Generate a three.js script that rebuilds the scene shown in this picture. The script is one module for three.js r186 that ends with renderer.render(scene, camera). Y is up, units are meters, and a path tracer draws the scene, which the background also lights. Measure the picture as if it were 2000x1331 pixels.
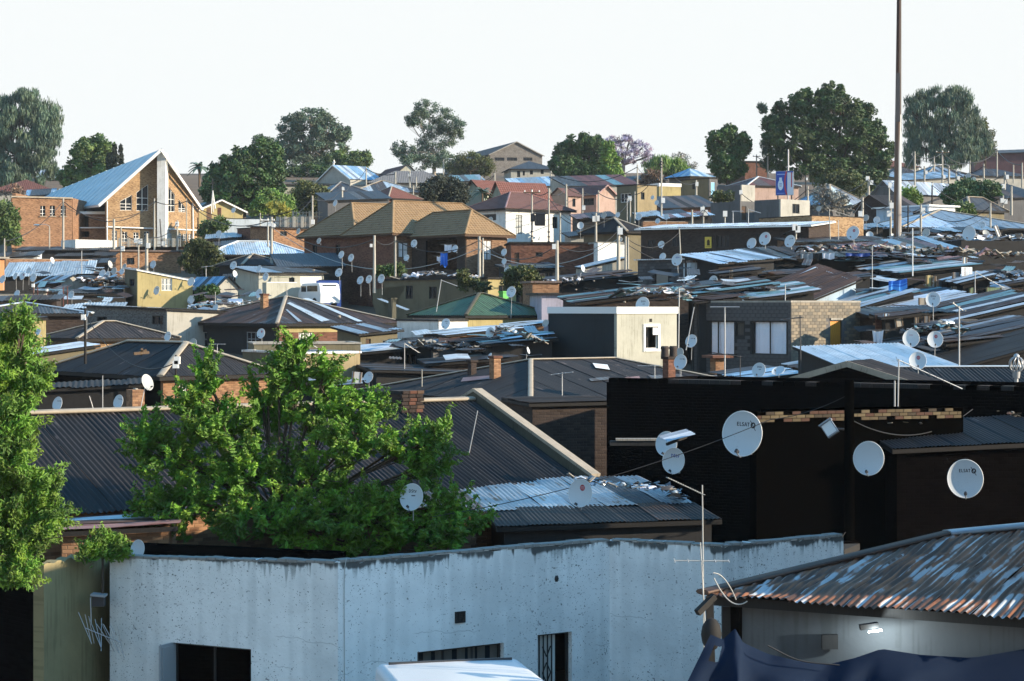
import * as THREE from 'three';
import { mergeGeometries } from 'three/addons/utils/BufferGeometryUtils.js';

// ---------------------------------------------------------------- camera, sky, sun, exposure
const scene = new THREE.Scene();
const F = 3800, CX = 1000, HY = 600;                       // focal length, centre column and eye level in pixels of a 2000 x 1331 frame
const camera = new THREE.PerspectiveCamera(2 * Math.atan(665.5 / F) * 180 / Math.PI, 2000 / 1331, 0.5, 6000);
camera.position.set(0, 0, 0);
camera.setViewOffset(2000, 1331, 0, 65.5, 2000, 1331);      // a shifted lens keeps the upright lines upright
const SUN_AZ = 76 * Math.PI / 180, SUN_EL = 19 * Math.PI / 180;
const sunDir = new THREE.Vector3(Math.sin(SUN_AZ) * Math.cos(SUN_EL), Math.sin(SUN_EL), Math.cos(SUN_AZ) * Math.cos(SUN_EL));
{
  const w = 512, h = 256, d = new Float32Array(w * h * 4);
  const up = [0.036, 0.13, 0.31], mid = [0.138, 0.365, 0.56], low = [0.512, 0.530, 0.531];
  for (let j = 0; j < h; j++) for (let i = 0; i < w; i++) {
    const el = (j + 0.5) / h * 180 - 90, k = 4 * (j * w + i), a = el * Math.PI / 180, b = ((i + 0.5) / w - 0.5) * 2 * Math.PI, dx = Math.cos(a) * Math.cos(b), dz = Math.cos(a) * Math.sin(b), ang = Math.acos(Math.min(1, dx * sunDir.x + Math.sin(a) * sunDir.y + dz * sunDir.z)) * 180 / Math.PI, glow = 1 + 1.3 * Math.exp(-Math.pow(ang / 50, 1.6));
    const t1 = THREE.MathUtils.smoothstep(el, 8.5, 27), t2 = THREE.MathUtils.smoothstep(el, 22, 65);
    for (let c = 0; c < 3; c++) d[k + c] = el < 0 ? low[c] : low[c] * (1 - t1) + (mid[c] * (1 - t2) + up[c] * t2) * t1 * glow;
    d[k + 3] = 1;
  }
  const sky = new THREE.DataTexture(d, w, h, THREE.RGBAFormat, THREE.FloatType);
  sky.mapping = THREE.EquirectangularReflectionMapping; sky.magFilter = THREE.LinearFilter; sky.minFilter = THREE.LinearFilter; sky.needsUpdate = true;
  scene.background = sky; scene.environment = sky;
  scene.backgroundIntensity = 1; scene.environmentIntensity = 1;
}
const sun = new THREE.DirectionalLight(new THREE.Color(1.0, 0.83, 0.61), 5);
sun.position.copy(sunDir).multiplyScalar(500); sun.target.position.set(0, 0, -180);
sun.position.add(sun.target.position);
sun.castShadow = true; sun.shadow.mapSize.set(4096, 4096);
Object.assign(sun.shadow.camera, { left: -260, right: 260, top: 120, bottom: -120, near: 10, far: 1100 });
scene.add(sun, sun.target); sun.name = 'sun';
scene.fog = new THREE.FogExp2(new THREE.Color(0.78, 0.88, 0.97), 0.00011);
const renderer = new THREE.WebGLRenderer({ antialias: true });
renderer.setSize(1024, 681); renderer.toneMapping = THREE.LinearToneMapping; renderer.toneMappingExposure = 1.86;
renderer.shadowMap.enabled = true;

// ---------------------------------------------------------------- helpers
const D2R = Math.PI / 180, V = (x, y, z) => new THREE.Vector3(x, y, z);
function rng(seed) { let s = seed >>> 0; return () => { s = (s + 0x6D2B79F5) | 0; let t = Math.imul(s ^ (s >>> 15), 1 | s); t = (t + Math.imul(t ^ (t >>> 7), 61 | t)) ^ t; return ((t ^ (t >>> 14)) >>> 0) / 4294967296; }; }
const R = rng(20241), rr = (a, b) => a + (b - a) * R(), pick = (a) => a[Math.floor(R() * a.length) % a.length];
const at = (px, py, z) => V((px - CX) / F * z, -(py - HY) / F * z, -z);
const taken = {};
function numbered(n) { const k = taken[n] = (taken[n] ?? -1) + 1; return k ? n + '_' + String(k).padStart(3, '0') : n; }
function tag(o, label, category, group, kind) { if (label) o.userData.label = label; if (category) o.userData.category = category; if (group) o.userData.group = group; if (kind) o.userData.kind = kind; return o; }
function thing(name, label, category, p = V(0, 0, 0), turn = 0, group) { const g = new THREE.Group(); g.name = numbered(name); g.position.copy(p); g.rotation.y = turn; scene.add(g); return tag(g, label, category, group); }
function mesh(name, geo, mat, parent) { if (Array.isArray(geo)) geo = merge(geo); const m = new THREE.Mesh(geo, mat); m.name = parent === scene ? numbered(name) : name; m.castShadow = m.receiveShadow = true; parent.add(m); return m; }
function merge(list) {
  const l = list.map((g) => { g = g.index ? g.toNonIndexed() : g; for (const k of Object.keys(g.attributes)) if (!['position', 'normal', 'uv'].includes(k)) g.deleteAttribute(k); if (!g.attributes.normal) g.computeVertexNormals(); return g; });
  return mergeGeometries(l, false);
}
function box(w, h, d, x = 0, y = 0, z = 0) { const g = new THREE.BoxGeometry(w, h, d); uvBox(g, w, h, d); g.translate(x, y, z); return g; }
function uvBox(g, w, h, d) { const u = g.attributes.uv, s = [[d, h], [d, h], [w, d], [w, d], [w, h], [w, h]]; for (let i = 0; i < 24; i++) { const f = s[Math.floor(i / 4)]; u.setXY(i, u.getX(i) * f[0], u.getY(i) * f[1]); } }
function bar(a, b, w, h) { const d = b.clone().sub(a), L = d.length(), g = box(w, h ?? w, L); const q = new THREE.Object3D(); q.position.copy(a).addScaledVector(d, 0.5); q.lookAt(b.x, b.y, b.z); q.updateMatrix(); g.applyMatrix4(q.matrix); return g; }
function rod(a, b, r0, r1 = r0, seg = 7) { const d = b.clone().sub(a), L = d.length(), g = new THREE.CylinderGeometry(r1, r0, L, seg); g.applyQuaternion(new THREE.Quaternion().setFromUnitVectors(V(0, 1, 0), d.clone().normalize())); g.translate((a.x + b.x) / 2, (a.y + b.y) / 2, (a.z + b.z) / 2); return g; }
function tube(pts, r, seg = 16, rad = 5) { return new THREE.TubeGeometry(new THREE.CatmullRomCurve3(pts), seg, r, rad, false); }

// ---------------------------------------------------------------- textures
function lattice(seed, n) { const r = rng(seed), a = new Float32Array(n * n); for (let i = 0; i < n * n; i++) a[i] = r(); return a; }
function noiseFn(seed, n) { const a = lattice(seed, n); return (u, v) => { u = ((u % 1) + 1) % 1 * n; v = ((v % 1) + 1) % 1 * n; const i = Math.floor(u), j = Math.floor(v), f = u - i, g = v - j, s = f * f * (3 - 2 * f), t = g * g * (3 - 2 * g), i1 = (i + 1) % n, j1 = (j + 1) % n, i0 = i % n, j0 = j % n; return (a[j0 * n + i0] * (1 - s) + a[j0 * n + i1] * s) * (1 - t) + (a[j1 * n + i0] * (1 - s) + a[j1 * n + i1] * s) * t; }; }
function fbm(seed, base, oct = 4) { const f = []; for (let o = 0; o < oct; o++) f.push(noiseFn(seed + o * 17, base << o)); return (u, v) => { let s = 0, w = 0.5, tt = 0; for (const q of f) { s += q(u, v) * w; tt += w; w *= 0.55; } return s / tt; }; }
function aniso(seed, nu, nv) { const a = rng(seed), g = new Float32Array(nu * nv); for (let i = 0; i < g.length; i++) g[i] = a(); return (u, v) => { u = ((u % 1) + 1) % 1 * nu; v = ((v % 1) + 1) % 1 * nv; const i = Math.floor(u) % nu, j = Math.floor(v) % nv, f = u - Math.floor(u), h = v - Math.floor(v), s = f * f * (3 - 2 * f), t = h * h * (3 - 2 * h), i1 = (i + 1) % nu, j1 = (j + 1) % nv; return (g[j * nu + i] * (1 - s) + g[j * nu + i1] * s) * (1 - t) + (g[j1 * nu + i] * (1 - s) + g[j1 * nu + i1] * s) * t; }; }
const lin2s = (c) => c <= 0.0031308 ? 12.92 * c : 1.055 * Math.pow(c, 1 / 2.4) - 0.055;
function tex(n, metres, fn, srgb = true, m = n) {       // fn(u, v) -> [r, g, b] linear; the picture repeats every `metres` metres
  const d = new Uint8Array(n * m * 4);
  for (let j = 0; j < m; j++) for (let i = 0; i < n; i++) { const c = fn((i + 0.5) / n, (j + 0.5) / m), k = 4 * (j * n + i); for (let q = 0; q < 3; q++) { const x = Math.min(1, Math.max(0, c[q])); d[k + q] = 255 * (srgb ? lin2s(x) : x); } d[k + 3] = 255; }
  const t = new THREE.DataTexture(d, n, m, THREE.RGBAFormat); t.wrapS = t.wrapT = THREE.RepeatWrapping; t.magFilter = THREE.LinearFilter; t.minFilter = THREE.LinearMipmapLinearFilter; t.generateMipmaps = true;
  if (srgb) t.colorSpace = THREE.SRGBColorSpace;
  const [mu, mv] = Array.isArray(metres) ? metres : [metres, metres]; t.repeat.set(1 / mu, 1 / mv); t.needsUpdate = true; return t;
}
const mixc = (a, b, t) => [a[0] + (b[0] - a[0]) * t, a[1] + (b[1] - a[1]) * t, a[2] + (b[2] - a[2]) * t];
const sst = THREE.MathUtils.smoothstep;
const T = {};
{
  const f1 = fbm(3, 4, 5), f2 = fbm(9, 8, 4), s1 = aniso(5, 48, 3), s2 = aniso(6, 96, 5), f3 = fbm(21, 16, 4);
  const tin = (base, dark, rust, amount) => (u, v) => { const st = s1(u, v) * 0.6 + s2(u, v) * 0.4, f = f1(u, v); let c = mixc(dark, base, sst(st * 0.7 + f * 0.5, 0.25, 0.75)); const r = sst(f2(u, v) * 0.55 + s2(u, v) * 0.45 + f * 0.25, 0.95 - amount, 1.1 - amount); c = mixc(c, rust, r); const g = 0.88 + 0.24 * f3(u, v); return c.map((x) => x * g); };
  T.tin = tex(256, [3, 5], tin([0.50, 0.55, 0.60], [0.33, 0.37, 0.42], [0.20, 0.12, 0.08], 0.20));
  T.tinold = tex(256, [3, 5], tin([0.33, 0.35, 0.37], [0.18, 0.19, 0.21], [0.13, 0.075, 0.05], 0.50));
  const rustTex = (t0, t1) => tex(512, [3.4, 5.3], (u, v) => { const a = f1(u, v) * 0.62 + s1(u, v) * 0.42 + s2(u, v) * 0.42 + f3(u, v) * 0.2; const rust = mixc([0.055, 0.026, 0.018], [0.30, 0.115, 0.048], sst(s2(u, v) * 0.6 + f2(u + 0.3, v) * 0.6, 0.4, 0.9)); const grey = mixc([0.36, 0.40, 0.44], [0.55, 0.6, 0.63], f2(u, v)); return mixc(rust, grey, sst(a, t0, t1)); });
  T.rust = rustTex(0.83, 0.99); T.rustB = rustTex(0.95, 1.12);
  T.brownrust = tex(256, [3, 5], (u, v) => { const a = s1(u, v) * 0.5 + s2(u, v) * 0.5; const c = mixc([0.045, 0.030, 0.026], [0.15, 0.085, 0.055], sst(a * 0.6 + f1(u, v) * 0.5, 0.3, 0.85)); return mixc(c, [0.3, 0.3, 0.31], sst(f2(u, v) * 0.7 + a * 0.4, 0.74, 0.9)); });
  T.dark = tex(256, [3.1, 5.7], (u, v) => { const a = s1(u, v) * 0.4 + s2(u, v) * 0.6; let c = mixc([0.018, 0.018, 0.021], [0.052, 0.046, 0.044], sst(a * 0.6 + f1(u, v) * 0.5, 0.25, 0.85)); c = mixc(c, [0.30, 0.26, 0.25], 0.75 * sst(f2(u, v) * 0.75 + s2(u, v) * 0.35, 0.80, 0.93)); return c; });
  T.plaster = tex(256, [4, 4], (u, v) => { const g = 0.72 + 0.3 * f1(u, v) + 0.12 * (f3(u, v) - 0.5); const d = sst(s2(u, v) * 0.5 + f2(u, v) * 0.6, 0.62, 0.85) * 0.18; return [g - d, g - d, g - d * 1.1]; });
  T.plasterB = tex(256, [1.3, 1.3], (u, v) => { const g = f3(u, v) * 0.6 + f2(u, v) * 0.4; return [g, g, g]; }, false);
  // brick courses: 10 x 20 bricks of 230 x 85 mm
  const bh = lattice(77, 64);
  const brick = (mode) => (u, v) => { const row = Math.floor(v * 20), off = row % 2 ? 0.5 : 0, x = u * 10 + off, col = Math.floor(x) % 10, fx = x - Math.floor(x), fy = v * 20 - row; const joint = Math.max(sst(Math.abs(fx - 0.5), 0.44, 0.48), sst(Math.abs(fy - 0.5), 0.38, 0.46)); if (mode === 'h') { const q = (1 - joint) * (0.8 + 0.2 * f3(u, v)); return [q, q, q]; } const b = bh[(row * 10 + col) % 4096], b2 = bh[(row * 37 + col * 11 + 5) % 4096]; let c = mixc([0.62, 0.60, 0.58], [1.0, 1.0, 1.0], b); if (b2 > 0.8) c = mixc(c, [0.42, 0.36, 0.34], 0.8); const g = 0.85 + 0.3 * f1(u, v); c = c.map((q) => q * g); return mixc(c, [0.62, 0.66, 0.70], joint * 0.8); };
  T.brick = tex(512, [2.3, 1.7], brick('c')); T.brickB = tex(512, [2.3, 1.7], brick('h'), false);
  T.block = tex(256, [2, 2], (u, v) => { const g = 0.7 + 0.35 * f2(u, v) + 0.2 * (f3(u, v) - 0.5); return [g, g, g]; });
  // rough grey-white wall: mildew running down from the top edge, black specks, patches (v in metres from the top)
  const sp = noiseFn(41, 256), sp2 = noiseFn(42, 128), sk = aniso(43, 60, 2), sk2 = aniso(44, 170, 4), gr = fbm(45, 3, 4), cl = fbm(46, 5, 3);
  T.whitewall = tex(1024, [6.4, 4.0], (u, v) => { const dn = cl(u, v); let c = mixc([0.70, 0.715, 0.71], [0.86, 0.87, 0.86], sst(gr(u, v) * 0.7 + sk(u, v) * 0.3, 0.3, 0.65)); const big = sk(u * 0.37, 0.5), run = sk(u, v) * 0.4 + sk2(u, v) * 0.4 + f3(u, v) * 0.2, len = 0.74 + 0.24 * sk2(u * 0.6, 0.3), top = sst(v, len, 1.0); c = mixc(c, [0.22, 0.24, 0.24], 0.65 * sst(run + 0.6 * top * top * (0.3 + 1.1 * big) + 0.3 * (dn - 0.5), 0.78, 1.2)); c = mixc(c, [0.05, 0.055, 0.055], 0.92 * sst(run * 0.5 + f2(u, v) * 0.5 + (0.45 + 0.6 * big) * sst(v, 0.88 + 0.09 * dn, 1.0), 1.0, 1.28)); for (const [y0, a0, b0] of [[0.47, 0.3, 0.68], [0.62, 0.62, 0.9]]) if (u > a0 && u < b0) { const w = Math.abs(v - y0 - 0.12 * (f1(u * 2, 0.3) - 0.5) - 0.03 * (f3(u, 0.7) - 0.5)); c = mixc(c, [0.14, 0.15, 0.15], 0.38 * sst(f2(u * 1.7, 0.1), 0.35, 0.55) * (1 - sst(w, 0.0008, 0.003))); } const s = Math.max(sp(u, v * 0.8), 0.93 * sp2(u, v * 0.55)); c = mixc(c, [0.05, 0.055, 0.06], 0.85 * sst(s + 0.16 * (dn - 0.5), 0.87, 0.95)); const g = 0.93 + 0.14 * f3(u, v); return c.map((q) => q * g); }, true, 640);
  T.tileB = tex(128, [0.3, 0.34], (u, v) => { const q = 0.5 + 0.5 * Math.sin(u * Math.PI * 2); return [q, q, q]; }, false);
  T.tile = tex(256, [3.3, 3.1], (u, v) => { const i = Math.floor(u * 11), j = Math.floor(v * 9), b = bh[(i * 31 + j * 17 + 3) % 4096]; const g = 0.66 + 0.3 * b + 0.3 * f2(u, v); return [g, g * (0.97 + 0.05 * f1(u, v)), g * 0.97]; });
  T.bark = tex(128, [0.6, 1.5], (u, v) => { const g = 0.55 + 0.5 * s1(u, v) + 0.3 * (f3(u, v) - 0.5); return [g, g, g]; });
  T.ground = tex(256, [9, 9], (u, v) => { const g = 0.6 + 0.5 * f1(u, v) + 0.3 * (f3(u, v) - 0.5); return [g, g * 0.97, g * 0.93]; });
  T.conc = tex(256, [2.5, 2.5], (u, v) => { const g = 0.7 + 0.3 * f1(u, v) + 0.25 * (f3(u, v) - 0.5) - 0.3 * sst(s2(u, v), 0.8, 1); return [g, g, g]; });
}
// ---------------------------------------------------------------- materials (linear base colours)
const M = {};
function mat(key, rgb, o = {}) { if (M[key]) return M[key]; const { phys, ...p } = o; const m = new (phys ? THREE.MeshPhysicalMaterial : THREE.MeshStandardMaterial)({ roughness: 0.85, ...p }); m.color.setRGB(...rgb); m.name = key; if (!p.side) m.side = THREE.DoubleSide; return M[key] = m; }
const br = (key, rgb) => mat(key, rgb, { map: T.brick, bumpMap: T.brickB, bumpScale: 0.008, roughness: 0.92 });
const pl = (key, rgb) => mat(key, rgb, { map: T.plaster, bumpMap: T.plasterB, bumpScale: 0.006, roughness: 0.93 });
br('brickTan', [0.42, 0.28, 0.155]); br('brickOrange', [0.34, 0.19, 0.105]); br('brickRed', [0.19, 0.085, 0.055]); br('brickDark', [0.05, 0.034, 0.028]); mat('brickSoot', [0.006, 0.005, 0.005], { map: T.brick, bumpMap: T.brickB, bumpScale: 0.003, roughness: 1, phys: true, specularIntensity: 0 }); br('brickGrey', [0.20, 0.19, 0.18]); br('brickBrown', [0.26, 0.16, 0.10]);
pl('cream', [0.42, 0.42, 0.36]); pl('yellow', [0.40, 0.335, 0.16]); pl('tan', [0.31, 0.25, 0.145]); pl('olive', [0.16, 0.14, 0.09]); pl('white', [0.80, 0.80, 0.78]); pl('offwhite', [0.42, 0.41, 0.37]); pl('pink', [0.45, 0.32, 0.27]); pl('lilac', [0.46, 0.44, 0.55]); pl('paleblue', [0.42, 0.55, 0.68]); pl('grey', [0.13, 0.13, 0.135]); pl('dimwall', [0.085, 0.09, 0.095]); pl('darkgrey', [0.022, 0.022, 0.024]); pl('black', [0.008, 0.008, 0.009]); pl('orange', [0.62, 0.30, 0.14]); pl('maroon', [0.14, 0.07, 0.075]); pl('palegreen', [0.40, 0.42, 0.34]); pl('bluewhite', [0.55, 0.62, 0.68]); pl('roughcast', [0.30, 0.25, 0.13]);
const met = (key, rgb, map, r = 0.5, mt = 0.25) => mat(key, rgb, { map, roughness: r, metalness: mt });
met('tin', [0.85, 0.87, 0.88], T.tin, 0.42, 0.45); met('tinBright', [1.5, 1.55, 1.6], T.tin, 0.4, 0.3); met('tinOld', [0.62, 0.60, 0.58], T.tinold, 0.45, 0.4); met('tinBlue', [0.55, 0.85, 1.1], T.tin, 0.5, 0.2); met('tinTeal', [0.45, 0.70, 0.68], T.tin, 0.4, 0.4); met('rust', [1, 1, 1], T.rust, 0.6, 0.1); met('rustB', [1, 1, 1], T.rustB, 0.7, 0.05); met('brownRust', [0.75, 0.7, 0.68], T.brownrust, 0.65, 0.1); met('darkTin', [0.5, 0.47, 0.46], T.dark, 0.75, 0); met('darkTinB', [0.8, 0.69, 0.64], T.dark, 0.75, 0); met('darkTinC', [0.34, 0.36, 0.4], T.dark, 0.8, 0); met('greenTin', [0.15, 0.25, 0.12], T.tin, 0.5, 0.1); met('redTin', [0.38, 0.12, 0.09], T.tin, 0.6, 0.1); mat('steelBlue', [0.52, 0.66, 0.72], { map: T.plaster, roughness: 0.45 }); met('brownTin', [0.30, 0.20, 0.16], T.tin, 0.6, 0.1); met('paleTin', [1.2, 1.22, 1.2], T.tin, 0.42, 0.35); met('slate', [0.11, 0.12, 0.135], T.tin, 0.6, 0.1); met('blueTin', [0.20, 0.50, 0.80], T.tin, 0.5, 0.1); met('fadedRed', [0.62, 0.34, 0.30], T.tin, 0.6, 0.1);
mat('capPale', [0.42, 0.36, 0.28], { map: T.conc }); mat('capGrey', [0.30, 0.29, 0.27], { map: T.conc }); mat('conc', [0.36, 0.34, 0.30], { map: T.conc, roughness: 0.95 }); mat('concDark', [0.024, 0.023, 0.023], { map: T.conc, roughness: 0.95 }); mat('moss', [0.095, 0.09, 0.065], { map: T.conc, roughness: 1 });
const tl = (key, rgb) => mat(key, rgb, { map: T.tile, bumpMap: T.tileB, bumpScale: 0.03, roughness: 0.85 });
tl('tileTan', [0.265, 0.175, 0.092]); tl('tileRed', [0.17, 0.068, 0.055]); tl('tileMaroon', [0.14, 0.072, 0.066]); tl('tileGrey', [0.20, 0.20, 0.21]);
mat('glass', [0.012, 0.016, 0.022], { roughness: 0.15, phys: true, specularIntensity: 0.4 }); mat('clearGlass', [0.95, 0.97, 1], { phys: true, transmission: 1, thickness: 0, roughness: 0.03 });
mat('curtain', [0.92, 0.94, 0.98], { roughness: 1 }); mat('curtainDark', [0.10, 0.09, 0.08], { roughness: 1 }); mat('curtainWhite', [0.62, 0.64, 0.62], { roughness: 1 });
mat('frameWhite', [0.70, 0.70, 0.68], { roughness: 0.5 }); mat('frameDark', [0.02, 0.018, 0.018], { roughness: 0.6 }); mat('frameGrey', [0.30, 0.32, 0.34], { roughness: 0.5 }); mat('metal', [0.42, 0.43, 0.44], { roughness: 0.45, metalness: 0.5 }); mat('metalDark', [0.045, 0.045, 0.05], { roughness: 0.5, metalness: 0.3 });
mat('wood', [0.13, 0.085, 0.05], { map: T.bark }); mat('soot', [0.0015, 0.0014, 0.0013], { roughness: 1, phys: true, specularIntensity: 0 }); mat('whiteTin', [0.86, 0.88, 0.90], { map: T.plaster, roughness: 0.5 }); mat('woodBlack', [0.012, 0.010, 0.009], { map: T.bark }); mat('woodGrey', [0.30, 0.27, 0.23], { map: T.bark }); mat('doorOrange', [0.72, 0.30, 0.035], { map: T.bark, roughness: 0.5 }); mat('doorBlue', [0.16, 0.40, 0.62], { roughness: 0.6 }); mat('doorBrown', [0.09, 0.05, 0.03], { map: T.bark });
mat('poleConc', [0.44, 0.42, 0.37], { map: T.conc }); mat('boxWhite', [0.74, 0.75, 0.74], { roughness: 0.5 }); mat('wire', [0.02, 0.02, 0.022], { roughness: 0.6 }); mat('wirePale', [0.42, 0.42, 0.40], { roughness: 0.6 });
mat('plasticBlack', [0.015, 0.015, 0.016], { roughness: 0.55 }); mat('pot', [0.05, 0.038, 0.033], { roughness: 0.9 }); mat('tarpBlue', [0.006, 0.014, 0.034], { roughness: 0.9, phys: true, specularIntensity: 0.25 }); mat('tarpGrey', [0.24, 0.26, 0.28], { roughness: 0.7 }); mat('clothBlue', [0.03, 0.16, 0.62], { roughness: 1 }); mat('clothPale', [0.10, 0.36, 0.80], { roughness: 1 }); mat('clothWhite', [0.72, 0.72, 0.78], { roughness: 1 }); mat('rubber', [0.02, 0.02, 0.02], { roughness: 0.9 }); mat('carWhite', [0.74, 0.76, 0.78], { roughness: 0.25 }); mat('stone', [0.30, 0.25, 0.20], { map: T.conc }); mat('plasticBlue', [0.02, 0.06, 0.26], { roughness: 0.5 }); mat('red', [0.45, 0.04, 0.03], { roughness: 0.6 }); mat('postRed', [0.10, 0.025, 0.02], { roughness: 0.7 }); mat('greenPl', [0.05, 0.36, 0.05], { roughness: 0.5 });
// ---------------------------------------------------------------- terrain
const GPT = [[0, -9], [30, -8.4], [50, -8], [62, -7.4], [80, -6.2], [100, -4.2], [120, -3.2], [150, -1.4], [165, 0.0], [200, 2.8], [220, 5.0], [240, 7.0], [280, 12.6], [330, 19.6], [380, 25.4], [430, 29.5], [520, 33], [700, 34], [4000, 20]];
function ground(z) { for (let i = 1; i < GPT.length; i++) if (z <= GPT[i][0]) { const a = GPT[i - 1], b = GPT[i], t = (z - a[0]) / (b[0] - a[0]); return a[1] + (b[1] - a[1]) * t; } return 20; }
{
  const xs = [], zs = []; for (let i = -40; i <= 40; i++) xs.push(Math.sign(i) * (Math.abs(i) * 3.2 + Math.pow(Math.abs(i) / 40, 4) * 2600)); for (let z = -60; z < 560; z += 8) zs.push(z); for (const z of [600, 700, 900, 1300, 2000, 3000, 4000]) zs.push(z);
  const f = fbm(90, 4, 3), p = [], uv = [], ix = []; for (const z of zs) for (const x of xs) { p.push(x, ground(Math.max(0, z)) + (f(x / 160 + 0.5, z / 160) - 0.5) * 0.7, -z); uv.push(x, z); }
  const n = xs.length; for (let j = 0; j + 1 < zs.length; j++) for (let i = 0; i + 1 < n; i++) { const a = j * n + i; ix.push(a, a + 1, a + n, a + 1, a + n + 1, a + n); }
  const g = new THREE.BufferGeometry(); g.setAttribute('position', new THREE.Float32BufferAttribute(p, 3)); g.setAttribute('uv', new THREE.Float32BufferAttribute(uv, 2)); g.setIndex(ix); g.computeVertexNormals();
  tag(mesh('ground', g, mat('earth', [0.15, 0.105, 0.07], { map: T.ground, roughness: 1 }), scene), 'bare brown earth of the hillside between the houses', 'ground', null, 'structure');
}
// ---------------------------------------------------------------- faces: a vertical plane on which pixels turn into metres
function makeFace(origin, u) {
  const n = V(-u.z, 0, u.x); if (n.z < 0 && Math.abs(n.z) > 0.02) n.negate(); return { o: origin.clone(), u: u.clone(), n, loc(px, py) { const d = V((px - CX) / F, -(py - HY) / F, -1), t = this.o.dot(this.n) / d.dot(this.n), p = d.multiplyScalar(t).sub(this.o); return [p.dot(this.u), p.y]; } };
}
function wallGeo(pts, holes, t, map = null) {       // outline in metres, thickness inward (-z)
  const s = new THREE.Shape(pts.map((p) => new THREE.Vector2(p[0], p[1])));
  for (const h of holes) { const q = Array.isArray(h[0]) ? h : [[h[0], h[1]], [h[2], h[1]], [h[2], h[3]], [h[0], h[3]]]; s.holes.push(new THREE.Path(q.map((p) => new THREE.Vector2(p[0], p[1])))); }
  const g = new THREE.ExtrudeGeometry(s, { depth: t, bevelEnabled: false }); g.translate(0, 0, -t); return g;
}
// ---------------------------------------------------------------- roofs
function planeFrame(poly, sdir) {
  const n = poly[1].clone().sub(poly[0]).cross(poly[2].clone().sub(poly[0])).normalize(); if (n.y < 0) n.negate();
  const s = sdir.clone().addScaledVector(n, -sdir.dot(n)).normalize(), t = n.clone().cross(s); if (t.y < 0) { t.negate(); }
  const o = poly[0], q = poly.map((p) => { const d = p.clone().sub(o); return [d.dot(s), d.dot(t)]; });
  return { n, s, t, o, q };
}
function cut(q, v, k) {                               // lo / hi of a convex outline along the line where coordinate k equals v
  let lo = Infinity, hi = -Infinity; for (let i = 0; i < q.length; i++) { const a = q[i], b = q[(i + 1) % q.length], x0 = a[k], x1 = b[k]; if ((v - x0) * (v - x1) > 1e-9 && Math.abs(v - x0) > 1e-6 && Math.abs(v - x1) > 1e-6) continue; const y = Math.abs(x1 - x0) < 1e-9 ? null : a[1 - k] + (b[1 - k] - a[1 - k]) * Math.min(1, Math.max(0, (v - x0) / (x1 - x0))); for (const w of y === null ? [a[1 - k], b[1 - k]] : [y]) { lo = Math.min(lo, w); hi = Math.max(hi, w); } }
  return [lo, hi];
}
function sheets(g, poly, sdir, o = {}) {
  const { n, s, t, o: org, q } = planeFrame(poly, sdir), w = o.w ?? 0.76, per = o.per ?? 0.19, amp = o.amp ?? 0.016, mats = o.mats ?? ['tin'], jag = o.jag ?? 0;
  const s0 = Math.min(...q.map((p) => p[0])), s1 = Math.max(...q.map((p) => p[0])), N = Math.max(1, Math.round((s1 - s0) / w)), dw = (s1 - s0) / N, out = [];
  const rows = o.rows ?? 2; let last = null; const pk = (k, N) => typeof mats === 'function' ? mats(k / N) : pick(mats);
  for (let k = 0; k < N; k++) {
    const a = s0 + k * dw, b = a + dw + (k < N - 1 ? 0.03 : 0), m = Math.max(4, Math.ceil((b - a) / per * 4)), P = [], U = [], I = [], ru = R() * 3, rv = R() * 5, lift = (k % 2) * 0.012 + R() * (o.rough ?? 0.006), j0 = jag * (R() - 0.3), j1 = jag * 0.6 * (R() - 0.5), tiltA = (o.rough ?? 0) * 2 * (R() - 0.5);
    for (let i = 0; i <= m; i++) { const x = Math.min(a + (b - a) * i / m, s1 - 1e-4); let [lo, hi] = cut(q, Math.max(x, s0 + 1e-4), 0); if (!isFinite(lo)) { lo = hi = 0; } if (jag) { lo -= j0; hi += j1; } for (let r = 0; r <= rows; r++) { const y = lo + (hi - lo) * r / rows, z = amp * Math.sin(x / per * Math.PI * 2) + lift + tiltA * (r / rows - 0.5) + (jag ? 0.02 * Math.sin(r * 2.1 + k * 1.7) : 0), p = org.clone().addScaledVector(s, x).addScaledVector(t, y).addScaledVector(n, z); P.push(p.x, p.y, p.z); U.push(x + ru, y + rv); } }
    for (let i = 0; i < m; i++) for (let r = 0; r < rows; r++) { const c = i * (rows + 1) + r, e = c + rows + 1; I.push(c, e, c + 1, e, e + 1, c + 1); }
    const geo = new THREE.BufferGeometry(); geo.setAttribute('position', new THREE.Float32BufferAttribute(P, 3)); geo.setAttribute('uv', new THREE.Float32BufferAttribute(U, 2)); geo.setIndex(I); geo.computeVertexNormals();
    const mm = o.runs && last && R() < o.runs ? last : pk(k, N); last = mm; out.push(mesh(o.name ?? 'roof_sheet', geo, M[mm], g));
  }
  return out;
}
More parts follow.
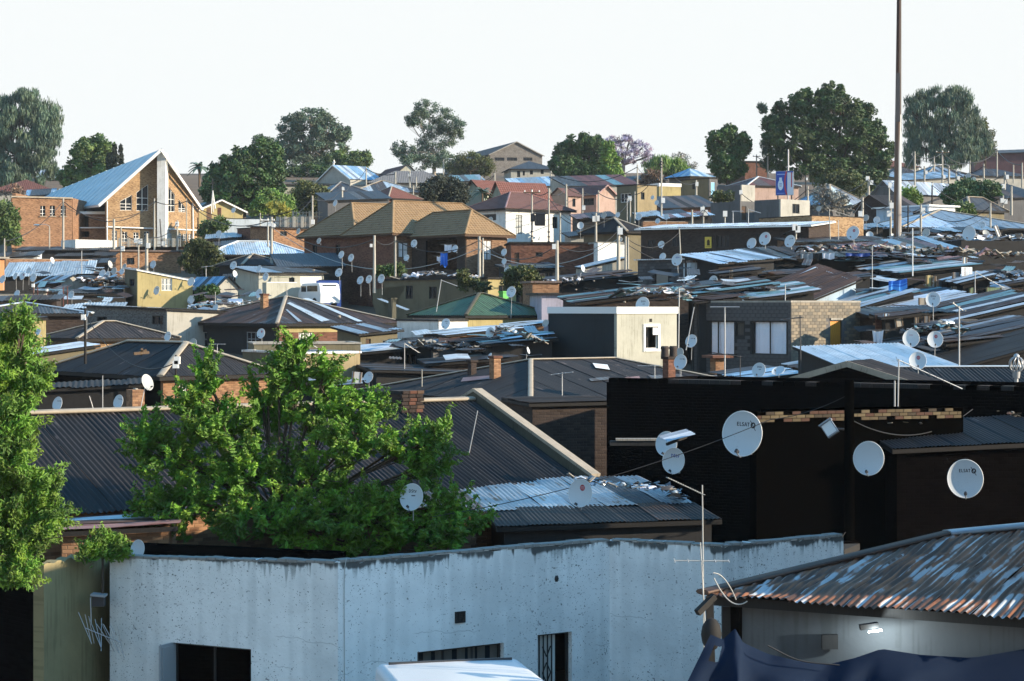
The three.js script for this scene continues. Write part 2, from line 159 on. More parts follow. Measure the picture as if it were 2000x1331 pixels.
function courses(g, poly, sdir, o = {}) {             // lapped rows of roof tiles
  const { n, s, t, o: org, q } = planeFrame(poly, sdir), st = o.step ?? 0.34, t0 = Math.min(...q.map((p) => p[1])), t1 = Math.max(...q.map((p) => p[1])), N = Math.max(1, Math.round((t1 - t0) / st)), dt = (t1 - t0) / N, P = [], U = [], I = [];
  for (let k = 0; k < N; k++) { const a = t0 + k * dt, b = a + dt, A = cut(q, a + 1e-4, 1), B = cut(q, b - 1e-4, 1); if (!isFinite(A[0]) || !isFinite(B[0])) continue; const c = P.length / 3; for (const [x, y, z] of [[A[0], a, 0], [A[1], a, 0], [A[0], a, 0.045], [A[1], a, 0.045], [B[0], b, 0.008], [B[1], b, 0.008]]) { const p = org.clone().addScaledVector(s, x).addScaledVector(t, y).addScaledVector(n, z); P.push(p.x, p.y, p.z); U.push(x, y); } I.push(c, c + 1, c + 2, c + 1, c + 3, c + 2); I.push(c + 2, c + 3, c + 4, c + 3, c + 5, c + 4); }
  const geo = new THREE.BufferGeometry(); geo.setAttribute('position', new THREE.Float32BufferAttribute(P, 3)); geo.setAttribute('uv', new THREE.Float32BufferAttribute(U, 2)); geo.setIndex(I);
  const g2 = geo.toNonIndexed(); g2.computeVertexNormals(); return mesh('roof_tiles', g2, M[o.mat], g);
}
function cap(g, a, b, w, m, name = 'ridge_cap') { const d = b.clone().sub(a), L = d.length(), geo = new THREE.CylinderGeometry(w, w, L, 8, 1, false); geo.scale(1, 1, 0.35); const q = new THREE.Object3D(); q.position.copy(a).addScaledVector(d, 0.5); q.lookAt(q.position.clone().add(d)); q.updateMatrix(); geo.rotateX(Math.PI / 2); geo.applyMatrix4(new THREE.Matrix4().makeTranslation(0, 0, 0)); geo.applyMatrix4(q.matrix); const u = geo.attributes.uv; for (let i = 0; i < u.count; i++) u.setXY(i, u.getX(i) * w * 6, u.getY(i) * L); return mesh(name, geo, M[m], g); }
// ---------------------------------------------------------------- windows and doors
function opening(b, f, r, o = {}) {                   // r in pixels on the face
  const F2 = b[f], a = F2.loc(r[0], r[3]), c = F2.loc(r[2], r[1]), x0 = Math.min(a[0], c[0]), x1 = Math.max(a[0], c[0]), y0 = a[1], y1 = c[1]; return { f, x0, x1, y0, y1, ...o };
}
function fit(b, w) {                                  // the parts that fill an opening
  const W = w.x1 - w.x0, H = w.y1 - w.y0, g = new THREE.Group(); g.name = w.door ? 'door' : 'window'; b.g.add(g);
  if (w.f === 'front') g.position.set(w.x0 + W / 2, w.y0 + H / 2, 0); else { g.position.set(0, w.y0 + H / 2, -(w.x0 + W / 2)); g.rotation.y = -Math.PI / 2; }
  const fm = M[w.fm ?? 'frameDark'], t = w.ft ?? 0.05, dz = w.dz ?? -0.09, fr = [box(t, H, 0.06, -W / 2 + t / 2, 0, dz), box(t, H, 0.06, W / 2 - t / 2, 0, dz), box(W - 2 * t, t, 0.06, 0, H / 2 - t / 2, dz), box(W - 2 * t, t, 0.06, 0, -H / 2 + t / 2, dz)];
  if (w.door) {
    mesh('door_frame', fr, fm, g); const dw = W - 2 * t - 0.01, dm = M[w.door], swing = w.swing ?? 0, leaf = new THREE.Group(); leaf.name = 'door_leaf'; 
    const n = Math.max(2, Math.round(dw / 0.16)), pcs = []; for (let i = 0; i < n; i++) pcs.push(box(dw / n - 0.012, H - 2 * t, 0.04, (i + 0.5) * dw / n - dw / 2, 0, dz)); pcs.push(box(dw, 0.14, 0.05, 0, -0.02, dz + 0.003)); mesh('door_panel', pcs, dm, g); return g;
  }
  const [nx, ny] = w.bars ?? [2, 1]; const mb = w.mb ?? 0.04;
  for (let i = 1; i < nx; i++) fr.push(box(mb, H - 2 * t, 0.045, -W / 2 + W * i / nx, 0, dz)); for (let j = 1; j < ny; j++) for (let i = 0; i < nx; i++) fr.push(box(W / nx - mb, mb, 0.04, -W / 2 + W * (i + 0.5) / nx, -H / 2 + H * j / ny, dz));
  mesh('window_frame', fr, fm, g); if (!w.open) mesh('pane', box(W - 2 * t, H - 2 * t, 0.006, 0, 0, dz - 0.025), M[w.curtain && w.clear ? 'clearGlass' : 'glass'], g);
  if (w.curtain) { const k = 26, P = [], I = [], cw = W * (w.cw ?? 1); for (let i = 0; i <= k; i++) for (const y of [-H / 2, H / 2]) P.push(-W / 2 + cw * i / k, y, dz + (w.clear || w.open ? -0.14 : -0.01) + 0.03 * Math.sin(i * 1.9) + 0.012 * Math.sin(i * 5.1)); for (let i = 0; i < k; i++) I.push(2 * i, 2 * i + 2, 2 * i + 1, 2 * i + 2, 2 * i + 3, 2 * i + 1); const cg = new THREE.BufferGeometry(); cg.setAttribute('position', new THREE.Float32BufferAttribute(P, 3)); cg.setIndex(I); cg.computeVertexNormals(); mesh('curtain', cg, M[w.curtain], g); }
  if (w.sill) mesh('window_sill', box(W + 0.16, 0.06, 0.16, 0, -H / 2 - 0.03, 0.04), M[w.sill], g);
  if (w.surround) mesh('window_surround', [box(0.13, H + 0.26, 0.05, -W / 2 - 0.065, 0, 0.027), box(0.13, H + 0.26, 0.05, W / 2 + 0.065, 0, 0.027), box(W, 0.13, 0.05, 0, H / 2 + 0.065, 0.027), box(W, 0.13, 0.07, 0, -H / 2 - 0.065, 0.037)], M[w.surround], g);
  return g;
}
function blocks(b, f, L, H, holes, o = {}) {          // separate concrete blocks or bricks laid over a face
  const bw = o.bw ?? 0.4, bh2 = o.bh ?? 0.2, j = o.joint ?? 0.016, mats = o.mats, spare = []; let n = o.used ?? 0; const max = o.max ?? 300;
  const geos = [0, 1, 2].map(() => box(bw - j, bh2 - j, 0.03 + R() * 0.006)), hgeos = [0, 1].map(() => box(bw / 2 - j, bh2 - j, 0.032));
  holes = holes.filter((h) => h.f === f); const rows = Math.min(o.rows ?? 999, Math.floor(H / bh2)); for (let r = 0; r < rows; r++) { const y = H - (r + 0.5) * bh2; for (let x = r % 2 ? 0 : bw / 2; x < L + bw / 2; x += bw) { let c = x, half = false; if (x + bw / 2 > L) { c = x - bw / 4; half = true; if (c + bw / 4 > L + 0.01) continue; } if (x - bw / 2 < -0.01) { c = x + bw / 4; half = true; } const hw = half ? bw / 4 : bw / 2; if (holes.some((h) => c + hw > h.x0 - 0.02 && c - hw < h.x1 + 0.02 && y + bh2 / 2 > h.y0 && y - bh2 / 2 < h.y1)) continue; const q = new THREE.Object3D(); const ex = 0.010 + R() * 0.006; if (f === 'front') q.position.set(c, y, ex); else { q.position.set(-ex, y, -c); q.rotation.y = -Math.PI / 2; } q.rotation.z = (R() - 0.5) * 0.01; const ge = half ? pick(hgeos) : pick(geos), mm = M[pick(mats)]; if (o.skip && (r === 0 || r === rows - 1) && R() < o.skip) continue; if (n++ < max) { const k = mesh(o.name ?? 'concrete_block', ge, mm, b.g); k.position.copy(q.position); k.rotation.copy(q.rotation); } else { q.updateMatrix(); spare.push(ge.clone().applyMatrix4(q.matrix)); } } }
  if (spare.length) tag(mesh('block_courses', spare, M[mats[0]], b.g), null, null, null, 'stuff');
  return n;
}
// ---------------------------------------------------------------- a building from its near corner
function bld(o) {
  const th = o.th * D2R, c = Math.cos(th), s = Math.sin(th), X0 = (o.x - CX) / F * o.z, kr = ((o.xr ?? 0) - CX) / F, kl = ((o.xl ?? 0) - CX) / F;
  const W = o.W ?? Math.max(0.5, (kr * o.z - X0) / (c - kr * s)), D = o.D ?? Math.max(0.5, (X0 - kl * o.z) / (s + kl * c)), Yt = -(o.yt - HY) / F * o.z, Yb = o.yb != null ? Math.min(-(o.yb - HY) / F * o.z, ground(o.z) - 0.3) : ground(o.z) - 0.5, H = Yt - Yb;
  const g = thing(o.n, o.l, o.c ?? 'house', V(X0, Yb, -o.z), th, o.g), u = V(c, 0, -s), v = V(-s, 0, -c), org = V(X0, Yb, -o.z);
  const b = { g, W, D, H, Yb, u, v, o, org, front: makeFace(org, u), side: makeFace(org, v) }; b.side.n.set(-c, 0, s); b.front.n.set(s, 0, c);
  g.updateMatrixWorld(); b.local = (p) => g.worldToLocal(p.clone()); b.pt = (x, y, z) => V(x, y, z);
  const r = o.roof ?? { t: 'flat' }, e = r.e ?? 0.3; let h = () => H; const dep = (x, z) => o.z + s * x - c * z;       // depth of a local point
  const yAt = (py, x, z) => -(py - HY) / F * dep(x, z) - Yb;
  let rise = 0;
  if (r.t === 'shed') { const hr = r.yr != null ? yAt(r.yr, W, 0) - H : (r.hr ?? 0), hl = r.yl != null ? yAt(r.yl, 0, -D) - H : (r.hl ?? 0); h = (x, z) => H + hr * x / W + hl * (-z) / D; b.hr = hr; b.hl = hl; }
  if (r.t === 'hip' || r.t === 'gable') rise = r.r ?? Math.max(0.4, r.ridge === 'z' ? yAt(r.yr, W / 2, r.t === 'gable' ? 0 : -Math.min(D, W) / 2) - H : yAt(r.yr, r.t === 'gable' ? 0 : (r.in ?? D / 2), -D / 2) - H);
  b.rise = rise; const t = o.t ?? 0.2;
  const pkx = r.t === 'gable' && r.ridge === 'z', pkz = r.t === 'gable' && r.ridge !== 'z';
  const wins = (o.wins ?? []).map((w) => opening(b, w.f ?? 'front', w.r, w)); b.wins = wins;
  const clampH = (w, L) => [Math.max(0.06, w.x0), Math.max(0.02, w.y0), Math.min(L - 0.06, w.x1), w.y1];
  for (const w of wins) { const q = clampH(w, w.f === 'front' ? W : D); w.x0 = q[0]; w.y0 = q[1]; w.x1 = Math.max(q[0] + 0.1, q[2]); w.y1 = Math.max(w.y0 + 0.15, w.y1); const mx = w.f === 'front' ? Math.min(h(w.x0, 0), h(w.x1, 0)) : Math.min(h(0, -w.x0), h(0, -w.x1)); w.y1 = Math.min(w.y1, mx - 0.05); if (w.y0 > w.y1 - 0.1) w.y0 = w.y1 - 0.4; }
  const hol = (f) => wins.filter((w) => w.f === f && !w.flush).map((w) => [w.x0, w.y0, w.x1, w.y1]), rot = (geo, x, z, a) => { geo.rotateY(a); geo.translate(x, 0, z); return geo; };
  const fr = wallGeo([[0, 0], [W, 0], [W, h(W, 0)], ...(pkx ? [[W / 2, H + rise]] : []), [0, h(0, 0)]], hol('front'), t);
  const sd = (() => { const gg = wallGeo([[t, 0], [D, 0], [D, h(0, -D)], ...(pkz ? [[D / 2, H + rise]] : []), [t, h(0, -t)]], hol('side'), t); gg.translate(0, 0, t); return rot(gg, 0, 0, Math.PI / 2); })();
  const bk = wallGeo([[t, 0], [W - t, 0], [W - t, h(W, -D)], ...(pkx ? [[W / 2, H + rise]] : []), [t, h(0, -D)]], [], t).translate(0, 0, -D + t);
  const rt = rot(wallGeo([[t, 0], [D, 0], [D, h(W, -D)], ...(pkz ? [[D / 2, H + rise]] : []), [t, h(W, -t)]], [], t).translate(0, 0, t), W - t, 0, Math.PI / 2);
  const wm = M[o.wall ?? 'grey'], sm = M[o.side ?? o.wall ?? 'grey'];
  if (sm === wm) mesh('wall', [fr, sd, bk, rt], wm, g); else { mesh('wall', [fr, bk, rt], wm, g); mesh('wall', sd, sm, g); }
  for (const w of wins) if (!w.bare) fit(b, w);
  b.h = h; b.planes = [];
  const S = { w: r.w, per: r.per ?? (o.z < 62 ? 0.1 : 0.22), amp: r.amp ?? (o.z < 62 ? 0.012 : 0.02), mats: r.m ?? ['tin'], jag: r.jag, rough: r.rough, runs: r.runs, rows: r.rows }, X = V(1, 0, 0), Z = V(0, 0, 1), put = (poly, sd2) => (b.planes.push(poly), 0) || r.tile ? courses(g, poly, sd2, { mat: r.tile, step: r.step }) : sheets(g, poly, sd2, S);
  const cw = r.cw ?? 0.16;
  if (r.t === 'flat') {
    const p = r.p ?? 0, th2 = 0.14; if (p > 0) { mesh('roof_slab', box(W - 2 * t, th2, D - 2 * t, W / 2, H - p, -D / 2), M[r.m?.[0] ?? 'concDark'], g); if (r.cap) { const q = r.co ?? 0.06, ch = r.ch ?? 0.08; mesh('coping', [box(W + 2 * q, ch, t + 2 * q, W / 2, H + ch / 2, -t / 2), box(t + 2 * q, ch, D - t - q, t / 2, H + ch / 2, -t - q - (D - t - q) / 2)], M[r.cap], g); mesh('coping', [box(t + 2 * q, ch, D - t - q, W - t / 2, H + ch / 2, -t - q - (D - t - q) / 2), box(W - 2 * t - 2 * q, ch, t + 2 * q, W / 2, H + ch / 2, -D + t / 2)], M[r.cap], g); } }
    else mesh('roof_slab', box(W + 2 * e, r.th ?? 0.13, D + 2 * e, W / 2, H + (r.th ?? 0.13) / 2 + 0.004, -D / 2), M[r.m?.[0] ?? 'conc'], g);
  } else if (r.t === 'shed') {
    const P = (x, z) => V(x, h(x, z) + 0.05, z), poly = [P(-e, e), P(W + e, e), P(W + e, -D - e), P(-e, -D - e)]; put(poly, (r.run ?? (Math.abs(b.hr / W) > Math.abs(b.hl / D) ? 'x' : 'z')) === 'x' ? Z : X); b.roofPoly = poly;
    mesh('fascia', [bar(V(-e, h(-e, e) - 0.03, e - 0.03), V(W + e, h(W + e, e) - 0.03, e - 0.03), 0.05, 0.1), bar(V(-e + 0.03, h(-e, e - 0.07) - 0.03, e - 0.07), V(-e + 0.03, h(-e, -D - e) - 0.03, -D - e), 0.05, 0.1)], M[r.fascia ?? 'woodBlack'], g);
  } else if (r.t === 'gable') {
    const yE = (d) => H - e * rise / d; let a, bb, A, B;
    if (pkx) { const d = W / 2, y = yE(d) + 0.05, k = H + rise + 0.05; A = V(d, k, e); B = V(d, k, -D - e); put([V(-e, y, e), A, B, V(-e, y, -D - e)], Z); put([V(W + e, y, e), A, B, V(W + e, y, -D - e)], Z); if (r.barge) mesh('barge_board', [bar(V(-e, y - 0.08, e + 0.03), V(d, k - 0.08, e + 0.03), 0.05, 0.2), bar(V(d, k - 0.08, e + 0.03), V(W + e, y - 0.08, e + 0.03), 0.05, 0.2)], M[r.barge], g); }
    else { const d = D / 2, y = yE(d) + 0.05, k = H + rise + 0.05; A = V(-e, k, -d); B = V(W + e, k, -d); put([V(-e, y, e), V(W + e, y, e), B, A], X); put([V(-e, y, -D - e), V(W + e, y, -D - e), B, A], X); if (r.barge) mesh('barge_board', [bar(V(-e - 0.03, y - 0.08, e), V(-e - 0.03, k - 0.08, -d), 0.05, 0.2), bar(V(-e - 0.03, k - 0.08, -d), V(-e - 0.03, y - 0.08, -D - e), 0.05, 0.2)], M[r.barge], g); }
    if (r.cap) cap(g, A.clone().setY(A.y + 0.03), B.clone().setY(B.y + 0.03), cw, r.cap); b.ridge = [A, B];
  } else if (r.t === 'hip') {
    const y = H - 0.02, k = H + rise, zr = r.ridge === 'z', ins = r.in ?? (zr ? W / 2 : D / 2), E = [V(-e, y, e), V(W + e, y, e), V(W + e, y, -D - e), V(-e, y, -D - e)];
    let A, B; if (zr) { const d = Math.min(ins, D / 2); A = V(W / 2, k, -d); B = V(W / 2, k, -D + d); put([E[0], E[1], A], X); put([E[2], E[3], B], X); put([E[3], E[0], A, B], Z); put([E[1], E[2], B, A], Z); } else { const d = Math.min(ins, W / 2); A = V(d, k, -D / 2); B = V(W - d, k, -D / 2); put([E[0], E[1], B, A], X); put([E[2], E[3], A, B], X); put([E[3], E[0], A], Z); put([E[1], E[2], B], Z); }
    mesh('fascia', [box(W + 2 * e, 0.16, 0.04, W / 2, y - 0.09, e - 0.05), box(0.04, 0.16, D + 2 * e - 0.1, -e + 0.05, y - 0.09, -D / 2)], M[r.fascia ?? 'woodBlack'], g);
    if (r.cap) { const up = (p) => p.clone().setY(p.y + 0.05); if (A.distanceTo(B) > 0.3) cap(g, up(A), up(B), cw, r.cap); if (zr) { cap(g, up(E[0]), up(A), cw, r.cap); cap(g, up(E[1]), up(A), cw, r.cap); cap(g, up(E[3]), up(B), cw, r.cap); } else { cap(g, up(E[0]), up(A), cw, r.cap); cap(g, up(E[1]), up(B), cw, r.cap); cap(g, up(E[3]), up(A), cw, r.cap); } }
    b.ridge = [A, B];
  }
  return b;
}
function patch(b, k, px, m, name = 'patch_sheet', off = 0.05) { const w = b.planes[k].map((p) => b.g.localToWorld(p.clone())), n = w[1].clone().sub(w[0]).cross(w[2].clone().sub(w[0])).normalize(); if (n.y < 0) n.negate(); const q = px.map(([x, y]) => { const d = V((x - CX) / F, -(y - HY) / F, -1); return b.local(d.multiplyScalar(w[0].dot(n) / d.dot(n)).addScaledVector(n, off)); }); const P = [], I = []; for (const p of q) P.push(p.x, p.y, p.z); for (let i = 1; i + 1 < q.length; i++) I.push(0, i, i + 1); const g = new THREE.BufferGeometry(); g.setAttribute('position', new THREE.Float32BufferAttribute(P, 3)); g.setAttribute('uv', new THREE.Float32BufferAttribute(q.flatMap((p) => [p.x, p.z]), 2)); g.setIndex(I); g.computeVertexNormals(); return mesh(name, g, M[m], b.g); }
function chimney(b, px, yt, yb, wpx, z, m = 'brickRed', o = {}) {
  const t = at(px, yt, z), q = at(px, yb, z), w = wpx / F * z / 1.35, H = t.y - q.y + 0.9, g = new THREE.Group(); g.name = 'chimney'; b.g.add(g); const p = b.local(V(q.x, q.y - 0.9, q.z)); g.position.copy(p);
  mesh('stack', box(w, H, w, 0, H / 2, 0), M[m], g); mesh('chimney_cap', box(w + 0.1, 0.1, w + 0.1, 0, H + 0.052, 0), M[o.cap ?? m], g);
  for (let i = 0; i < (o.pots ?? 0); i++) { const l = new THREE.LatheGeometry([[0.17, 0], [0.15, 0.28], [0.19, 0.33], [0.14, 0.42], [0.10, 0.42], [0.09, 0.1]].map((a) => new THREE.Vector2(a[0], a[1])), 10); l.translate((i - ((o.pots - 1) / 2)) * 0.42, H + 0.1, 0); mesh('chimney_pot', l, M.pot, g); }
  if (o.flash) mesh('flashing', box(w + 0.5, 0.03, w + 0.6, 0.1, 0.62, 0.15).rotateX(0.3), M.capPale, g); return g;
}
function spot(b, f, px, py, off = 0.02) { const q = b[f].loc(px, py), p = b[f].o.clone().addScaledVector(b[f].u, q[0]).addScaledVector(b[f].n, off); p.y += q[1]; return [p, Math.atan2(b[f].n.x, b[f].n.z)]; }
// ---------------------------------------------------------------- poles, cables, aerials, dishes
const POLE = {};
function pole(id, px, yt, yb, z, wpx, m, nick, o = {}) {
  const a = at(px + (o.lean ?? 0), yt, z), q = at(px, yb, z), w = wpx / F * z / 2, h = a.y - q.y, g = thing(o.name ?? 'utility_pole', nick, o.cat ?? 'pole', V(q.x, q.y - 0.5, q.z), 0, 'poles standing among the houses'), top = V(a.x - q.x, h + 0.5, 0);
  mesh('shaft', rod(V(0, 0, 0), top, w * 1.15, w * 0.88, 9), M[m], g); POLE[id] = a;
  const P = (k) => top.clone().multiplyScalar(k); for (const [dx, dy, k] of o.boxes ?? []) mesh('meter_box', box(0.36 * (k ?? 1), 0.5 * (k ?? 1), 0.24, dx / F * z, top.y - dy / F * z, w + 0.1), M.boxWhite, g);
  if (o.arm) { mesh('crossarm', box(o.arm, 0.1, 0.1, top.x, top.y - 0.3, w + 0.06), M.wood, g); for (const k of [-1, 0, 1]) mesh('insulator', new THREE.CylinderGeometry(0.04, 0.06, 0.16, 8).translate(top.x + k * o.arm * 0.42, top.y - 0.17, w + 0.06), M.boxWhite, g); }
  if (o.collar) for (const k of o.collar) mesh('collar', new THREE.CylinderGeometry(w * 1.5, w * 1.5, 0.12, 9).translate(P(k).x, P(k).y, 0), M.metalDark, g);
  if (o.lamp) { const e = V(top.x + o.lamp * 1.1, top.y + 0.15, 0.2); mesh('lamp_arm', tube([top, V(top.x + o.lamp * 0.5, top.y + 0.2, 0.1), e], 0.035, 8), M.metal, g); mesh('lamp_head', new THREE.SphereGeometry(0.2, 10, 8).scale(1.9, 0.5, 0.8).translate(e.x + o.lamp * 0.25, e.y - 0.03, e.z), M.boxWhite, g); }
  return g;
}
function cable(a, b, sag, label, r = 0.016, m = 'wire') { const p = []; for (let i = 0; i <= 10; i++) { const t = i / 10; p.push(a.clone().lerp(b, t).setY(a.y + (b.y - a.y) * t - sag * 4 * t * (1 - t))); } const k = mesh('cable', tube(p, r, 20, 4), M[m], scene); return tag(k, label, 'cable', 'cables strung between poles and houses'); }
function link(i, j, sag, label, o = {}) { const a = POLE[i].clone(), b = POLE[j].clone(); a.y -= o.d ?? 0.3; b.y -= o.d ?? 0.3; return cable(a, b, sag, label, o.r ?? 0.027 * Math.max(1, -a.z / 130), o.m); }
function aerial(px, yt, yb, z, label, o = {}) {
  const q = at(px, yb, z), a = at(px + (o.lean ?? 0), yt, z), g = thing('tv_aerial', label, 'aerial', q, 0, 'television aerials on the roofs'), top = a.sub(q), m = M[o.m ?? 'metal'], r = (o.w ?? 2.2) / F * z / 2;
  mesh('mast', rod(V(0, -0.3, 0), top, r, r * 0.8, 6), m, g);
  if (o.boom) { const [L, yaw, tilt, n, el] = o.boom, d = V(Math.cos(yaw) * Math.cos(tilt), Math.sin(tilt), Math.sin(yaw) * Math.cos(tilt)), s = V(-Math.sin(yaw), 0, Math.cos(yaw)), c = top.clone().multiplyScalar(o.k ?? 0.97), o0 = o.off ?? 0.35; mesh('boom', rod(c.clone().addScaledVector(d, -L * o0), c.clone().addScaledVector(d, L * (1 - o0)), r * 0.7, r * 0.7, 5), m, g); for (let i = 0; i < n; i++) { const p = c.clone().addScaledVector(d, L * (i / (n - 1) - o0)), l = el * (1 - 0.35 * i / n); mesh('element', rod(p.clone().addScaledVector(s, -l / 2), p.clone().addScaledVector(s, l / 2), r * 0.55, r * 0.55, 4), m, g); } }
  return g;
}
const dishMats = (() => {
  const mk = (draw) => { const c = document.createElement('canvas'); c.width = c.height = 256; const x = c.getContext('2d'); x.fillStyle = '#d6dadc'; x.fillRect(0, 0, 256, 256); const r = rng(5); for (let i = 0; i < 26; i++) { x.fillStyle = 'rgba(70,70,70,' + (0.1 + 0.4 * r()) + ')'; x.fillRect(60 + r() * 140, 110 + r() * 120, 1.6, 1.6 + r() * 3); } draw?.(x); const t = new THREE.CanvasTexture(c); t.colorSpace = THREE.SRGBColorSpace; const m = new THREE.MeshStandardMaterial({ map: t, roughness: 0.55, side: THREE.DoubleSide }); m.color.setRGB(0.82, 0.84, 0.86); return m; };
  return { plain: mk(), faded: (() => { const m = mk((x) => { const r = rng(77); for (let i = 0; i < 60; i++) { x.fillStyle = 'rgba(96,74,52,' + (0.05 + 0.2 * r()) + ')'; x.fillRect(r() * 256, 60 + r() * 180, 1 + r() * 3, 6 + r() * 40); } }); m.color.setRGB(0.56, 0.54, 0.50); return m; })(), elsat: mk((x) => { x.fillStyle = '#10131c'; x.font = 'bold 30px sans-serif'; x.fillText('ELSAT', 82, 84); x.beginPath(); x.arc(190, 76, 17, 0, 7); x.fill(); x.fillStyle = '#d6dadc'; x.beginPath(); x.ellipse(190, 76, 6, 10, 0.5, 0, 7); x.fill(); x.strokeStyle = '#10131c'; x.lineWidth = 4; x.beginPath(); x.moveTo(170, 50); x.lineTo(208, 106); x.stroke(); }), dstv: mk((x) => { x.fillStyle = '#12308f'; x.font = 'bold 46px sans-serif'; x.fillText('DStv', 86, 92); }), dstvBlack: mk((x) => { x.fillStyle = '#1a1d26'; x.font = 'bold 42px sans-serif'; x.fillText('DStv', 84, 84); x.font = 'bold 18px sans-serif'; x.fillRect(118, 108, 44, 9); }), red: mk((x) => { x.fillStyle = '#a8323e'; x.beginPath(); x.arc(140, 78, 28, 0, 7); x.fill(); x.fillStyle = '#e8c9c9'; for (let i = 0; i < 3; i++) x.fillRect(120, 64 + i * 11, 40, 5); x.fillStyle = '#a8323e'; for (let i = 0; i < 3; i++) x.fillRect(127 + i * 11, 60, 4, 36); }), black: mk((x) => { x.fillStyle = '#10131c'; x.font = 'bold 24px sans-serif'; x.fillText('ELSAT', 96, 80); x.beginPath(); x.arc(186, 74, 11, 0, 7); x.fill(); x.lineWidth = 3; x.beginPath(); x.moveTo(172, 58); x.lineTo(198, 94); x.stroke(); }), pale: mk((x) => { x.fillStyle = 'rgba(150,60,70,0.55)'; x.font = 'bold 26px sans-serif'; x.fillText('DStv', 100, 84); }) };
})();
const dishGeo = (() => {
  const pr = []; for (let i = 0; i <= 14; i++) { const r = i / 14 * 0.5; pr.push(new THREE.Vector2(Math.max(r, 0.0001), 0.36 * r * r)); } const front = new THREE.LatheGeometry(pr, 36); front.rotateX(Math.PI / 2); front.scale(1, 1.1, 1); const p = front.attributes.position, u = front.attributes.uv; for (let i = 0; i < p.count; i++) u.setXY(i, p.getX(i) + 0.5, p.getY(i) / 1.1 + 0.5);
  const b2 = front.clone(); b2.translate(0, 0, -0.012); const rim = new THREE.TorusGeometry(0.5, 0.012, 6, 36).scale(1, 1.1, 1).translate(0, 0, 0.087);
  return { front, rim: merge([rim, b2]), arm: merge([tube([V(0, -0.5, -0.03), V(0, -0.57, 0.06), V(0, -0.48, 0.4)], 0.016, 10, 5)]), lnb: merge([new THREE.CylinderGeometry(0.035, 0.05, 0.12, 10).rotateX(1.2).translate(0, -0.43, 0.40), box(0.06, 0.05, 0.1, 0, -0.45, 0.46)]), wallArm: merge([box(0.16, 0.2, 0.06, 0, -0.02, -0.05), tube([V(0, -0.02, -0.05), V(0, -0.06, -0.2), V(0, -0.35, -0.36), V(0, -0.38, -0.62)], 0.022, 10, 6), box(0.14, 0.2, 0.02, 0, -0.38, -0.62)]), roofArm: merge([box(0.16, 0.2, 0.06, 0, -0.02, -0.05)]) };
})();
const post1 = new THREE.CylinderGeometry(0.024, 0.024, 1, 8).translate(0, -0.5, 0);
const DISH = [];
let dishProto = null;
function dish(px, py, wpx, z, label, o = {}) {
  const d = wpx / F * z / 1.0, yaw = (o.yaw ?? -31 + (R() - 0.5) * 14) * D2R, pit = (o.pitch ?? 14 + R() * 8) * D2R;
  let g; if (!dishProto) { g = dishProto = thing('satellite_dish', label, 'satellite dish', V(0, 0, 0), 0, 'satellite dishes on the roofs and walls'); mesh('reflector', dishGeo.front, dishMats.plain, g); mesh('rim', dishGeo.rim, M.boxWhite, g); mesh('feed_arm', dishGeo.arm, M.metal, g); mesh('feed_horn', dishGeo.lnb, M.metalDark, g); mesh('bracket', dishGeo.wallArm, M.metal, g); mesh('post', post1, M.metal, g); }
  else { g = dishProto.clone(); g.name = numbered('satellite_dish'); scene.add(g); g.userData = { label, category: 'satellite dish', group: 'satellite dishes on the roofs and walls' }; }
  g.position.copy(at(px, py, z)); g.rotation.set(-pit, yaw, o.roll ?? (R() - 0.5) * 0.1, 'YXZ'); g.scale.setScalar(d);
  g.children[0].material = dishMats[o.logo === 'plain' && z > 55 && R() < 0.35 ? 'faded' : o.logo ?? pick(['plain', 'pale', 'dstvBlack', 'plain'])];
  const po = g.children[5]; po.position.set(0, -0.02, -0.09); po.rotation.set(pit, 0, 0); po.scale.set(1, (o.post ?? 1.1) / d, 1); if (o.wall) { po.scale.set(0.9, 0.4, 0.9); }
  g.children[4].geometry = o.wall ? dishGeo.wallArm : dishGeo.roofArm; return g;
}
// ---------------------------------------------------------------- trees
function leafGeo(n, L, w, spread, seed, droop = 0) {
  const r = rng(seed), P = [], I = []; for (let k = 0; k < n; k++) {
    const q = new THREE.Object3D(); q.position.set((r() - 0.5) * spread, (r() - 0.5) * spread, (r() - 0.5) * spread); q.rotation.set(r() * 6.3, r() * 6.3, r() * 6.3); if (droop) { q.rotation.set((r() - 0.5) * 0.9, r() * 6.3, -Math.PI / 2 + (r() - 0.5) * 0.9); } q.updateMatrix();
    const c = P.length / 3; for (const [x, y, z] of [[-L / 2, 0, 0], [-L * 0.12, 0, w / 2], [L / 2, -w * 0.2, 0], [-L * 0.12, 0, -w / 2], [-L * 0.05, -w * 0.22, 0]]) { const v = V(x, y, z).applyMatrix4(q.matrix); P.push(v.x, v.y, v.z); } I.push(c, c + 1, c + 4, c + 1, c + 2, c + 4, c + 2, c + 3, c + 4, c + 3, c, c + 4);
  }
  const g = new THREE.BufferGeometry(); g.setAttribute('position', new THREE.Float32BufferAttribute(P, 3)); g.setIndex(I); const h = g.toNonIndexed(); h.computeVertexNormals(); return h;
}
const leafMat = {}; function leafM(key, rgb, tr = 0.25) { return leafMat[key] ??= (() => { const m = new THREE.MeshPhysicalMaterial({ roughness: 0.7, side: THREE.DoubleSide, transmission: tr, thickness: 0 }); m.color.setRGB(...rgb); m.name = 'leaf_' + key; return m; })(); }
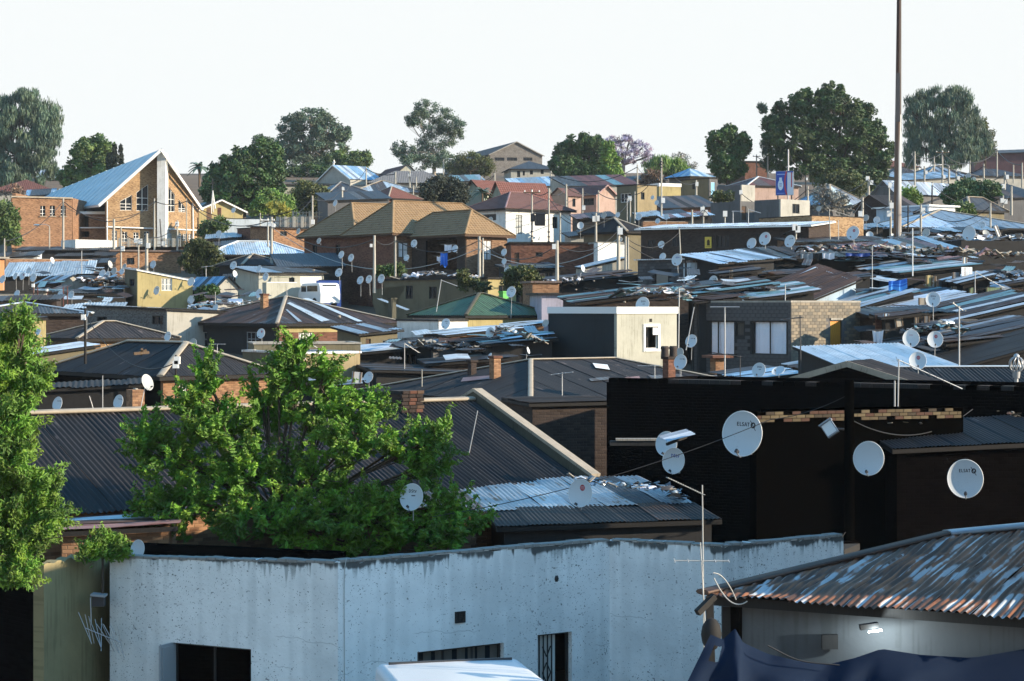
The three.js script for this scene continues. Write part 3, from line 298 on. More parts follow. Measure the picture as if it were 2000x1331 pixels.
function tree(o) {
  const r = rng(o.seed ?? 7), z = o.z, k = z / F, q = at(o.tx, o.ty, z), g = thing(o.n ?? 'tree', o.l, o.c ?? 'tree', q), S = [], cols = [], M4 = new THREE.Object3D(), gs = () => (r() + r() + r() - 1.5) * 0.8;
  const limbs = [], th = (o.tw ?? 8) * k / 2, top = at(o.tx + (o.lean ?? 0), o.fork ?? (o.ty - 20), z).sub(q); if (o.trunk !== false) limbs.push(rod(V(0, -0.6, 0), top, th, th * 0.75, 8));
  for (const [bx, by, rx, ry, zo, dn] of o.blobs) {
    const c = at(bx, by, z).sub(q), RX = rx * k, RY = ry * k, RZ = Math.min(RX, RY * 1.6) * (o.dz ?? 0.9); c.z += (zo ?? (r() - 0.5) * 1.2) * RX;
    if (o.trunk !== false) { const mid = top.clone().lerp(c, 0.5).add(V((r() - 0.5) * RX * 0.5, RY * 0.1, (r() - 0.5) * RX * 0.4)); limbs.push(tube([top.clone().multiplyScalar(0.96), mid, c.clone().add(V(0, RY * 0.3, 0))], th * (o.lt ?? 0.32), 8, 5)); for (let i = 0; i < 3; i++) limbs.push(tube([mid, c.clone().add(V(gs() * RX * 0.6, gs() * RY * 0.5, gs() * RZ * 0.5)), c.clone().add(V(gs() * RX, RY * 0.4 + gs() * RY * 0.6, gs() * RZ))], th * (o.lt ?? 0.32) * 0.4, 6, 4)); }
    const nc = Math.max(4, Math.round((o.cl ?? 26) * (dn ?? 1) * Math.pow(rx * ry, 0.5) / 22)), cr = (o.cr ?? 0.27);
    for (let i = 0; i < nc; i++) {
      let x, y, w; do { x = r() * 2 - 1; y = r() * 2 - 1; w = r() * 2 - 1; } while (x * x + y * y + w * w > 1); const len = Math.hypot(x, y, w), pw = Math.pow(len, -0.45); x *= pw; y *= pw; w *= pw;
      const cc = V(c.x + x * RX, c.y + y * RY, c.z + w * RZ), tone = 0.6 + 0.75 * r(), hue = r();
      const m = o.per ?? 14; if (o.shoots) { const q = 0.35 + 0.4 * r(), s0 = V(c.x + x * RX * q, c.y + y * RY * q, c.z + w * RZ * q), dr = V(x * 0.7 + gs() * 0.25, y * 0.5 + 0.45 + gs() * 0.3, w * 0.7 + gs() * 0.25).normalize(), sl = o.shoots * (0.6 + 0.7 * r()); limbs.push(tube([s0, s0.clone().addScaledVector(dr, sl * 0.5).add(V(gs() * 0.03, 0.02, gs() * 0.03)), s0.clone().addScaledVector(dr, sl * 0.95)], 0.007, 4, 3)); for (let j = 0; j < m; j++) { const t = (j + r()) / m, p = s0.clone().addScaledVector(dr, sl * t); M4.position.set(p.x + gs() * 0.07, p.y + gs() * 0.06 - 0.05 * t * t, p.z + gs() * 0.07); M4.rotation.set(r() * 6.3, r() * 6.3, r() * 6.3); M4.scale.setScalar((1.15 - 0.55 * t) * (0.8 + 0.4 * r())); M4.updateMatrix(); S.push(M4.matrix.clone()); const b = tone * (0.8 + 0.35 * t + 0.2 * r()); cols.push(new THREE.Color(b * (0.85 + 0.45 * hue * t + 0.15 * t), b, b * (1.05 - 0.3 * hue))); } continue; }
      for (let j = 0; j < m; j++) { M4.position.set(cc.x + gs() * RX * cr, cc.y + gs() * RY * cr * (o.squash ?? 0.8) - (o.droop ? Math.abs(gs()) * RY * o.droop : 0), cc.z + gs() * RZ * cr); M4.rotation.set(o.droop ? 0 : r() * 6.3, r() * 6.3, o.droop ? 0 : r() * 6.3); M4.scale.setScalar(0.7 + 0.6 * r()); M4.updateMatrix(); S.push(M4.matrix.clone()); const b = tone * (0.85 + 0.3 * r()); cols.push(new THREE.Color(b * (0.9 + 0.3 * hue), b, b * (1.05 - 0.25 * hue))); }
    }
  }
  if (limbs.length) mesh('trunk', limbs, mat('bark' + (o.bark ?? 'A'), o.bark === 'pale' ? [0.34, 0.30, 0.25] : o.bark === 'grey' ? [0.16, 0.15, 0.15] : [0.075, 0.055, 0.04], { map: T.bark, roughness: 1 }), g);
  const im = new THREE.InstancedMesh(o.leaf, o.lm, S.length); S.forEach((m, i) => { im.setMatrixAt(i, m); im.setColorAt(i, cols[i]); }); im.name = 'crown'; im.castShadow = im.receiveShadow = true; im.userData.kind = 'stuff'; g.add(im); return g;
}
// ================================================================ the far ridge
const K = (x) => x;
bld({ n: 'assembly_hall', l: 'large brown brick hall with a pitched dark roof on the ridge', c: 'hall', x: 957, z: 410, th: 18, xl: 868, xr: 1059, yt: 301, yb: 345, wall: 'brickGrey', roof: { t: 'gable', ridge: 'z', yr: 277, tile: 'tileGrey', e: 0.4, barge: 'capGrey' }, wins: [{ r: [966, 308, 985, 314], bars: [3, 1] }, { r: [990, 308, 1010, 314], bars: [3, 1] }, { r: [1022, 308, 1040, 314], bars: [3, 1] }] });
bld({ n: 'chapel', l: 'small chapel with a pale gable topped by a cross and light blue roof', c: 'chapel', x: 684, z: 350, th: 38, xl: 620, xr: 745, yt: 349, yb: 372, wall: 'offwhite', roof: { t: 'gable', ridge: 'x', yr: 323, m: ['tinBlue', 'tin', 'tinBright'], e: 0.3, barge: 'frameWhite' } }).g.children.length;
{ const q = at(652, 322, 356), g = scene.children.find((o) => o.name === 'chapel'); g.updateMatrixWorld(); const p = g.worldToLocal(q); mesh('gable_cross', [box(0.14, 1.2, 0.14, p.x, p.y + 0.3, p.z), box(0.2, 0.14, 0.7, p.x, p.y + 0.45, p.z)], M.boxWhite, g); }
bld({ n: 'brick_house', l: 'house with a maroon roof and cream gable right of the chapel', x: 776, z: 345, th: 20, xl: 735, xr: 815, yt: 338, yb: 365, wall: 'cream', roof: { t: 'gable', ridge: 'z', yr: 322, tile: 'tileMaroon', e: 0.3 } });
bld({ n: 'long_house', l: 'long house with a dark slate roof below the tall pale eucalyptus', x: 722, z: 330, th: 6, D: 9, xr: 882, yt: 357, yb: 372, wall: 'offwhite', roof: { t: 'hip', ridge: 'x', yr: 334, tile: 'tileGrey', e: 0.5 } });
bld({ n: 'villa', l: 'pale two storey villa with a blue grey hipped roof below the hall', x: 998, z: 350, th: 8, D: 9, xr: 1084, yt: 330, yb: 352, wall: 'offwhite', roof: { t: 'hip', ridge: 'x', yr: 315, m: ['slate'], e: 0.5 }, wins: [[1010, 334, 1016, 346], [1021, 334, 1025, 343], [1035, 333, 1041, 341], [1056, 332, 1062, 340]].map((r) => ({ r, bars: [2, 2] })) });
bld({ n: 'factory', l: 'long grey factory with a pale roof behind the left eucalyptus', c: 'factory', x: 70, z: 365, th: 4, D: 12, xr: 140, yt: 347, yb: 372, wall: 'grey', roof: { t: 'gable', ridge: 'x', yr: 331, m: ['tin', 'paleTin'], e: 0.3 }, wins: [{ r: [92, 350, 110, 357], bars: [4, 1] }, { r: [114, 350, 130, 357], bars: [4, 1] }] });
bld({ n: 'tiled_house', l: 'house with a bright maroon tiled roof at the far left edge', x: -20, z: 300, th: 8, D: 10, xr: 108, yt: 374, yb: 400, wall: 'offwhite', roof: { t: 'hip', ridge: 'x', yr: 351, tile: 'tileRed', e: 0.5 } });
bld({ n: 'annex', l: 'low blue grey roof between the maroon tiled house and the church', x: 52, z: 280, th: 12, D: 8, xr: 104, yt: 383, yb: 400, wall: 'grey', roof: { t: 'shed', yr: 380, yl: 372, m: ['slate', 'tinBlue'] } });
bld({ n: 'maroon_hall', l: 'long plain maroon building on the skyline at the far right', c: 'hall', x: 1905, z: 400, th: -8, D: 12, xr: 2060, yt: 301, yb: 335, wall: 'maroon', roof: { t: 'shed', yr: 296, yl: 296, m: ['brownTin'], e: 0.5 } });
bld({ n: 'orange_roof_house', l: 'house with an orange tiled roof partly behind the tall mast', x: 1700, z: 372, th: 10, D: 9, xr: 1795, yt: 325, yb: 345, wall: 'offwhite', roof: { t: 'hip', ridge: 'x', yr: 312, tile: 'tileRed', e: 0.4 } });
bld({ n: 'brick_block', l: 'dark red brick block just left of the biggest tree', c: 'building', x: 1455, z: 345, th: 12, D: 9, xr: 1500, yt: 316, yb: 345, wall: 'brickRed', roof: { t: 'flat', m: ['concDark'] } });
bld({ n: 'ridge_house', l: 'grey roofed house beneath the willow at the right of the mast', x: 1738, z: 330, th: 10, D: 9, xr: 1812, yt: 341, yb: 356, wall: 'offwhite', roof: { t: 'hip', ridge: 'x', yr: 326, m: ['tin', 'slate', 'tinOld'], e: 0.4 } });
bld({ n: 'ridge_house', l: 'hipped grey roof house with pale ridge caps below the willow', x: 1812, z: 318, th: 22, D: 9, xr: 1905, yt: 342, yb: 362, wall: 'olive', roof: { t: 'hip', ridge: 'x', yr: 324, m: ['tinOld', 'slate', 'tin'], e: 0.4, cap: 'capPale' } });
bld({ n: 'ridge_house', l: 'low grey house under the maroon skyline building at the right', x: 1900, z: 325, th: 12, D: 8, xr: 2010, yt: 343, yb: 360, wall: 'offwhite', roof: { t: 'hip', ridge: 'x', yr: 330, m: ['slate', 'tinOld'], e: 0.4 } });
bld({ n: 'ridge_house', l: 'wide low house with a bright tin roof right of the mast', x: 1768, z: 300, th: 14, D: 7, xr: 1880, yt: 352, yb: 372, wall: 'offwhite', roof: { t: 'shed', yr: 346, yl: 342, m: ['paleTin', 'tin', 'tinBright'] } });
bld({ n: 'ridge_house', l: 'dark roofed cottage under the left edge of the biggest tree', x: 1462, z: 262, th: 20, D: 9, xr: 1560, yt: 362, yb: 384, wall: 'pink', roof: { t: 'hip', ridge: 'x', yr: 346, m: ['brownTin', 'redTin'], cap: 'frameWhite' } });
bld({ n: 'ridge_house', l: 'low wall house with grey roof behind the yellow parapet', x: 1215, z: 300, th: 12, D: 8, xr: 1300, yt: 357, yb: 375, wall: 'grey', roof: { t: 'shed', yr: 352, yl: 348, m: ['slate', 'tinOld'] } });
// ================================================================ the middle slope
bld({ n: 'hip_roof_house', l: 'brick house with a faded grey hipped roof above the round bush', x: 645, z: 258, th: 22, xl: 626, D: 9, xr: 724, yt: 378, yb: 400, wall: 'brickOrange', roof: { t: 'hip', ridge: 'x', yr: 356, m: ['tinOld', 'slate', 'slate', 'tin'], e: 0.5, cap: 'capGrey' }, wins: [{ r: [652, 381, 662, 392], bars: [2, 2] }] });
bld({ n: 'hip_roof_house', l: 'wide house with patched light grey tin roof above the red tiled roof', x: 693, z: 272, th: 15, D: 9, xr: 825, yt: 374, yb: 392, wall: 'offwhite', roof: { t: 'hip', ridge: 'x', yr: 354, m: ['tin', 'tinOld', 'slate', 'paleTin'], e: 0.4, cap: 'capPale' } });
bld({ n: 'low_house', l: 'low cream house with dark roof behind the big dark tree', x: 555, z: 275, th: 10, D: 7, xr: 640, yt: 362, yb: 378, wall: 'cream', roof: { t: 'flat', m: ['concDark'] } });
bld({ n: 'red_tile_house', l: 'small house with a weathered red tiled pyramid roof', x: 760, z: 236, th: 38, xl: 712, xr: 818, yt: 387, yb: 405, wall: 'brickRed', roof: { t: 'hip', ridge: 'x', yr: 365, tile: 'tileRed', e: 0.4, cap: 'capPale', cw: 0.1 } });
bld({ n: 'shack', l: 'low dark tin roofed shack in front of the red pyramid roof', c: 'shack', x: 640, z: 222, th: 14, D: 8, xr: 760, yt: 392, yb: 420, wall: 'grey', roof: { t: 'shed', yr: 388, yl: 378, m: ['slate', 'tinOld', 'darkTinB'] } });
bld({ n: 'gable_house', l: 'grey gabled house with a dark red roof beside the round black bush', x: 946, z: 245, th: 40, xl: 904, xr: 1003, yt: 376, yb: 402, wall: 'palegreen', roof: { t: 'gable', ridge: 'x', yr: 352, tile: 'tileRed', e: 0.4, barge: 'doorBrown' } });
bld({ n: 'tin_house', l: 'low house with a green grey tin roof below the hall', x: 880, z: 290, th: 8, D: 8, xr: 945, yt: 355, yb: 370, wall: 'offwhite', roof: { t: 'shed', yr: 353, yl: 344, m: ['tinTeal', 'tinOld', 'tin'] } });
bld({ n: 'white_house', l: 'tall white house with a maroon tiled hipped roof and two poles in front', x: 988, z: 198, th: 40, xl: 905, xr: 1115, yt: 407, yb: 474, wall: 'white', roof: { t: 'hip', ridge: 'x', yr: 376, tile: 'tileMaroon', e: 0.45, cap: 'fadedRed', cw: 0.1 }, wins: [{ f: 'side', r: [940, 418, 969, 432], bars: [3, 1] }, { r: [1007, 420, 1020, 457], bars: [2, 3], curtain: 'curtainWhite' }, { r: [1079, 424, 1089, 446], bars: [2, 2] }, { r: [1044, 421, 1064, 441], bars: [2, 2] }] });
bld({ n: 'dark_red_house', l: 'house with a dark red gabled roof above the white house', x: 985, z: 232, th: 30, xl: 960, xr: 1072, yt: 384, yb: 402, wall: 'palegreen', roof: { t: 'gable', ridge: 'x', yr: 356, tile: 'tileRed', e: 0.4 } });
bld({ n: 'tin_house', l: 'house with a bright sky blue tin roof below the pale villa', x: 1010, z: 285, th: 12, D: 7, xr: 1092, yt: 366, yb: 382, wall: 'offwhite', roof: { t: 'shed', yr: 362, yl: 350, m: ['tinBlue', 'tinBright', 'tin'] } });
bld({ n: 'pink_house', l: 'salmon pink house with a maroon gable facing the sun', x: 1165, z: 240, th: 38, xl: 1082, xr: 1202, yt: 379, yb: 408, wall: 'pink', roof: { t: 'gable', ridge: 'z', yr: 362, tile: 'tileMaroon', e: 0.35, barge: 'fadedRed' }, wins: [{ f: 'side', r: [1083, 389, 1091, 400] }, { f: 'side', r: [1140, 387, 1160, 402], bars: [3, 2] }] });
bld({ n: 'pink_porch_house', l: 'small pink gabled house left of the salmon pink house', x: 1110, z: 236, th: 35, xl: 1075, xr: 1135, yt: 382, yb: 408, wall: 'pink', roof: { t: 'gable', ridge: 'x', yr: 368, tile: 'tileMaroon', e: 0.3 }, wins: [{ r: [1118, 388, 1124, 404], bars: [1, 1] }] });
bld({ n: 'tin_house', l: 'long roof half maroon half grey tin behind the pink house', x: 1110, z: 270, th: 14, D: 9, xr: 1245, yt: 364, yb: 380, wall: 'offwhite', roof: { t: 'shed', yr: 360, yl: 346, m: ['redTin', 'redTin', 'tinOld', 'tin', 'tinTeal'], runs: 0.6 } });
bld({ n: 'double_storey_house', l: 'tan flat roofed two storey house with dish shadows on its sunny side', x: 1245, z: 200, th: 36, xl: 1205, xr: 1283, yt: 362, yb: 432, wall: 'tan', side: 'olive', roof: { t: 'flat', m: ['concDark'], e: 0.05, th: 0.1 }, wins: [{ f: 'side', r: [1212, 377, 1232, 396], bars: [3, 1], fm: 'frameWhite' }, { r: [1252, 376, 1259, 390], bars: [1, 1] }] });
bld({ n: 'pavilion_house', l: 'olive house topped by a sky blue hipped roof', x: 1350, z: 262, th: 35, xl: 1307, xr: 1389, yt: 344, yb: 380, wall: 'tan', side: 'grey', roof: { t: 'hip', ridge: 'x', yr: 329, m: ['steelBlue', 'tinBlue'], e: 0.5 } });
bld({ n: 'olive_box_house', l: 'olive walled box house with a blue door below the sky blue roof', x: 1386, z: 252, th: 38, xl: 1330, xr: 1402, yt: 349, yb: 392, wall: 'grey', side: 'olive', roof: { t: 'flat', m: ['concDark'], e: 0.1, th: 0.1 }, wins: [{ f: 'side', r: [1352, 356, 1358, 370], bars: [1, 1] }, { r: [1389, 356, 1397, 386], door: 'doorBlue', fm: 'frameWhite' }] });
bld({ n: 'parapet_house', l: 'low yellowish house with a white parapet left of the olive box house', x: 1288, z: 246, th: 25, D: 7, xr: 1330, yt: 364, yb: 390, wall: 'yellow', roof: { t: 'flat', p: 0.3, cap: 'boxWhite', ch: 0.4 } });
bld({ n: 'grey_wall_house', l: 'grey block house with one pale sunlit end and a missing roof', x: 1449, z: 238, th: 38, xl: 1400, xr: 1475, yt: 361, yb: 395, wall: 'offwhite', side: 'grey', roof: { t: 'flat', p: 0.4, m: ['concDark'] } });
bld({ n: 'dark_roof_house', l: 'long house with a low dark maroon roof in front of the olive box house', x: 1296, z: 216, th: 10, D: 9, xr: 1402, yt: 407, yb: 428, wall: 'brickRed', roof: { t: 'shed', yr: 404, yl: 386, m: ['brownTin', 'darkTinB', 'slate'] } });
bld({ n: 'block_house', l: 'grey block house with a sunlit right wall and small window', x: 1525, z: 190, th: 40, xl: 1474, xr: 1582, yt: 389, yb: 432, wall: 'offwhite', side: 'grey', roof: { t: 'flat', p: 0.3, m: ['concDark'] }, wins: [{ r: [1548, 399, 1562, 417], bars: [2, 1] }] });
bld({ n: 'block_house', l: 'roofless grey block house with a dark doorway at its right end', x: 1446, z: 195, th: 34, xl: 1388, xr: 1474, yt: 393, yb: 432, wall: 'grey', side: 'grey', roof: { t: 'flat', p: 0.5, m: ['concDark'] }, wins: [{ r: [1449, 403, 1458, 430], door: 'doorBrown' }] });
bld({ n: 'pyramid_roof_house', l: 'house with a pyramid tin roof, sky blue on one side, behind a bare shrub', x: 1626, z: 222, th: 40, xl: 1545, xr: 1698, yt: 399, yb: 420, wall: 'grey', roof: { t: 'hip', ridge: 'x', yr: 361, m: ['tinBlue', 'steelBlue', 'tin'], e: 0.4, cap: 'capPale' } });
bld({ n: 'gable_house', l: 'grey gabled house with a bright ribbed roof right of the mast', x: 1748, z: 236, th: 36, xl: 1708, xr: 1868, yt: 374, yb: 400, wall: 'grey', roof: { t: 'gable', ridge: 'x', yr: 353, m: ['paleTin', 'tin', 'tinBright'], e: 0.4 } });
bld({ n: 'brown_gable_house', l: 'dark brown gabled house just left of the mast', x: 1735, z: 207, th: 20, xl: 1690, D: 7, xr: 1790, yt: 402, yb: 440, wall: 'brickDark', roof: { t: 'gable', ridge: 'x', yr: 382, m: ['brownTin', 'darkTinB'], e: 0.3 } });
bld({ n: 'pale_blue_house', l: 'pale blue house with a white flat roof right behind the mast', x: 1815, z: 186, th: 36, xl: 1712, xr: 1866, yt: 403, yb: 468, wall: 'white', side: 'paleblue', roof: { t: 'flat', m: ['boxWhite'], e: 0.35, th: 0.14 }, wins: [{ f: 'side', r: [1783, 412, 1797, 436], bars: [2, 2] }, { r: [1830, 410, 1848, 425], bars: [2, 1], curtain: 'curtainWhite' }] });
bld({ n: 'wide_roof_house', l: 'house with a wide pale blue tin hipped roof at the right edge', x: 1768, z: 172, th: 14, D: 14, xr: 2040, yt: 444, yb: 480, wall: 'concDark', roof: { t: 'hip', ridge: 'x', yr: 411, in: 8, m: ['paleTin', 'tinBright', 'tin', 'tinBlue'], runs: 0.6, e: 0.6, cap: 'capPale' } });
bld({ n: 'dark_roof_house', l: 'dark hipped roof house in front of the wide dark green tree', x: 1895, z: 206, th: 38, xl: 1848, xr: 1962, yt: 410, yb: 430, wall: 'olive', roof: { t: 'hip', ridge: 'x', yr: 385, m: ['slate', 'darkTinB', 'slate'], e: 0.4, cap: 'capPale' } });
bld({ n: 'maroon_roof_house', l: 'house with a dark maroon roof at the right edge below the skyline', x: 1950, z: 226, th: 16, D: 9, xr: 2040, yt: 388, yb: 410, wall: 'grey', roof: { t: 'shed', yr: 384, yl: 364, m: ['brownTin', 'slate'] } });
bld({ n: 'yellow_gable_house', l: 'yellow gabled house with white barge boards beside the church', x: 387, z: 262, th: 26, D: 9, xr: 474, yt: 410, yb: 445, wall: 'yellow', roof: { t: 'gable', ridge: 'z', yr: 391, m: ['tin', 'tinOld'], e: 0.5, barge: 'frameWhite' } });
bld({ n: 'painted_wall', l: 'long pale blue boundary wall with black painted letters by the church', c: 'wall', x: 432, z: 222, th: 14, W: null, D: 0.6, xr: 545, yt: 428, yb: 450, wall: 'bluewhite', roof: { t: 'flat', p: 0.05, m: ['conc'] } });
{ const c = document.createElement('canvas'); c.width = 256; c.height = 128; const x = c.getContext('2d'); x.fillStyle = '#c3d2dc'; x.fillRect(0, 0, 256, 128); x.fillStyle = '#1a2230'; x.font = 'bold 92px sans-serif'; x.fillText('GA', 66, 84); x.font = 'bold 40px sans-serif'; x.fillText('M', 168, 122); const t = new THREE.CanvasTexture(c); t.colorSpace = THREE.SRGBColorSpace; const g = scene.children.find((o) => o.name === 'painted_wall'); const m = mesh('lettering', new THREE.PlaneGeometry(2.2, 1.1), new THREE.MeshStandardMaterial({ map: t, roughness: 0.9 }), g); m.position.set(0.75, (450 - 440) / F * 222, 0.012); }
bld({ n: 'brick_shed', l: 'dark red brick shed in front of the pale blue boundary wall', c: 'shed', x: 512, z: 205, th: 40, xl: 463, xr: 520, yt: 445, yb: 475, wall: 'brickOrange', side: 'brickRed', roof: { t: 'flat', m: ['concDark'], e: 0.05, th: 0.1 } });
bld({ n: 'orange_brick_shed', l: 'orange brick shed below the palisade fence left of the big tiled house', c: 'shed', x: 534, z: 200, th: 36, D: 5, xr: 600, yt: 444, yb: 478, wall: 'brickOrange', roof: { t: 'shed', yr: 447, yl: 442, m: ['brownTin', 'redTin'] }, wins: [{ r: [547, 452, 560, 461], bars: [2, 1] }] });
// ---------------------------------------------------------------- church
{
  const g = thing('church', 'tan brick church with a steep blue roof and tall white front pillar', 'church', at(306, 480, 238)); g.updateMatrixWorld();
  const A = at(207, 482, 234.8), B = at(307, 482, 238), C0 = at(322, 482, 238), C1 = at(386, 482, 243.5);
  const mk = (P, Q) => { const u = Q.clone().sub(P); u.y = 0; u.normalize(); return makeFace(P, u); };
  const fl = mk(A, B), frr = mk(C0, C1), add = (f, outline, holes, t, m, name) => { const geo = wallGeo(outline.map((p) => f.loc(...p)), holes.map((h) => h.map((p) => f.loc(...p))), t); const ms = mesh(name ?? 'wall', geo, M[m], g); ms.position.copy(f.o).sub(g.position); ms.rotation.y = Math.atan2(-f.u.z, f.u.x); return ms; };
  const wl = [[[234, 393], [257, 381], [257, 411], [234, 411]], [[266, 376], [289, 360], [289, 412], [266, 412]], [[196, 452], [207, 452], [207, 468], [196, 468]].map((p) => [p[0] + 4, p[1]]).slice(0, 0)].filter((x) => x.length), lowL = [[218, 451], [238, 453], [260, 454], [281, 452]].map(([x, y]) => [[x, y], [x + 10, y], [x + 10, y + 20], [x, y + 20]]);
  const wr = [[[328, 364], [341, 380], [341, 414], [328, 414]], [[348, 389], [362, 405], [362, 415], [348, 414]]], lowR = [[328, 455], [347, 456], [356, 457], [367, 457]].map(([x, y]) => [[x, y], [x + 7, y], [x + 7, y + 13], [x, y + 13]]);
  add(fl, [[207, 482], [307, 482], [307, 303], [207, 391]], [...wl, ...lowL], 0.4, 'brickTan'); add(frr, [[322, 482], [386, 482], [386, 398], [322, 307]], [...wr, ...lowR], 0.4, 'brickTan');
  for (const [f, list] of [[fl, wl], [frr, wr], [fl, lowL], [frr, lowR]]) for (const h of list) { const q = h.map((p) => f.loc(...p)), gg = new THREE.Group(); gg.name = 'window'; g.add(gg); gg.position.copy(f.o).sub(g.position); gg.rotation.y = Math.atan2(-f.u.z, f.u.x); mesh('pane', wallGeo(q, [], 0.02).translate(0, 0, -0.22), M.glass, gg); const fr = []; for (let i = 0; i < 4; i++) { const a = q[i], b = q[(i + 1) % 4]; fr.push(bar(V(a[0], a[1], -0.12), V(b[0], b[1], -0.12), 0.08, 0.1)); } const x0 = q[0][0], x1 = q[1][0], yb = q[2][1]; for (const k of [0.5]) { const ytp = q[0][1] + (q[1][1] - q[0][1]) * k; fr.push(box(0.07, ytp - yb, 0.08, x0 + (x1 - x0) * k, (ytp + yb) / 2, -0.13)); } for (const k of [0.35, 0.7]) { const y = yb + (Math.min(q[0][1], q[1][1]) - yb) * k; fr.push(box(x1 - x0, 0.06, 0.07, (x0 + x1) / 2, y, -0.13)); } mesh('window_frame', fr, M.frameWhite, gg); }
  // white pillar in front
  const p0 = at(306.5, 482, 236.4), p1 = at(323, 482, 236.4), ph = at(306, 299, 236.4).y - p0.y; mesh('front_pillar', [box(p1.x - p0.x, ph - 0.5, 1.9, 0, (ph - 0.5) / 2, 0), box((p1.x - p0.x) * 0.9, 0.5, 1.7, 0, ph - 0.25, -0.1)], M.white, g).position.copy(p0.clone().add(p1).multiplyScalar(0.5)).sub(g.position).add(V(0, 0, -0.9));
  // roof: ruled surfaces from the falling ridge down to the eaves
  const R0 = at(315, 291, 235.5), R1 = at(70, 388, 290), E0 = at(193, 400, 233.4), E1 = at(40, 418, 262), G0 = at(396, 409, 243.6), G1 = at(330, 415, 285);
  const ruled = (a, b, c, d, name) => { for (let k = 0; k < 18; k++) { const P = [], U = [], I = [], t0 = k / 18, t1 = (k + 1) / 18, m = 6; for (const [t, up] of [[t0, 0.07], [t0 + 0.004, 0], [t1 - 0.001, 0], [t1 + 0.0, 0.07]]) for (let i = 0; i <= m; i++) { const p = a.clone().lerp(b, t).lerp(c.clone().lerp(d, t), i / m).sub(g.position); p.y += up; P.push(p.x, p.y, p.z); U.push(t * 40, i); } for (let j = 0; j < 3; j++) for (let i = 0; i < m; i++) { const q = j * (m + 1) + i; I.push(q, q + 1, q + m + 1, q + 1, q + m + 2, q + m + 1); } const geo = new THREE.BufferGeometry(); geo.setAttribute('position', new THREE.Float32BufferAttribute(P, 3)); geo.setAttribute('uv', new THREE.Float32BufferAttribute(U, 2)); geo.setIndex(I); const g2 = geo.toNonIndexed(); g2.computeVertexNormals(); mesh('roof_sheet', g2, M.steelBlue, g); } };
  ruled(R0, R1, E0, E1); ruled(R0, R1, G0, G1); const L = (p) => p.clone().sub(g.position);
  mesh('barge_board', [bar(L(R0).add(V(0, -0.15, 0.15)), L(E0).add(V(0, -0.15, 0.15)), 0.12, 0.34), bar(L(R0).add(V(0, -0.15, 0.2)), L(G0).add(V(0, -0.15, 0.2)), 0.12, 0.34)], M.frameWhite, g);
  mesh('fascia', bar(L(E0).add(V(0, -0.15, 0)), L(E1).add(V(0, -0.15, 0)), 0.1, 0.25), M.frameWhite, g);
  // annex and linking walls
  const a0 = at(22, 485, 228.6), a1 = at(140.5, 485, 232), an = mk(a0, a1), aw = [[78, 402], [97, 402], [118, 402]].map(([x, y]) => [[x, y], [x + 10, y], [x + 10, y + 20], [x, y + 20]]);
  add(an, [[22, 485], [140.5, 485], [140.5, 387], [22, 387]], aw, 0.4, 'brickOrange'); mesh('coping', box(a1.distanceTo(a0) + 0.1, 0.16, 0.5, 0, 0, 0).rotateY(Math.atan2(-an.u.z, an.u.x)), M.capPale, g).position.copy(at(81, 385.8, 230.3)).sub(g.position);
  mesh('wall', [box(0.4, 7, 24, a0.x + 0.2, 0, a0.z - 12.3), box(0.4, 6.2, 24, a1.x - 0.2, 0, a1.z - 12.3)], M.brickOrange, g).position.set(-g.position.x, a0.y + 3 - g.position.y, -g.position.z);
  for (const h of aw) { const q = h.map((p) => an.loc(...p)), w = q[1][0] - q[0][0], hh = q[0][1] - q[3][1], gg = new THREE.Group(); gg.name = 'window'; g.add(gg); gg.position.copy(a0).addScaledVector(an.u, (q[0][0] + q[1][0]) / 2).add(V(0, (q[0][1] + q[3][1]) / 2, 0)).sub(g.position); gg.rotation.y = Math.atan2(-an.u.z, an.u.x); mesh('pane', box(w, hh, 0.02, 0, 0, -0.24), M.glass, gg); mesh('window_frame', [box(0.06, hh, 0.06, 0, 0, -0.2), box(w, 0.06, 0.07, 0, 0.15, -0.2), box(w, 0.06, 0.07, 0, -0.3, -0.2)], M.frameWhite, gg); mesh('window_sill', box(w + 0.2, 0.1, 0.2, 0, -hh / 2 - 0.05, 0.05), M.capPale, gg); }
  const l0 = at(140, 485, 236), l1 = at(208, 485, 237.5), lk = mk(l0, l1); add(lk, [[141, 485], [208, 485], [208, 414], [141, 414]], [[[150, 421], [173, 421], [173, 446], [150, 446]], [[155, 452], [174, 452], [174, 463], [155, 463]]], 0.5, 'brickOrange'); add(makeFace(at(141, 485, 238.3), lk.u), [[141, 485], [208, 485], [208, 402], [141, 402]], [], 0.3, 'brickDark');
  for (const [y, w] of [[416, 0.34], [445, 0.14]]) { const a = at(141, y, 235.8), b = at(207, y, 237.2); mesh('gutter', bar(L(a), L(b), 0.2, w), M.frameWhite, g); }
  { const a = at(207, 443, 234.5), b = at(304, 446.5, 237.6), c = at(324, 447, 237.9), d = at(385, 450, 243.3); mesh('conduit', [bar(L(a), L(b), 0.1, 0.14), bar(L(c), L(d), 0.1, 0.14)], M.frameWhite, g); }
  mesh('downpipe', [rod(L(at(208.5, 393, 234.6)), L(at(208.5, 480, 234.6)), 0.09), rod(L(at(376, 396, 242.4)), L(at(377, 478, 242.4)), 0.09)], M.frameWhite, g);
  mesh('wall', [bar(L(at(208, 440, 237)), L(at(190, 440, 280)), 0.3, 6), bar(L(at(386, 445, 243.8)), L(at(352, 440, 283)), 0.3, 4.6)], M.brickTan, g);
}
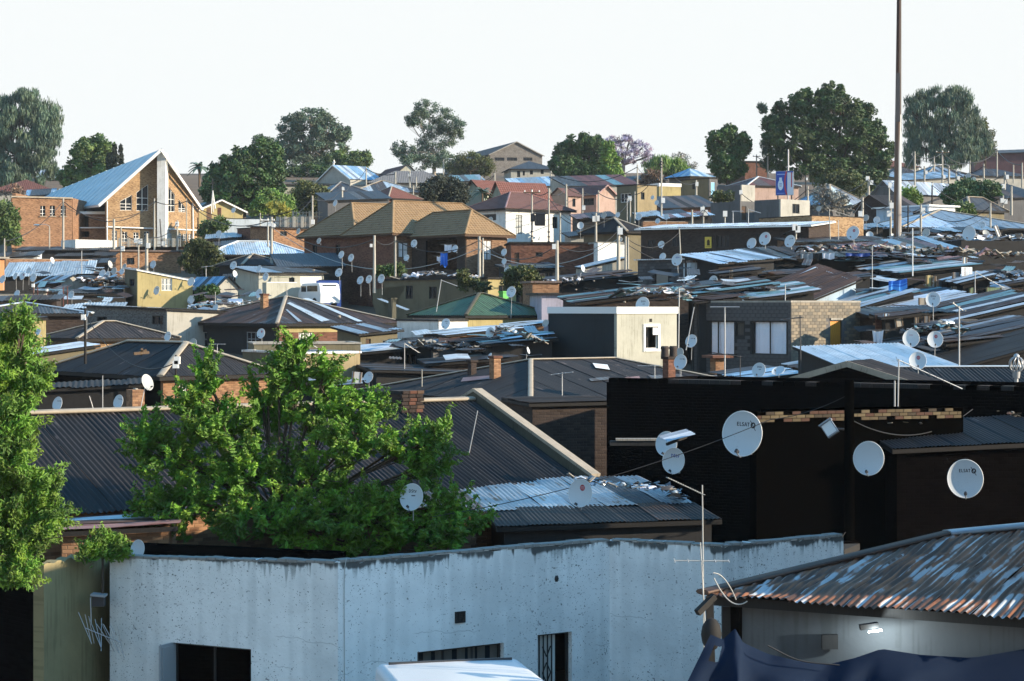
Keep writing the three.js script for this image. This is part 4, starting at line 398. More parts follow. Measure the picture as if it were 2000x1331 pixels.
{ // cross on a tall white tripod between two brick gate pillars
  const g = thing('cross_tower', 'slim white tripod with a dark cross between brick pillars by the church', 'cross', at(415, 440, 228)), L = (x, y, z = 228) => at(x, y, z).sub(g.position);
  mesh('leg', rod(L(412, 418), L(415, 372), 0.08, 0.05), M.frameWhite, g); mesh('leg', rod(L(420, 408), L(415, 372), 0.08, 0.05), M.frameWhite, g); mesh('leg', rod(L(416, 414, 230), L(415, 372), 0.08, 0.05), M.frameWhite, g);
  mesh('cross', [box(0.1, 1.5, 0.1, 0, 0, 0), box(0.6, 0.1, 0.1, 0, 0.15, 0)], M.metalDark, g).position.copy(L(414.5, 361));
  for (const [x, w, m] of [[408, 9, 'brickOrange'], [428, 7, 'brickRed']]) mesh('brick_pillar', box(w / F * 228, 34 / F * 228, w / F * 228), M[m], g).position.copy(L(x, 423));
}
function fence(name, label, x0, x1, yt, yb, z, n, m, z1 = z) { const a = at(x0, yb, z), g = thing(name, label, 'fence', a), b = at(x1, yb, z1).sub(a), h = (yb - yt) / F * z; for (let i = 0; i <= n; i++) { const p = b.clone().multiplyScalar(i / n), big = i % 5 === 0; mesh(big ? 'post' : 'pale', box(big ? 0.22 : 0.09, h * (big ? 1.08 : 1), big ? 0.2 : 0.04, p.x, h / 2, p.z), M[m], g); } for (const k of [0.25, 0.8]) mesh('rail', bar(V(0, h * k, -0.06), b.clone().add(V(0, h * k, -0.06)), 0.05, 0.08), M[m], g); return g; }
fence('palisade_fence', 'concrete palisade fence above the orange brick shed', 541, 606, 424, 444, 206, 20, 'poleConc');
fence('palisade_fence', 'pale palisade fence along the foot of the church', 233, 352, 466, 482, 226, 34, 'poleConc');
fence('panel_fence', 'low cream concrete fence behind the palisade by the yellow bush', 572, 650, 413, 427, 226, 12, 'capPale');
// ---------------------------------------------------------------- big tiled house: three stepped hipped blocks as one house
{
  const rt = (yr, ridge, ins) => ({ t: 'hip', ridge, yr, in: ins, tile: 'tileTan', e: 0.55, cap: 'tileTan', cw: 0.13, step: 0.3, fascia: 'doorBrown' });
  const h = bld({ n: 'tiled_house', l: 'large brick house with a stepped tan tiled roof in the middle of the slope', x: 697, z: 170, th: 38, xl: 594, W: 12, yt: 458, yb: 548, wall: 'brickBrown', side: 'brickRed', roof: rt(397, 'x', 2.3), wins: [{ f: 'side', r: [610, 478, 619, 498] }, { f: 'side', r: [655, 478, 664, 500] }, { r: [706, 478, 718, 500] }] });
  const wing = (o) => { const b = bld(o); const keep = [...b.g.children]; h.g.updateMatrixWorld(); b.g.updateMatrixWorld(); for (const c of keep) h.g.attach(c); scene.remove(b.g); return b; };
  wing({ n: 'wing', x: 770, z: 163, th: 38, D: 7, W: 12, yt: 456, yb: 548, wall: 'brickBrown', side: 'brickRed', roof: rt(393, 'x', 2.3), wins: [{ r: [778, 474, 797, 503], bars: [2, 2], curtain: 'curtain' }] });
  wing({ n: 'wing', x: 911, z: 158, th: 38, D: 9.5, xr: 988, yt: 458, yb: 548, wall: 'brickBrown', side: 'brickDark', roof: rt(411, 'z'), wins: [{ r: [944, 470, 960, 508], bars: [2, 3], curtain: 'curtain' }, { f: 'side', r: [831, 468, 892, 528], bare: true }] });
}
// ---------------------------------------------------------------- slope below the church
bld({ n: 'brick_house', l: 'low orange brick house below the palisade at the church', x: 217, z: 205, th: 24, D: 7, xr: 353, yt: 491, yb: 535, wall: 'brickOrange', roof: { t: 'flat', m: ['brownTin'], e: 0.25, th: 0.16 }, wins: [{ r: [247, 504, 262, 517], bars: [2, 1] }] });
bld({ n: 'white_shed', l: 'bright white low building in front of the church', c: 'shed', x: 147, z: 216, th: 36, D: 4, xr: 228, yt: 469, yb: 492, wall: 'white', roof: { t: 'flat', m: ['boxWhite'], e: 0.02, th: 0.05 } });
bld({ n: 'dark_shed', l: 'long dark shed with a black tin roof left of the orange brick house', c: 'shed', x: 30, z: 212, th: 6, D: 7, xr: 222, yt: 489, yb: 525, wall: 'darkgrey', roof: { t: 'shed', yr: 489, yl: 483, m: ['darkTin', 'darkTinB', 'slate'] } });
bld({ n: 'brick_wall', l: 'broken orange brick wall seen above the pale tin roofs on the left', c: 'wall', x: 10, z: 186, th: 26, D: 0.5, xr: 186, yt: 506, yb: 530, wall: 'brickOrange', roof: { t: 'flat', p: 0.02, m: ['conc'] } });
bld({ n: 'shack', l: 'wide shack with a pale blue grey tin roof on the left slope', c: 'shack', x: 8, z: 168, th: 10, D: 8.5, xr: 176, yt: 541, yb: 572, wall: 'concDark', roof: { t: 'shed', yr: 537, yl: 515, m: ['tin', 'tin', 'tinOld', 'paleTin'], rough: 0.03, jag: 0.3 } });
bld({ n: 'shack', l: 'shack with a peeling sunlit gable wall among the left dishes', c: 'shack', x: 121, z: 158, th: 36, xl: 74, xr: 172, yt: 551, yb: 590, wall: 'offwhite', side: 'darkgrey', roof: { t: 'gable', ridge: 'z', yr: 538, m: ['tin', 'tinOld', 'paleTin'], e: 0.3 } });
bld({ n: 'shack', l: 'dark patched shack between the peeling gable and the yellow house', c: 'shack', x: 180, z: 157, th: 24, D: 6, xr: 246, yt: 545, yb: 590, wall: 'darkgrey', side: 'grey', roof: { t: 'shed', yr: 548, yl: 538, m: ['tinOld', 'slate', 'darkTinB'], rough: 0.04, jag: 0.3 } });
bld({ n: 'orange_house', l: 'sliver of a salmon orange house wall at the left edge', x: -30, z: 152, th: 34, D: 5, xr: 8, yt: 505, yb: 590, wall: 'orange', roof: { t: 'flat', m: ['conc'] } });
bld({ n: 'low_house', l: 'low unplastered house with broken wall beneath the left dishes', x: -10, z: 146, th: 10, D: 5, xr: 90, yt: 571, yb: 600, wall: 'conc', roof: { t: 'flat', m: ['concDark'], e: 0.2 } });
bld({ n: 'low_house', l: 'dark low house behind the row of dishes left of the yellow house', x: 82, z: 148, th: 20, D: 6, xr: 245, yt: 573, yb: 604, wall: 'concDark', roof: { t: 'shed', yr: 576, yl: 566, m: ['darkTinB', 'tinOld'], rough: 0.03 } });
const yellowHouse = bld({ n: 'yellow_house', l: 'tall yellow shed roofed house with three dishes casting shadows', x: 268, z: 150, th: 30, xl: 243, xr: 376, yt: 527, yb: 604, wall: 'yellow', side: 'olive', roof: { t: 'shed', yr: 548, yl: 524, m: ['tinBright', 'paleTin'], e: 0.12, fascia: 'frameWhite' }, wins: [{ r: [315, 544, 336, 568], bars: [1, 2], fm: 'frameWhite', curtain: 'curtainWhite' }, { f: 'side', r: [252, 545, 262, 560], bars: [1, 1] }] });
bld({ n: 'blue_roof_shack', l: 'shack with a blue tin roof and weathered gable right of the yellow house', c: 'shack', x: 424, z: 150, th: 34, xl: 368, xr: 464, yt: 561, yb: 596, wall: 'offwhite', side: 'darkgrey', roof: { t: 'gable', ridge: 'z', yr: 541, m: ['blueTin', 'tinBlue', 'slate'], e: 0.3 } });
bld({ n: 'tin_house', l: 'wide house with a bright pale blue tin roof left of the big tiled house', x: 408, z: 184, th: 12, D: 9, xr: 600, yt: 497, yb: 520, wall: 'concDark', roof: { t: 'hip', ridge: 'x', yr: 472, m: ['paleTin', 'tinBright', 'tinBlue'], e: 0.5, cap: 'boxWhite', in: 3 } });
bld({ n: 'dark_roof_house', l: 'dark hipped tin roof house right of the round olive tree', x: 475, z: 170, th: 38, xl: 428, xr: 560, yt: 517, yb: 545, wall: 'darkgrey', roof: { t: 'hip', ridge: 'x', yr: 497, m: ['darkTinB', 'slate', 'darkTin'], cap: 'capPale' } });
bld({ n: 'low_house', l: 'low house with half dark half light blue roof below the big tiled house', x: 548, z: 163, th: 12, D: 7, xr: 668, yt: 522, yb: 550, wall: 'concDark', roof: { t: 'shed', yr: 520, yl: 498, m: ['tinBlue', 'tin', 'slate'], runs: 0.7 } });
bld({ n: 'garage', l: 'cream garage with a green awning window left of the parked vehicle', c: 'garage', x: 505, z: 157, th: 30, D: 5, xr: 632, yt: 533, yb: 562, wall: 'cream', roof: { t: 'shed', yr: 533, yl: 522, m: ['tin', 'tinOld'] }, wins: [{ r: [586, 537, 630, 558], door: 'frameWhite', fm: 'frameWhite' }, { r: [564, 543, 575, 552], bars: [1, 1] }] });
{ const a = at(537, 533, 155.6), g = scene.children.find((o) => o.name === 'garage'); g.updateMatrixWorld(); const p = g.worldToLocal(a.clone()); mesh('awning', box(0.9, 0.04, 1.1, p.x + 0.5, p.y - 0.35, p.z + 0.3).rotateX(0), M.greenTin, g).rotation.x = 0; }
bld({ n: 'cream_wall', l: 'sunlit cream yard wall left of the parked vehicle', c: 'wall', x: 520, z: 146, th: 38, D: 0.6, xr: 587, yt: 552, yb: 590, wall: 'cream', roof: { t: 'flat', p: 0.03, m: ['boxWhite'] } });
bld({ n: 'olive_house', l: 'long olive flat roofed house with two dark windows below the big tiled house', x: 953, z: 143, th: 40, xl: 680, xr: 1008, D: 13, yt: 545, yb: 612, wall: 'yellow', side: 'olive', roof: { t: 'flat', m: ['concDark'], e: 0.15, th: 0.12 }, wins: [{ f: 'side', r: [792, 558, 806, 584] }, { f: 'side', r: [838, 560, 853, 584] }, { f: 'side', r: [712, 566, 728, 590] }, { r: [974, 558, 992, 575] }] });
bld({ n: 'brick_row_house', l: 'dark red brick row house below the white house with pale end wall', x: 1168, z: 152, th: 14, W: 2.2, xl: 1000, D: 7, yt: 476, yb: 525, wall: 'white', side: 'brickRed', roof: { t: 'flat', m: ['conc'], e: 0.1 } });
bld({ n: 'brick_row_house', l: 'long dark red brick house with small window right of the big tiled house', x: 998, z: 154, th: 4, D: 6, xr: 1168, yt: 476, yb: 530, wall: 'brickRed', roof: { t: 'flat', m: ['concDark'], e: 0.15 }, wins: [{ r: [1046, 493, 1060, 502] }, { r: [1005, 494, 1014, 515], door: 'doorBrown' }] });
bld({ n: 'black_roof_house', l: 'house with a black hipped roof left of the long brick house', x: 1226, z: 176, th: 38, xl: 1140, xr: 1262, yt: 452, yb: 480, wall: 'olive', roof: { t: 'hip', ridge: 'x', yr: 428, m: ['darkTin', 'darkTinC'], cap: 'capPale', e: 0.4 } });
bld({ n: 'brick_wall', l: 'sunlit red brick wall behind the long brick house roof', c: 'wall', x: 1256, z: 182, th: 10, D: 0.6, xr: 1344, yt: 433, yb: 455, wall: 'brickOrange', roof: { t: 'flat', p: 0.02, m: ['conc'] } });
bld({ n: 'white_wall', l: 'small white sunlit wall piece above the poles beside the brick row house', c: 'wall', x: 1168, z: 150, th: 38, D: 0.5, xr: 1206, yt: 475, yb: 510, wall: 'white', roof: { t: 'flat', p: 0.02, m: ['conc'] } });
// long brick house with white roof edge
const longBrick = bld({ n: 'long_brick_house', l: 'long dark brick house with a white sloping roof edge and yellow poster', x: 1580, z: 148, th: 58, xl: 1252, W: 4, yt: 440, yb: 512, wall: 'brickDark', roof: { t: 'shed', yr: 434, yl: 447, m: ['paleTin', 'tinBright'], e: 0.4, fascia: 'boxWhite' }, wins: [{ f: 'side', r: [1265, 468, 1281, 492], bars: [2, 1] }, { f: 'side', r: [1312, 462, 1331, 482], bars: [2, 1] }, { f: 'side', r: [1400, 460, 1424, 484], bars: [3, 1] }, { f: 'side', r: [1478, 456, 1500, 484], bars: [2, 1] }] });
{ const c = document.createElement('canvas'); c.width = 64; c.height = 104; const x = c.getContext('2d'); x.fillStyle = '#cdb24a'; x.fillRect(0, 0, 64, 104); x.fillStyle = '#3c2a14'; x.beginPath(); x.ellipse(34, 46, 14, 22, 0, 0, 7); x.fill(); x.fillRect(20, 60, 28, 20); x.fillStyle = '#8a7430'; x.fillRect(8, 88, 48, 6); const t = new THREE.CanvasTexture(c); t.colorSpace = THREE.SRGBColorSpace; const [p, a] = spot(longBrick, 'side', 1384, 474, 0.04); const po = thing('poster', 'yellow poster with a dark head and shoulders on the long brick house', 'poster', p, a); mesh('board', box(0.62, 0.92, 0.03), M.frameDark, po); mesh('print', new THREE.PlaneGeometry(0.58, 0.88).translate(0, 0, 0.018), new THREE.MeshStandardMaterial({ map: t, roughness: 0.8 }), po); }
bld({ n: 'brick_house', l: 'bright sunlit red brick wall house in front of the bare shrub', x: 1586, z: 153, th: 36, D: 6, xr: 1687, yt: 422, yb: 480, wall: 'brickTan', roof: { t: 'flat', m: ['concDark'], e: 0.03, th: 0.06 } });
// ================================================================ the crowded middle: left of the frame first
bld({ n: 'tin_house', l: 'wide house with a streaked blue grey tin roof at the left edge', x: -70, z: 116, th: 16, D: 9, xr: 168, yt: 612, yb: 650, wall: 'brickDark', roof: { t: 'hip', ridge: 'x', yr: 592, m: ['tin', 'slate', 'tinOld', 'darkTinB'], e: 0.35, cap: 'paleTin', in: 4 } });
bld({ n: 'block_house', l: 'grey block house with white gutter behind the black wooden pole', x: 326, z: 124, th: 34, xl: 168, xr: 420, W: 6.5, yt: 604, yb: 645, wall: 'offwhite', side: 'brickGrey', roof: { t: 'shed', yr: 612, yl: 597, m: ['tinOld', 'paleTin'], e: 0.2 }, wins: [{ f: 'side', r: [188, 619, 208, 634] }, { f: 'side', r: [296, 617, 318, 634] }] });
bld({ n: 'dark_roof_house', l: 'low house with a dark hipped roof behind the black wooden pole', x: 157, z: 104, th: 36, xl: 90, xr: 336, yt: 661, yb: 700, wall: 'brickTan', side: 'brickGrey', roof: { t: 'hip', ridge: 'x', yr: 629, m: ['darkTin', 'darkTinB', 'darkTinB'], e: 0.35, cap: 'capPale', cw: 0.13 } });
bld({ n: 'yellow_house', l: 'yellow plastered house with two dishes behind the left foreground tree', x: 16, z: 98, th: 34, D: 6, xr: 89, yt: 626, yb: 720, wall: 'yellow', roof: { t: 'shed', yr: 622, yl: 616, m: ['darkTinB', 'slate'], e: 0.1 } });
bld({ n: 'lean_to', l: 'pale cream sloping roof strip behind the dark hipped roof on the left', c: 'lean-to', x: 20, z: 93, th: 30, D: 3, xr: 186, yt: 700, yb: 730, wall: 'olive', roof: { t: 'shed', yr: 676, yl: 694, m: ['paleTin', 'tinBright'], e: 0.2 } });
{ // long dark hipped roof with galvanised stripes
  const b = bld({ n: 'hip_roof_house', l: 'large house with a brown hipped tin roof striped by pale sheets', x: 545, z: 118, th: 38, xl: 347, xr: 777, yt: 632, yb: 700, wall: 'brickRed', side: 'darkgrey', roof: { t: 'hip', ridge: 'x', yr: 580, m: ['brownRust', 'brownRust', 'darkTinB', 'brownRust', 'tinOld'], runs: 0.35, e: 0.4, cap: 'capPale', cw: 0.13 }, wins: [{ f: 'side', r: [374, 649, 404, 690], bars: [3, 3], fm: 'frameGrey' }, { f: 'side', r: [480, 649, 505, 690], bars: [3, 3], fm: 'frameGrey' }, { r: [583, 647, 612, 676], bars: [3, 3], fm: 'frameWhite', curtain: 'curtainWhite' }] });
  mesh('wall_band', [box(b.W + 0.02, 0.55, 0.03, b.W / 2, b.H - 0.28, 0.018)], M.yellow, b.g);
  patch(b, 0, [[590, 584], [602, 584], [708, 629], [698, 630]], 'paleTin', 'roof_sheet'); patch(b, 0, [[560, 594], [566, 592], [644, 627], [628, 630]], 'paleTin', 'roof_sheet'); patch(b, 0, [[557, 606], [561, 606], [590, 630], [582, 630]], 'tin', 'roof_sheet'); patch(b, 0, [[735, 585], [745, 585], [800, 606], [794, 608]], 'tin', 'roof_sheet'); chimney(b, 516, 577, 602, 16, 124, 'brickOrange', { cap: 'brickRed' }); chimney(b, 766, 585, 595, 15, 125, 'moss');
}
bld({ n: 'porch', l: 'lean-to porch with tin roof against the striped hipped roof house', c: 'porch', x: 704, z: 112, th: 36, D: 2.6, xr: 776, yt: 652, yb: 690, wall: 'olive', roof: { t: 'shed', yr: 645, yl: 640, m: ['tin', 'brownRust', 'brownRust'], e: 0.3 }, wins: [{ r: [714, 662, 724, 690], door: 'doorBrown' }] });
{
  const b = bld({ n: 'green_roof_house', l: 'white and tan house with a dark green hipped tin roof', x: 912, z: 121, th: 36, xl: 806, xr: 1075, yt: 616, yb: 680, wall: 'yellow', side: 'white', roof: { t: 'hip', ridge: 'x', yr: 574, m: ['greenTin'], e: 0.3, cap: 'moss', cw: 0.14 } });
  chimney(b, 984, 572, 600, 18, 126, 'greenPl');
}
bld({ n: 'white_extension', l: 'white plastered extension wall left of the dark green roof house', c: 'building', x: 857, z: 114, th: 34, xl: 775, W: 2, yt: 628, yb: 680, wall: 'white', roof: { t: 'flat', m: ['darkTin'], e: 0.06, th: 0.1 } });
bld({ n: 'shack', l: 'shack with a long thin pale roof slab in front of the dark green roof', c: 'shack', x: 880, z: 106, th: 20, xl: 855, D: 5, xr: 1010, yt: 655, yb: 700, wall: 'brickBrown', roof: { t: 'shed', yr: 643, yl: 650, m: ['paleTin', 'tinBright', 'tin'], e: 0.4, jag: 0.2 } });
bld({ n: 'lilac_house', l: 'lilac plastered house with dark window behind the cream box building', x: 1058, z: 122, th: 8, D: 5, xr: 1192, yt: 576, yb: 650, wall: 'lilac', roof: { t: 'flat', m: ['darkTin'], e: 0.25, th: 0.12 }, wins: [{ r: [1120, 575, 1152, 604], bars: [2, 1], mb: 0.08 }] });
// hut row around (1000-1250, 500-570)
bld({ n: 'shack', l: 'dark shack with sagging tin roof below the brick row houses', c: 'shack', x: 1000, z: 146, th: 10, D: 6, xr: 1095, yt: 527, yb: 575, wall: 'darkgrey', roof: { t: 'shed', yr: 524, yl: 518, m: ['slate', 'tinOld', 'darkTinB'], rough: 0.05, jag: 0.3 }, wins: [{ r: [1064, 532, 1080, 556] }] });
bld({ n: 'shack', l: 'plastered shack with a sunlit sloping wall left of the twin poles', c: 'shack', x: 1142, z: 140, th: 7, D: 4, xr: 1222, yt: 524, yb: 560, wall: 'offwhite', roof: { t: 'shed', yr: 505, yl: 522, m: ['paleTin', 'tin'], e: 0.1 } });
bld({ n: 'shack', l: 'low shack with dark rubbish covered roof right of the tall concrete pole', c: 'shack', x: 1096, z: 132, th: 7, D: 7, xr: 1252, yt: 556, yb: 600, wall: 'darkgrey', roof: { t: 'shed', yr: 540, yl: 545, m: ['tinOld', 'darkTinB', 'brownRust', 'slate'], rough: 0.08, jag: 0.5 } });
bld({ n: 'brick_shed', l: 'small orange brick shed at the foot of the tall concrete pole', c: 'shed', x: 1040, z: 127, th: 12, D: 3, xr: 1092, yt: 553, yb: 590, wall: 'brickOrange', roof: { t: 'flat', m: ['brownTin'], e: 0.15 } });
{
  const b = bld({ n: 'block_hut', l: 'dark grey block hut with wooden door and thin tin roof edge', c: 'hut', x: 1345, z: 128, th: 48, xl: 1246, W: 2.5, yt: 507, yb: 570, wall: 'grey', side: 'concDark', roof: { t: 'flat', m: ['paleTin'], e: 0.2, th: 0.07 }, wins: [{ f: 'side', r: [1280, 531, 1305, 562], door: 'woodGrey' }] });
  blocks(b, 'side', b.D, b.H, b.wins, { mats: ['blkA', 'blkB', 'blkC'].map((k, i) => (mat(k, [[0.085, 0.085, 0.09], [0.10, 0.10, 0.105], [0.07, 0.07, 0.075]][i], { map: T.block, roughness: 0.95 }), k)), max: 200 });
}
bld({ n: 'white_hut', l: 'white plastered hut with one black window beside the dark block hut', c: 'hut', x: 1348, z: 126, th: 6, D: 4, xr: 1404, yt: 513, yb: 565, wall: 'bluewhite', roof: { t: 'flat', m: ['tinOld'], e: 0.05 }, wins: [{ r: [1358, 525, 1383, 556] }] });
bld({ n: 'shack', l: 'shack with a bright warped tin roof over the white hut', c: 'shack', x: 1404, z: 124, th: 30, xl: 1338, xr: 1512, yt: 514, yb: 560, wall: 'darkgrey', roof: { t: 'shed', yr: 505, yl: 500, m: ['paleTin', 'tinBright', 'tin'], e: 0.4, jag: 0.4, rough: 0.04 } });
bld({ n: 'shack', l: 'shack with a rusty grey tin roof and teal edge behind the cream box building', c: 'shack', x: 1132, z: 113, th: 7, D: 6.5, xr: 1345, yt: 592, yb: 640, wall: 'brickDark', roof: { t: 'shed', yr: 566, yl: 580, m: ['tinOld', 'brownRust', 'tinOld', 'tinTeal', 'slate'], rough: 0.07, jag: 0.5 } });
bld({ n: 'shack', l: 'shack with a weathered brown tin roof above the dark block house', c: 'shack', x: 1368, z: 114, th: 7, D: 7, xr: 1512, yt: 575, yb: 615, wall: 'darkgrey', roof: { t: 'shed', yr: 556, yl: 560, m: ['tinOld', 'brownRust', 'tinOld', 'tinTeal'], rough: 0.05, jag: 0.3 } });
{ // the block-built house with curtained windows: every block is a piece
  ['blkD', 'blkE', 'blkF', 'blkG'].forEach((k, i) => mat(k, [[0.20, 0.175, 0.14], [0.245, 0.21, 0.16], [0.165, 0.15, 0.125], [0.28, 0.235, 0.175]][i], { map: T.block, roughness: 0.95 }));
  const b = bld({ n: 'block_house', l: 'two toned block house with white curtained windows and orange door', x: 1545, z: 103, th: 38, xl: 1353, xr: 1681, yt: 591, yb: 728, wall: 'grey', side: 'darkgrey', roof: { t: 'flat', p: 0.25, m: ['concDark'], cap: 'conc', ch: 0.1, co: 0.02 }, wins: [{ f: 'side', r: [1369, 628, 1434, 692], bars: [2, 1], mb: 0.07, curtain: 'curtain', clear: true }, { f: 'side', r: [1438, 630, 1453, 656], bars: [1, 1], curtain: 'curtainDark' }, { f: 'side', r: [1470, 628, 1536, 692], bars: [2, 1], mb: 0.07, curtain: 'curtain', clear: true }, { r: [1622, 626, 1645, 700], door: 'doorOrange', fm: 'doorBrown' }] });
  const n = blocks(b, 'front', b.W, b.H, b.wins, { mats: ['blkD', 'blkE', 'blkF', 'blkG'], max: 190, bw: 0.36, bh: 0.17 }); blocks(b, 'side', b.D, b.H, b.wins, { mats: ['blkA', 'blkB', 'blkC'], max: 300, used: n, bw: 0.4, bh: 0.2 });
  mesh('lintel', box(0.95, 0.12, 0.05, (b.wins[3].x0 + b.wins[3].x1) / 2, b.wins[3].y1 + 0.07, 0.05), M.conc, b.g);
}
{ // cream box building
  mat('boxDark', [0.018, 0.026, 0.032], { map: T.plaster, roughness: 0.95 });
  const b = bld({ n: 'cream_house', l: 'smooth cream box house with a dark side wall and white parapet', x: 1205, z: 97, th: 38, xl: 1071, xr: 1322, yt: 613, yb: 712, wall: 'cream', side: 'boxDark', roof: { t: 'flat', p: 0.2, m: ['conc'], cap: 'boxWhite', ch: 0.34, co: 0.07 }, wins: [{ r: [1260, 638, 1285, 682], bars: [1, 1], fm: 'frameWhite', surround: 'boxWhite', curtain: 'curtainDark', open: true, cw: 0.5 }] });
  mesh('air_vent', box(0.16, 0.16, 0.02, b.front.loc(1271, 626)[0], b.front.loc(1271, 626)[1], 0.012), M.woodBlack, b.g);
  const w = b.wins[0]; mesh('open_casement', box(0.34, 0.36, 0.03, w.x1 - 0.22, w.y1 - 0.24, 0.05).rotateX(0), M.boxWhite, b.g);
}
// big dark hipped roof in front of the cream house
{
  const b = bld({ n: 'hip_roof_house', l: 'large house with a wide black hipped tin roof and pale ridge caps', x: 1040, z: 76, th: 34, xl: 716, xr: 1540, yt: 786, yb: 850, wall: 'brickTan', side: 'brickDark', roof: { t: 'hip', ridge: 'x', yr: 704, in: 4.4, m: ['darkTin', 'darkTin', 'darkTin', 'darkTinB'], e: 0.3, cap: 'capPale', cw: 0.11, per: 0.15, amp: 0.012, w: 0.8 } });
  chimney(b, 967, 700, 726, 22, 82, 'brickOrange', { cap: 'brickRed' }); chimney(b, 922, 708, 724, 17, 84, 'brickDark'); chimney(b, 1307, 702, 728, 24, 77, 'brickRed', { pots: 2, cap: 'brickDark' });
  patch(b, 0, [[1157, 713], [1186, 716], [1191, 726], [1163, 722]], 'boxWhite', 'patch_sheet', 0.08); patch(b, 0, [[1150, 742], [1190, 738], [1192, 744], [1154, 747]], 'tinOld'); patch(b, 0, [[1220, 740], [1248, 737], [1252, 744], [1226, 746]], 'fadedRed'); patch(b, 0, [[1265, 736], [1330, 733], [1340, 744], [1275, 744]], 'tinOld'); patch(b, 0, [[1292, 724], [1304, 724], [1345, 750], [1332, 751]], 'tinOld'); patch(b, 0, [[1350, 738], [1400, 735], [1404, 741], [1356, 744]], 'tinOld'); patch(b, 2, [[905, 740], [965, 735], [962, 742], [900, 748]], 'fadedRed');
}
bld({ n: 'block_hut', l: 'dark block hut with satellite dish left of the wide black hipped roof', c: 'hut', x: 735, z: 91, th: 14, D: 6, xr: 900, yt: 724, yb: 775, wall: 'concDark', roof: { t: 'shed', yr: 728, yl: 712, m: ['darkTinB', 'slate'], e: 0.3 } });
bld({ n: 'brick_hut', l: 'chimney backed brick hut right of the wide black hipped roof', c: 'hut', x: 1398, z: 93, th: 20, D: 0.6, xr: 1416, yt: 700, yb: 735, wall: 'brickOrange', roof: { t: 'flat', m: ['brickRed'] } });
bld({ n: 'tan_house', l: 'flat roofed tan house with grey parapet behind the big foreground tree', x: 590, z: 93, th: 36, xl: 492, D: 6, xr: 703, yt: 692, yb: 760, wall: 'tan', side: 'olive', roof: { t: 'flat', p: 0.12, m: ['tin'], cap: 'paleTin', ch: 0.1 } });
bld({ n: 'tan_house', l: 'long tan house with a grey parapet roof in front of the striped hipped roof', x: 496, z: 98, th: 12, D: 4, xr: 704, yt: 673, yb: 720, wall: 'olive', roof: { t: 'flat', p: 0.2, m: ['tin'], cap: 'conc', ch: 0.08 } });
bld({ n: 'shack', l: 'black shack with a bright corrugated awning beside the tan house', c: 'shack', x: 700, z: 99, th: 7, D: 5, xr: 772, yt: 690, yb: 740, wall: 'woodBlack', roof: { t: 'shed', yr: 684, yl: 678, m: ['tinBright', 'paleTin'], e: 0.4, per: 0.15 } });
bld({ n: 'block_shack', l: 'grey block shack with rough tin roof below the white extension', c: 'shack', x: 846, z: 101, th: 30, xl: 762, xr: 952, yt: 680, yb: 740, wall: 'grey', side: 'darkgrey', roof: { t: 'shed', yr: 682, yl: 668, m: ['darkTinB', 'slate', 'darkTin'], rough: 0.06, jag: 0.4 }, wins: [{ f: 'side', r: [790, 692, 812, 722] }, { r: [868, 692, 882, 716] }] });
bld({ n: 'shack', l: 'shack with teal and grey tin sheets left of the cream box house', c: 'shack', x: 960, z: 98, th: 7, D: 5, xr: 1078, yt: 674, yb: 720, wall: 'darkgrey', roof: { t: 'shed', yr: 664, yl: 668, m: ['tin', 'tinTeal', 'slate', 'paleTin'], rough: 0.05, jag: 0.4 } });
bld({ n: 'shack', l: 'low shack with a dark roof and thin teal ridge strip left of the chimneys', c: 'shack', x: 842, z: 94, th: 7, D: 5, xr: 1000, yt: 712, yb: 745, wall: 'brickDark', roof: { t: 'shed', yr: 700, yl: 705, m: ['slate', 'tinOld', 'tinTeal'], rough: 0.03 } });
{ // dark hipped roof at the left
  const b = bld({ n: 'hip_roof_house', l: 'black hipped tin roof house with a broad pale ridge cap on the left', x: 318, z: 85, th: 40, xl: 92, xr: 530, yt: 735, yb: 800, wall: 'brickOrange', side: 'brickSoot', roof: { t: 'hip', ridge: 'z', yr: 671, m: ['darkTin', 'darkTin', 'darkTinC'], e: 0.35, cap: 'capPale', cw: 0.17, per: 0.15, amp: 0.012 }, wins: [{ r: [350, 748, 365, 778], bars: [2, 2], fm: 'frameWhite' }, { r: [398, 760, 412, 780], bars: [2, 2] }] });
  mesh('roof_hole_timber', [bar(V(0, 0, 0), V(0.5, 0.2, 0.2), 0.1), bar(V(0.3, 0, 0.1), V(0.1, 0.25, 0.5), 0.1), bar(V(-0.2, 0.05, 0.3), V(0.5, 0.1, 0.4), 0.12)], M.wood, b.g).position.copy(b.local(at(262, 694, 86.5)).add(V(0, 0.02, 0)));
}
bld({ n: 'black_canopy', l: 'long black canopy sheet under the eave of the left hipped roof', c: 'canopy', x: 75, z: 78, th: 12, D: 2.2, xr: 275, yt: 762, yb: 815, wall: 'black', roof: { t: 'shed', yr: 752, yl: 752, m: ['darkTinC', 'darkTin'], e: 0.2, jag: 0.2 } });
bld({ n: 'brick_stub', l: 'broken orange brick pier beside the tilted dish on the left', c: 'pier', x: 258, z: 76, th: 30, D: 0.7, xr: 282, yt: 762, yb: 815, wall: 'brickOrange', roof: { t: 'flat', p: 0.02, m: ['conc'] } });
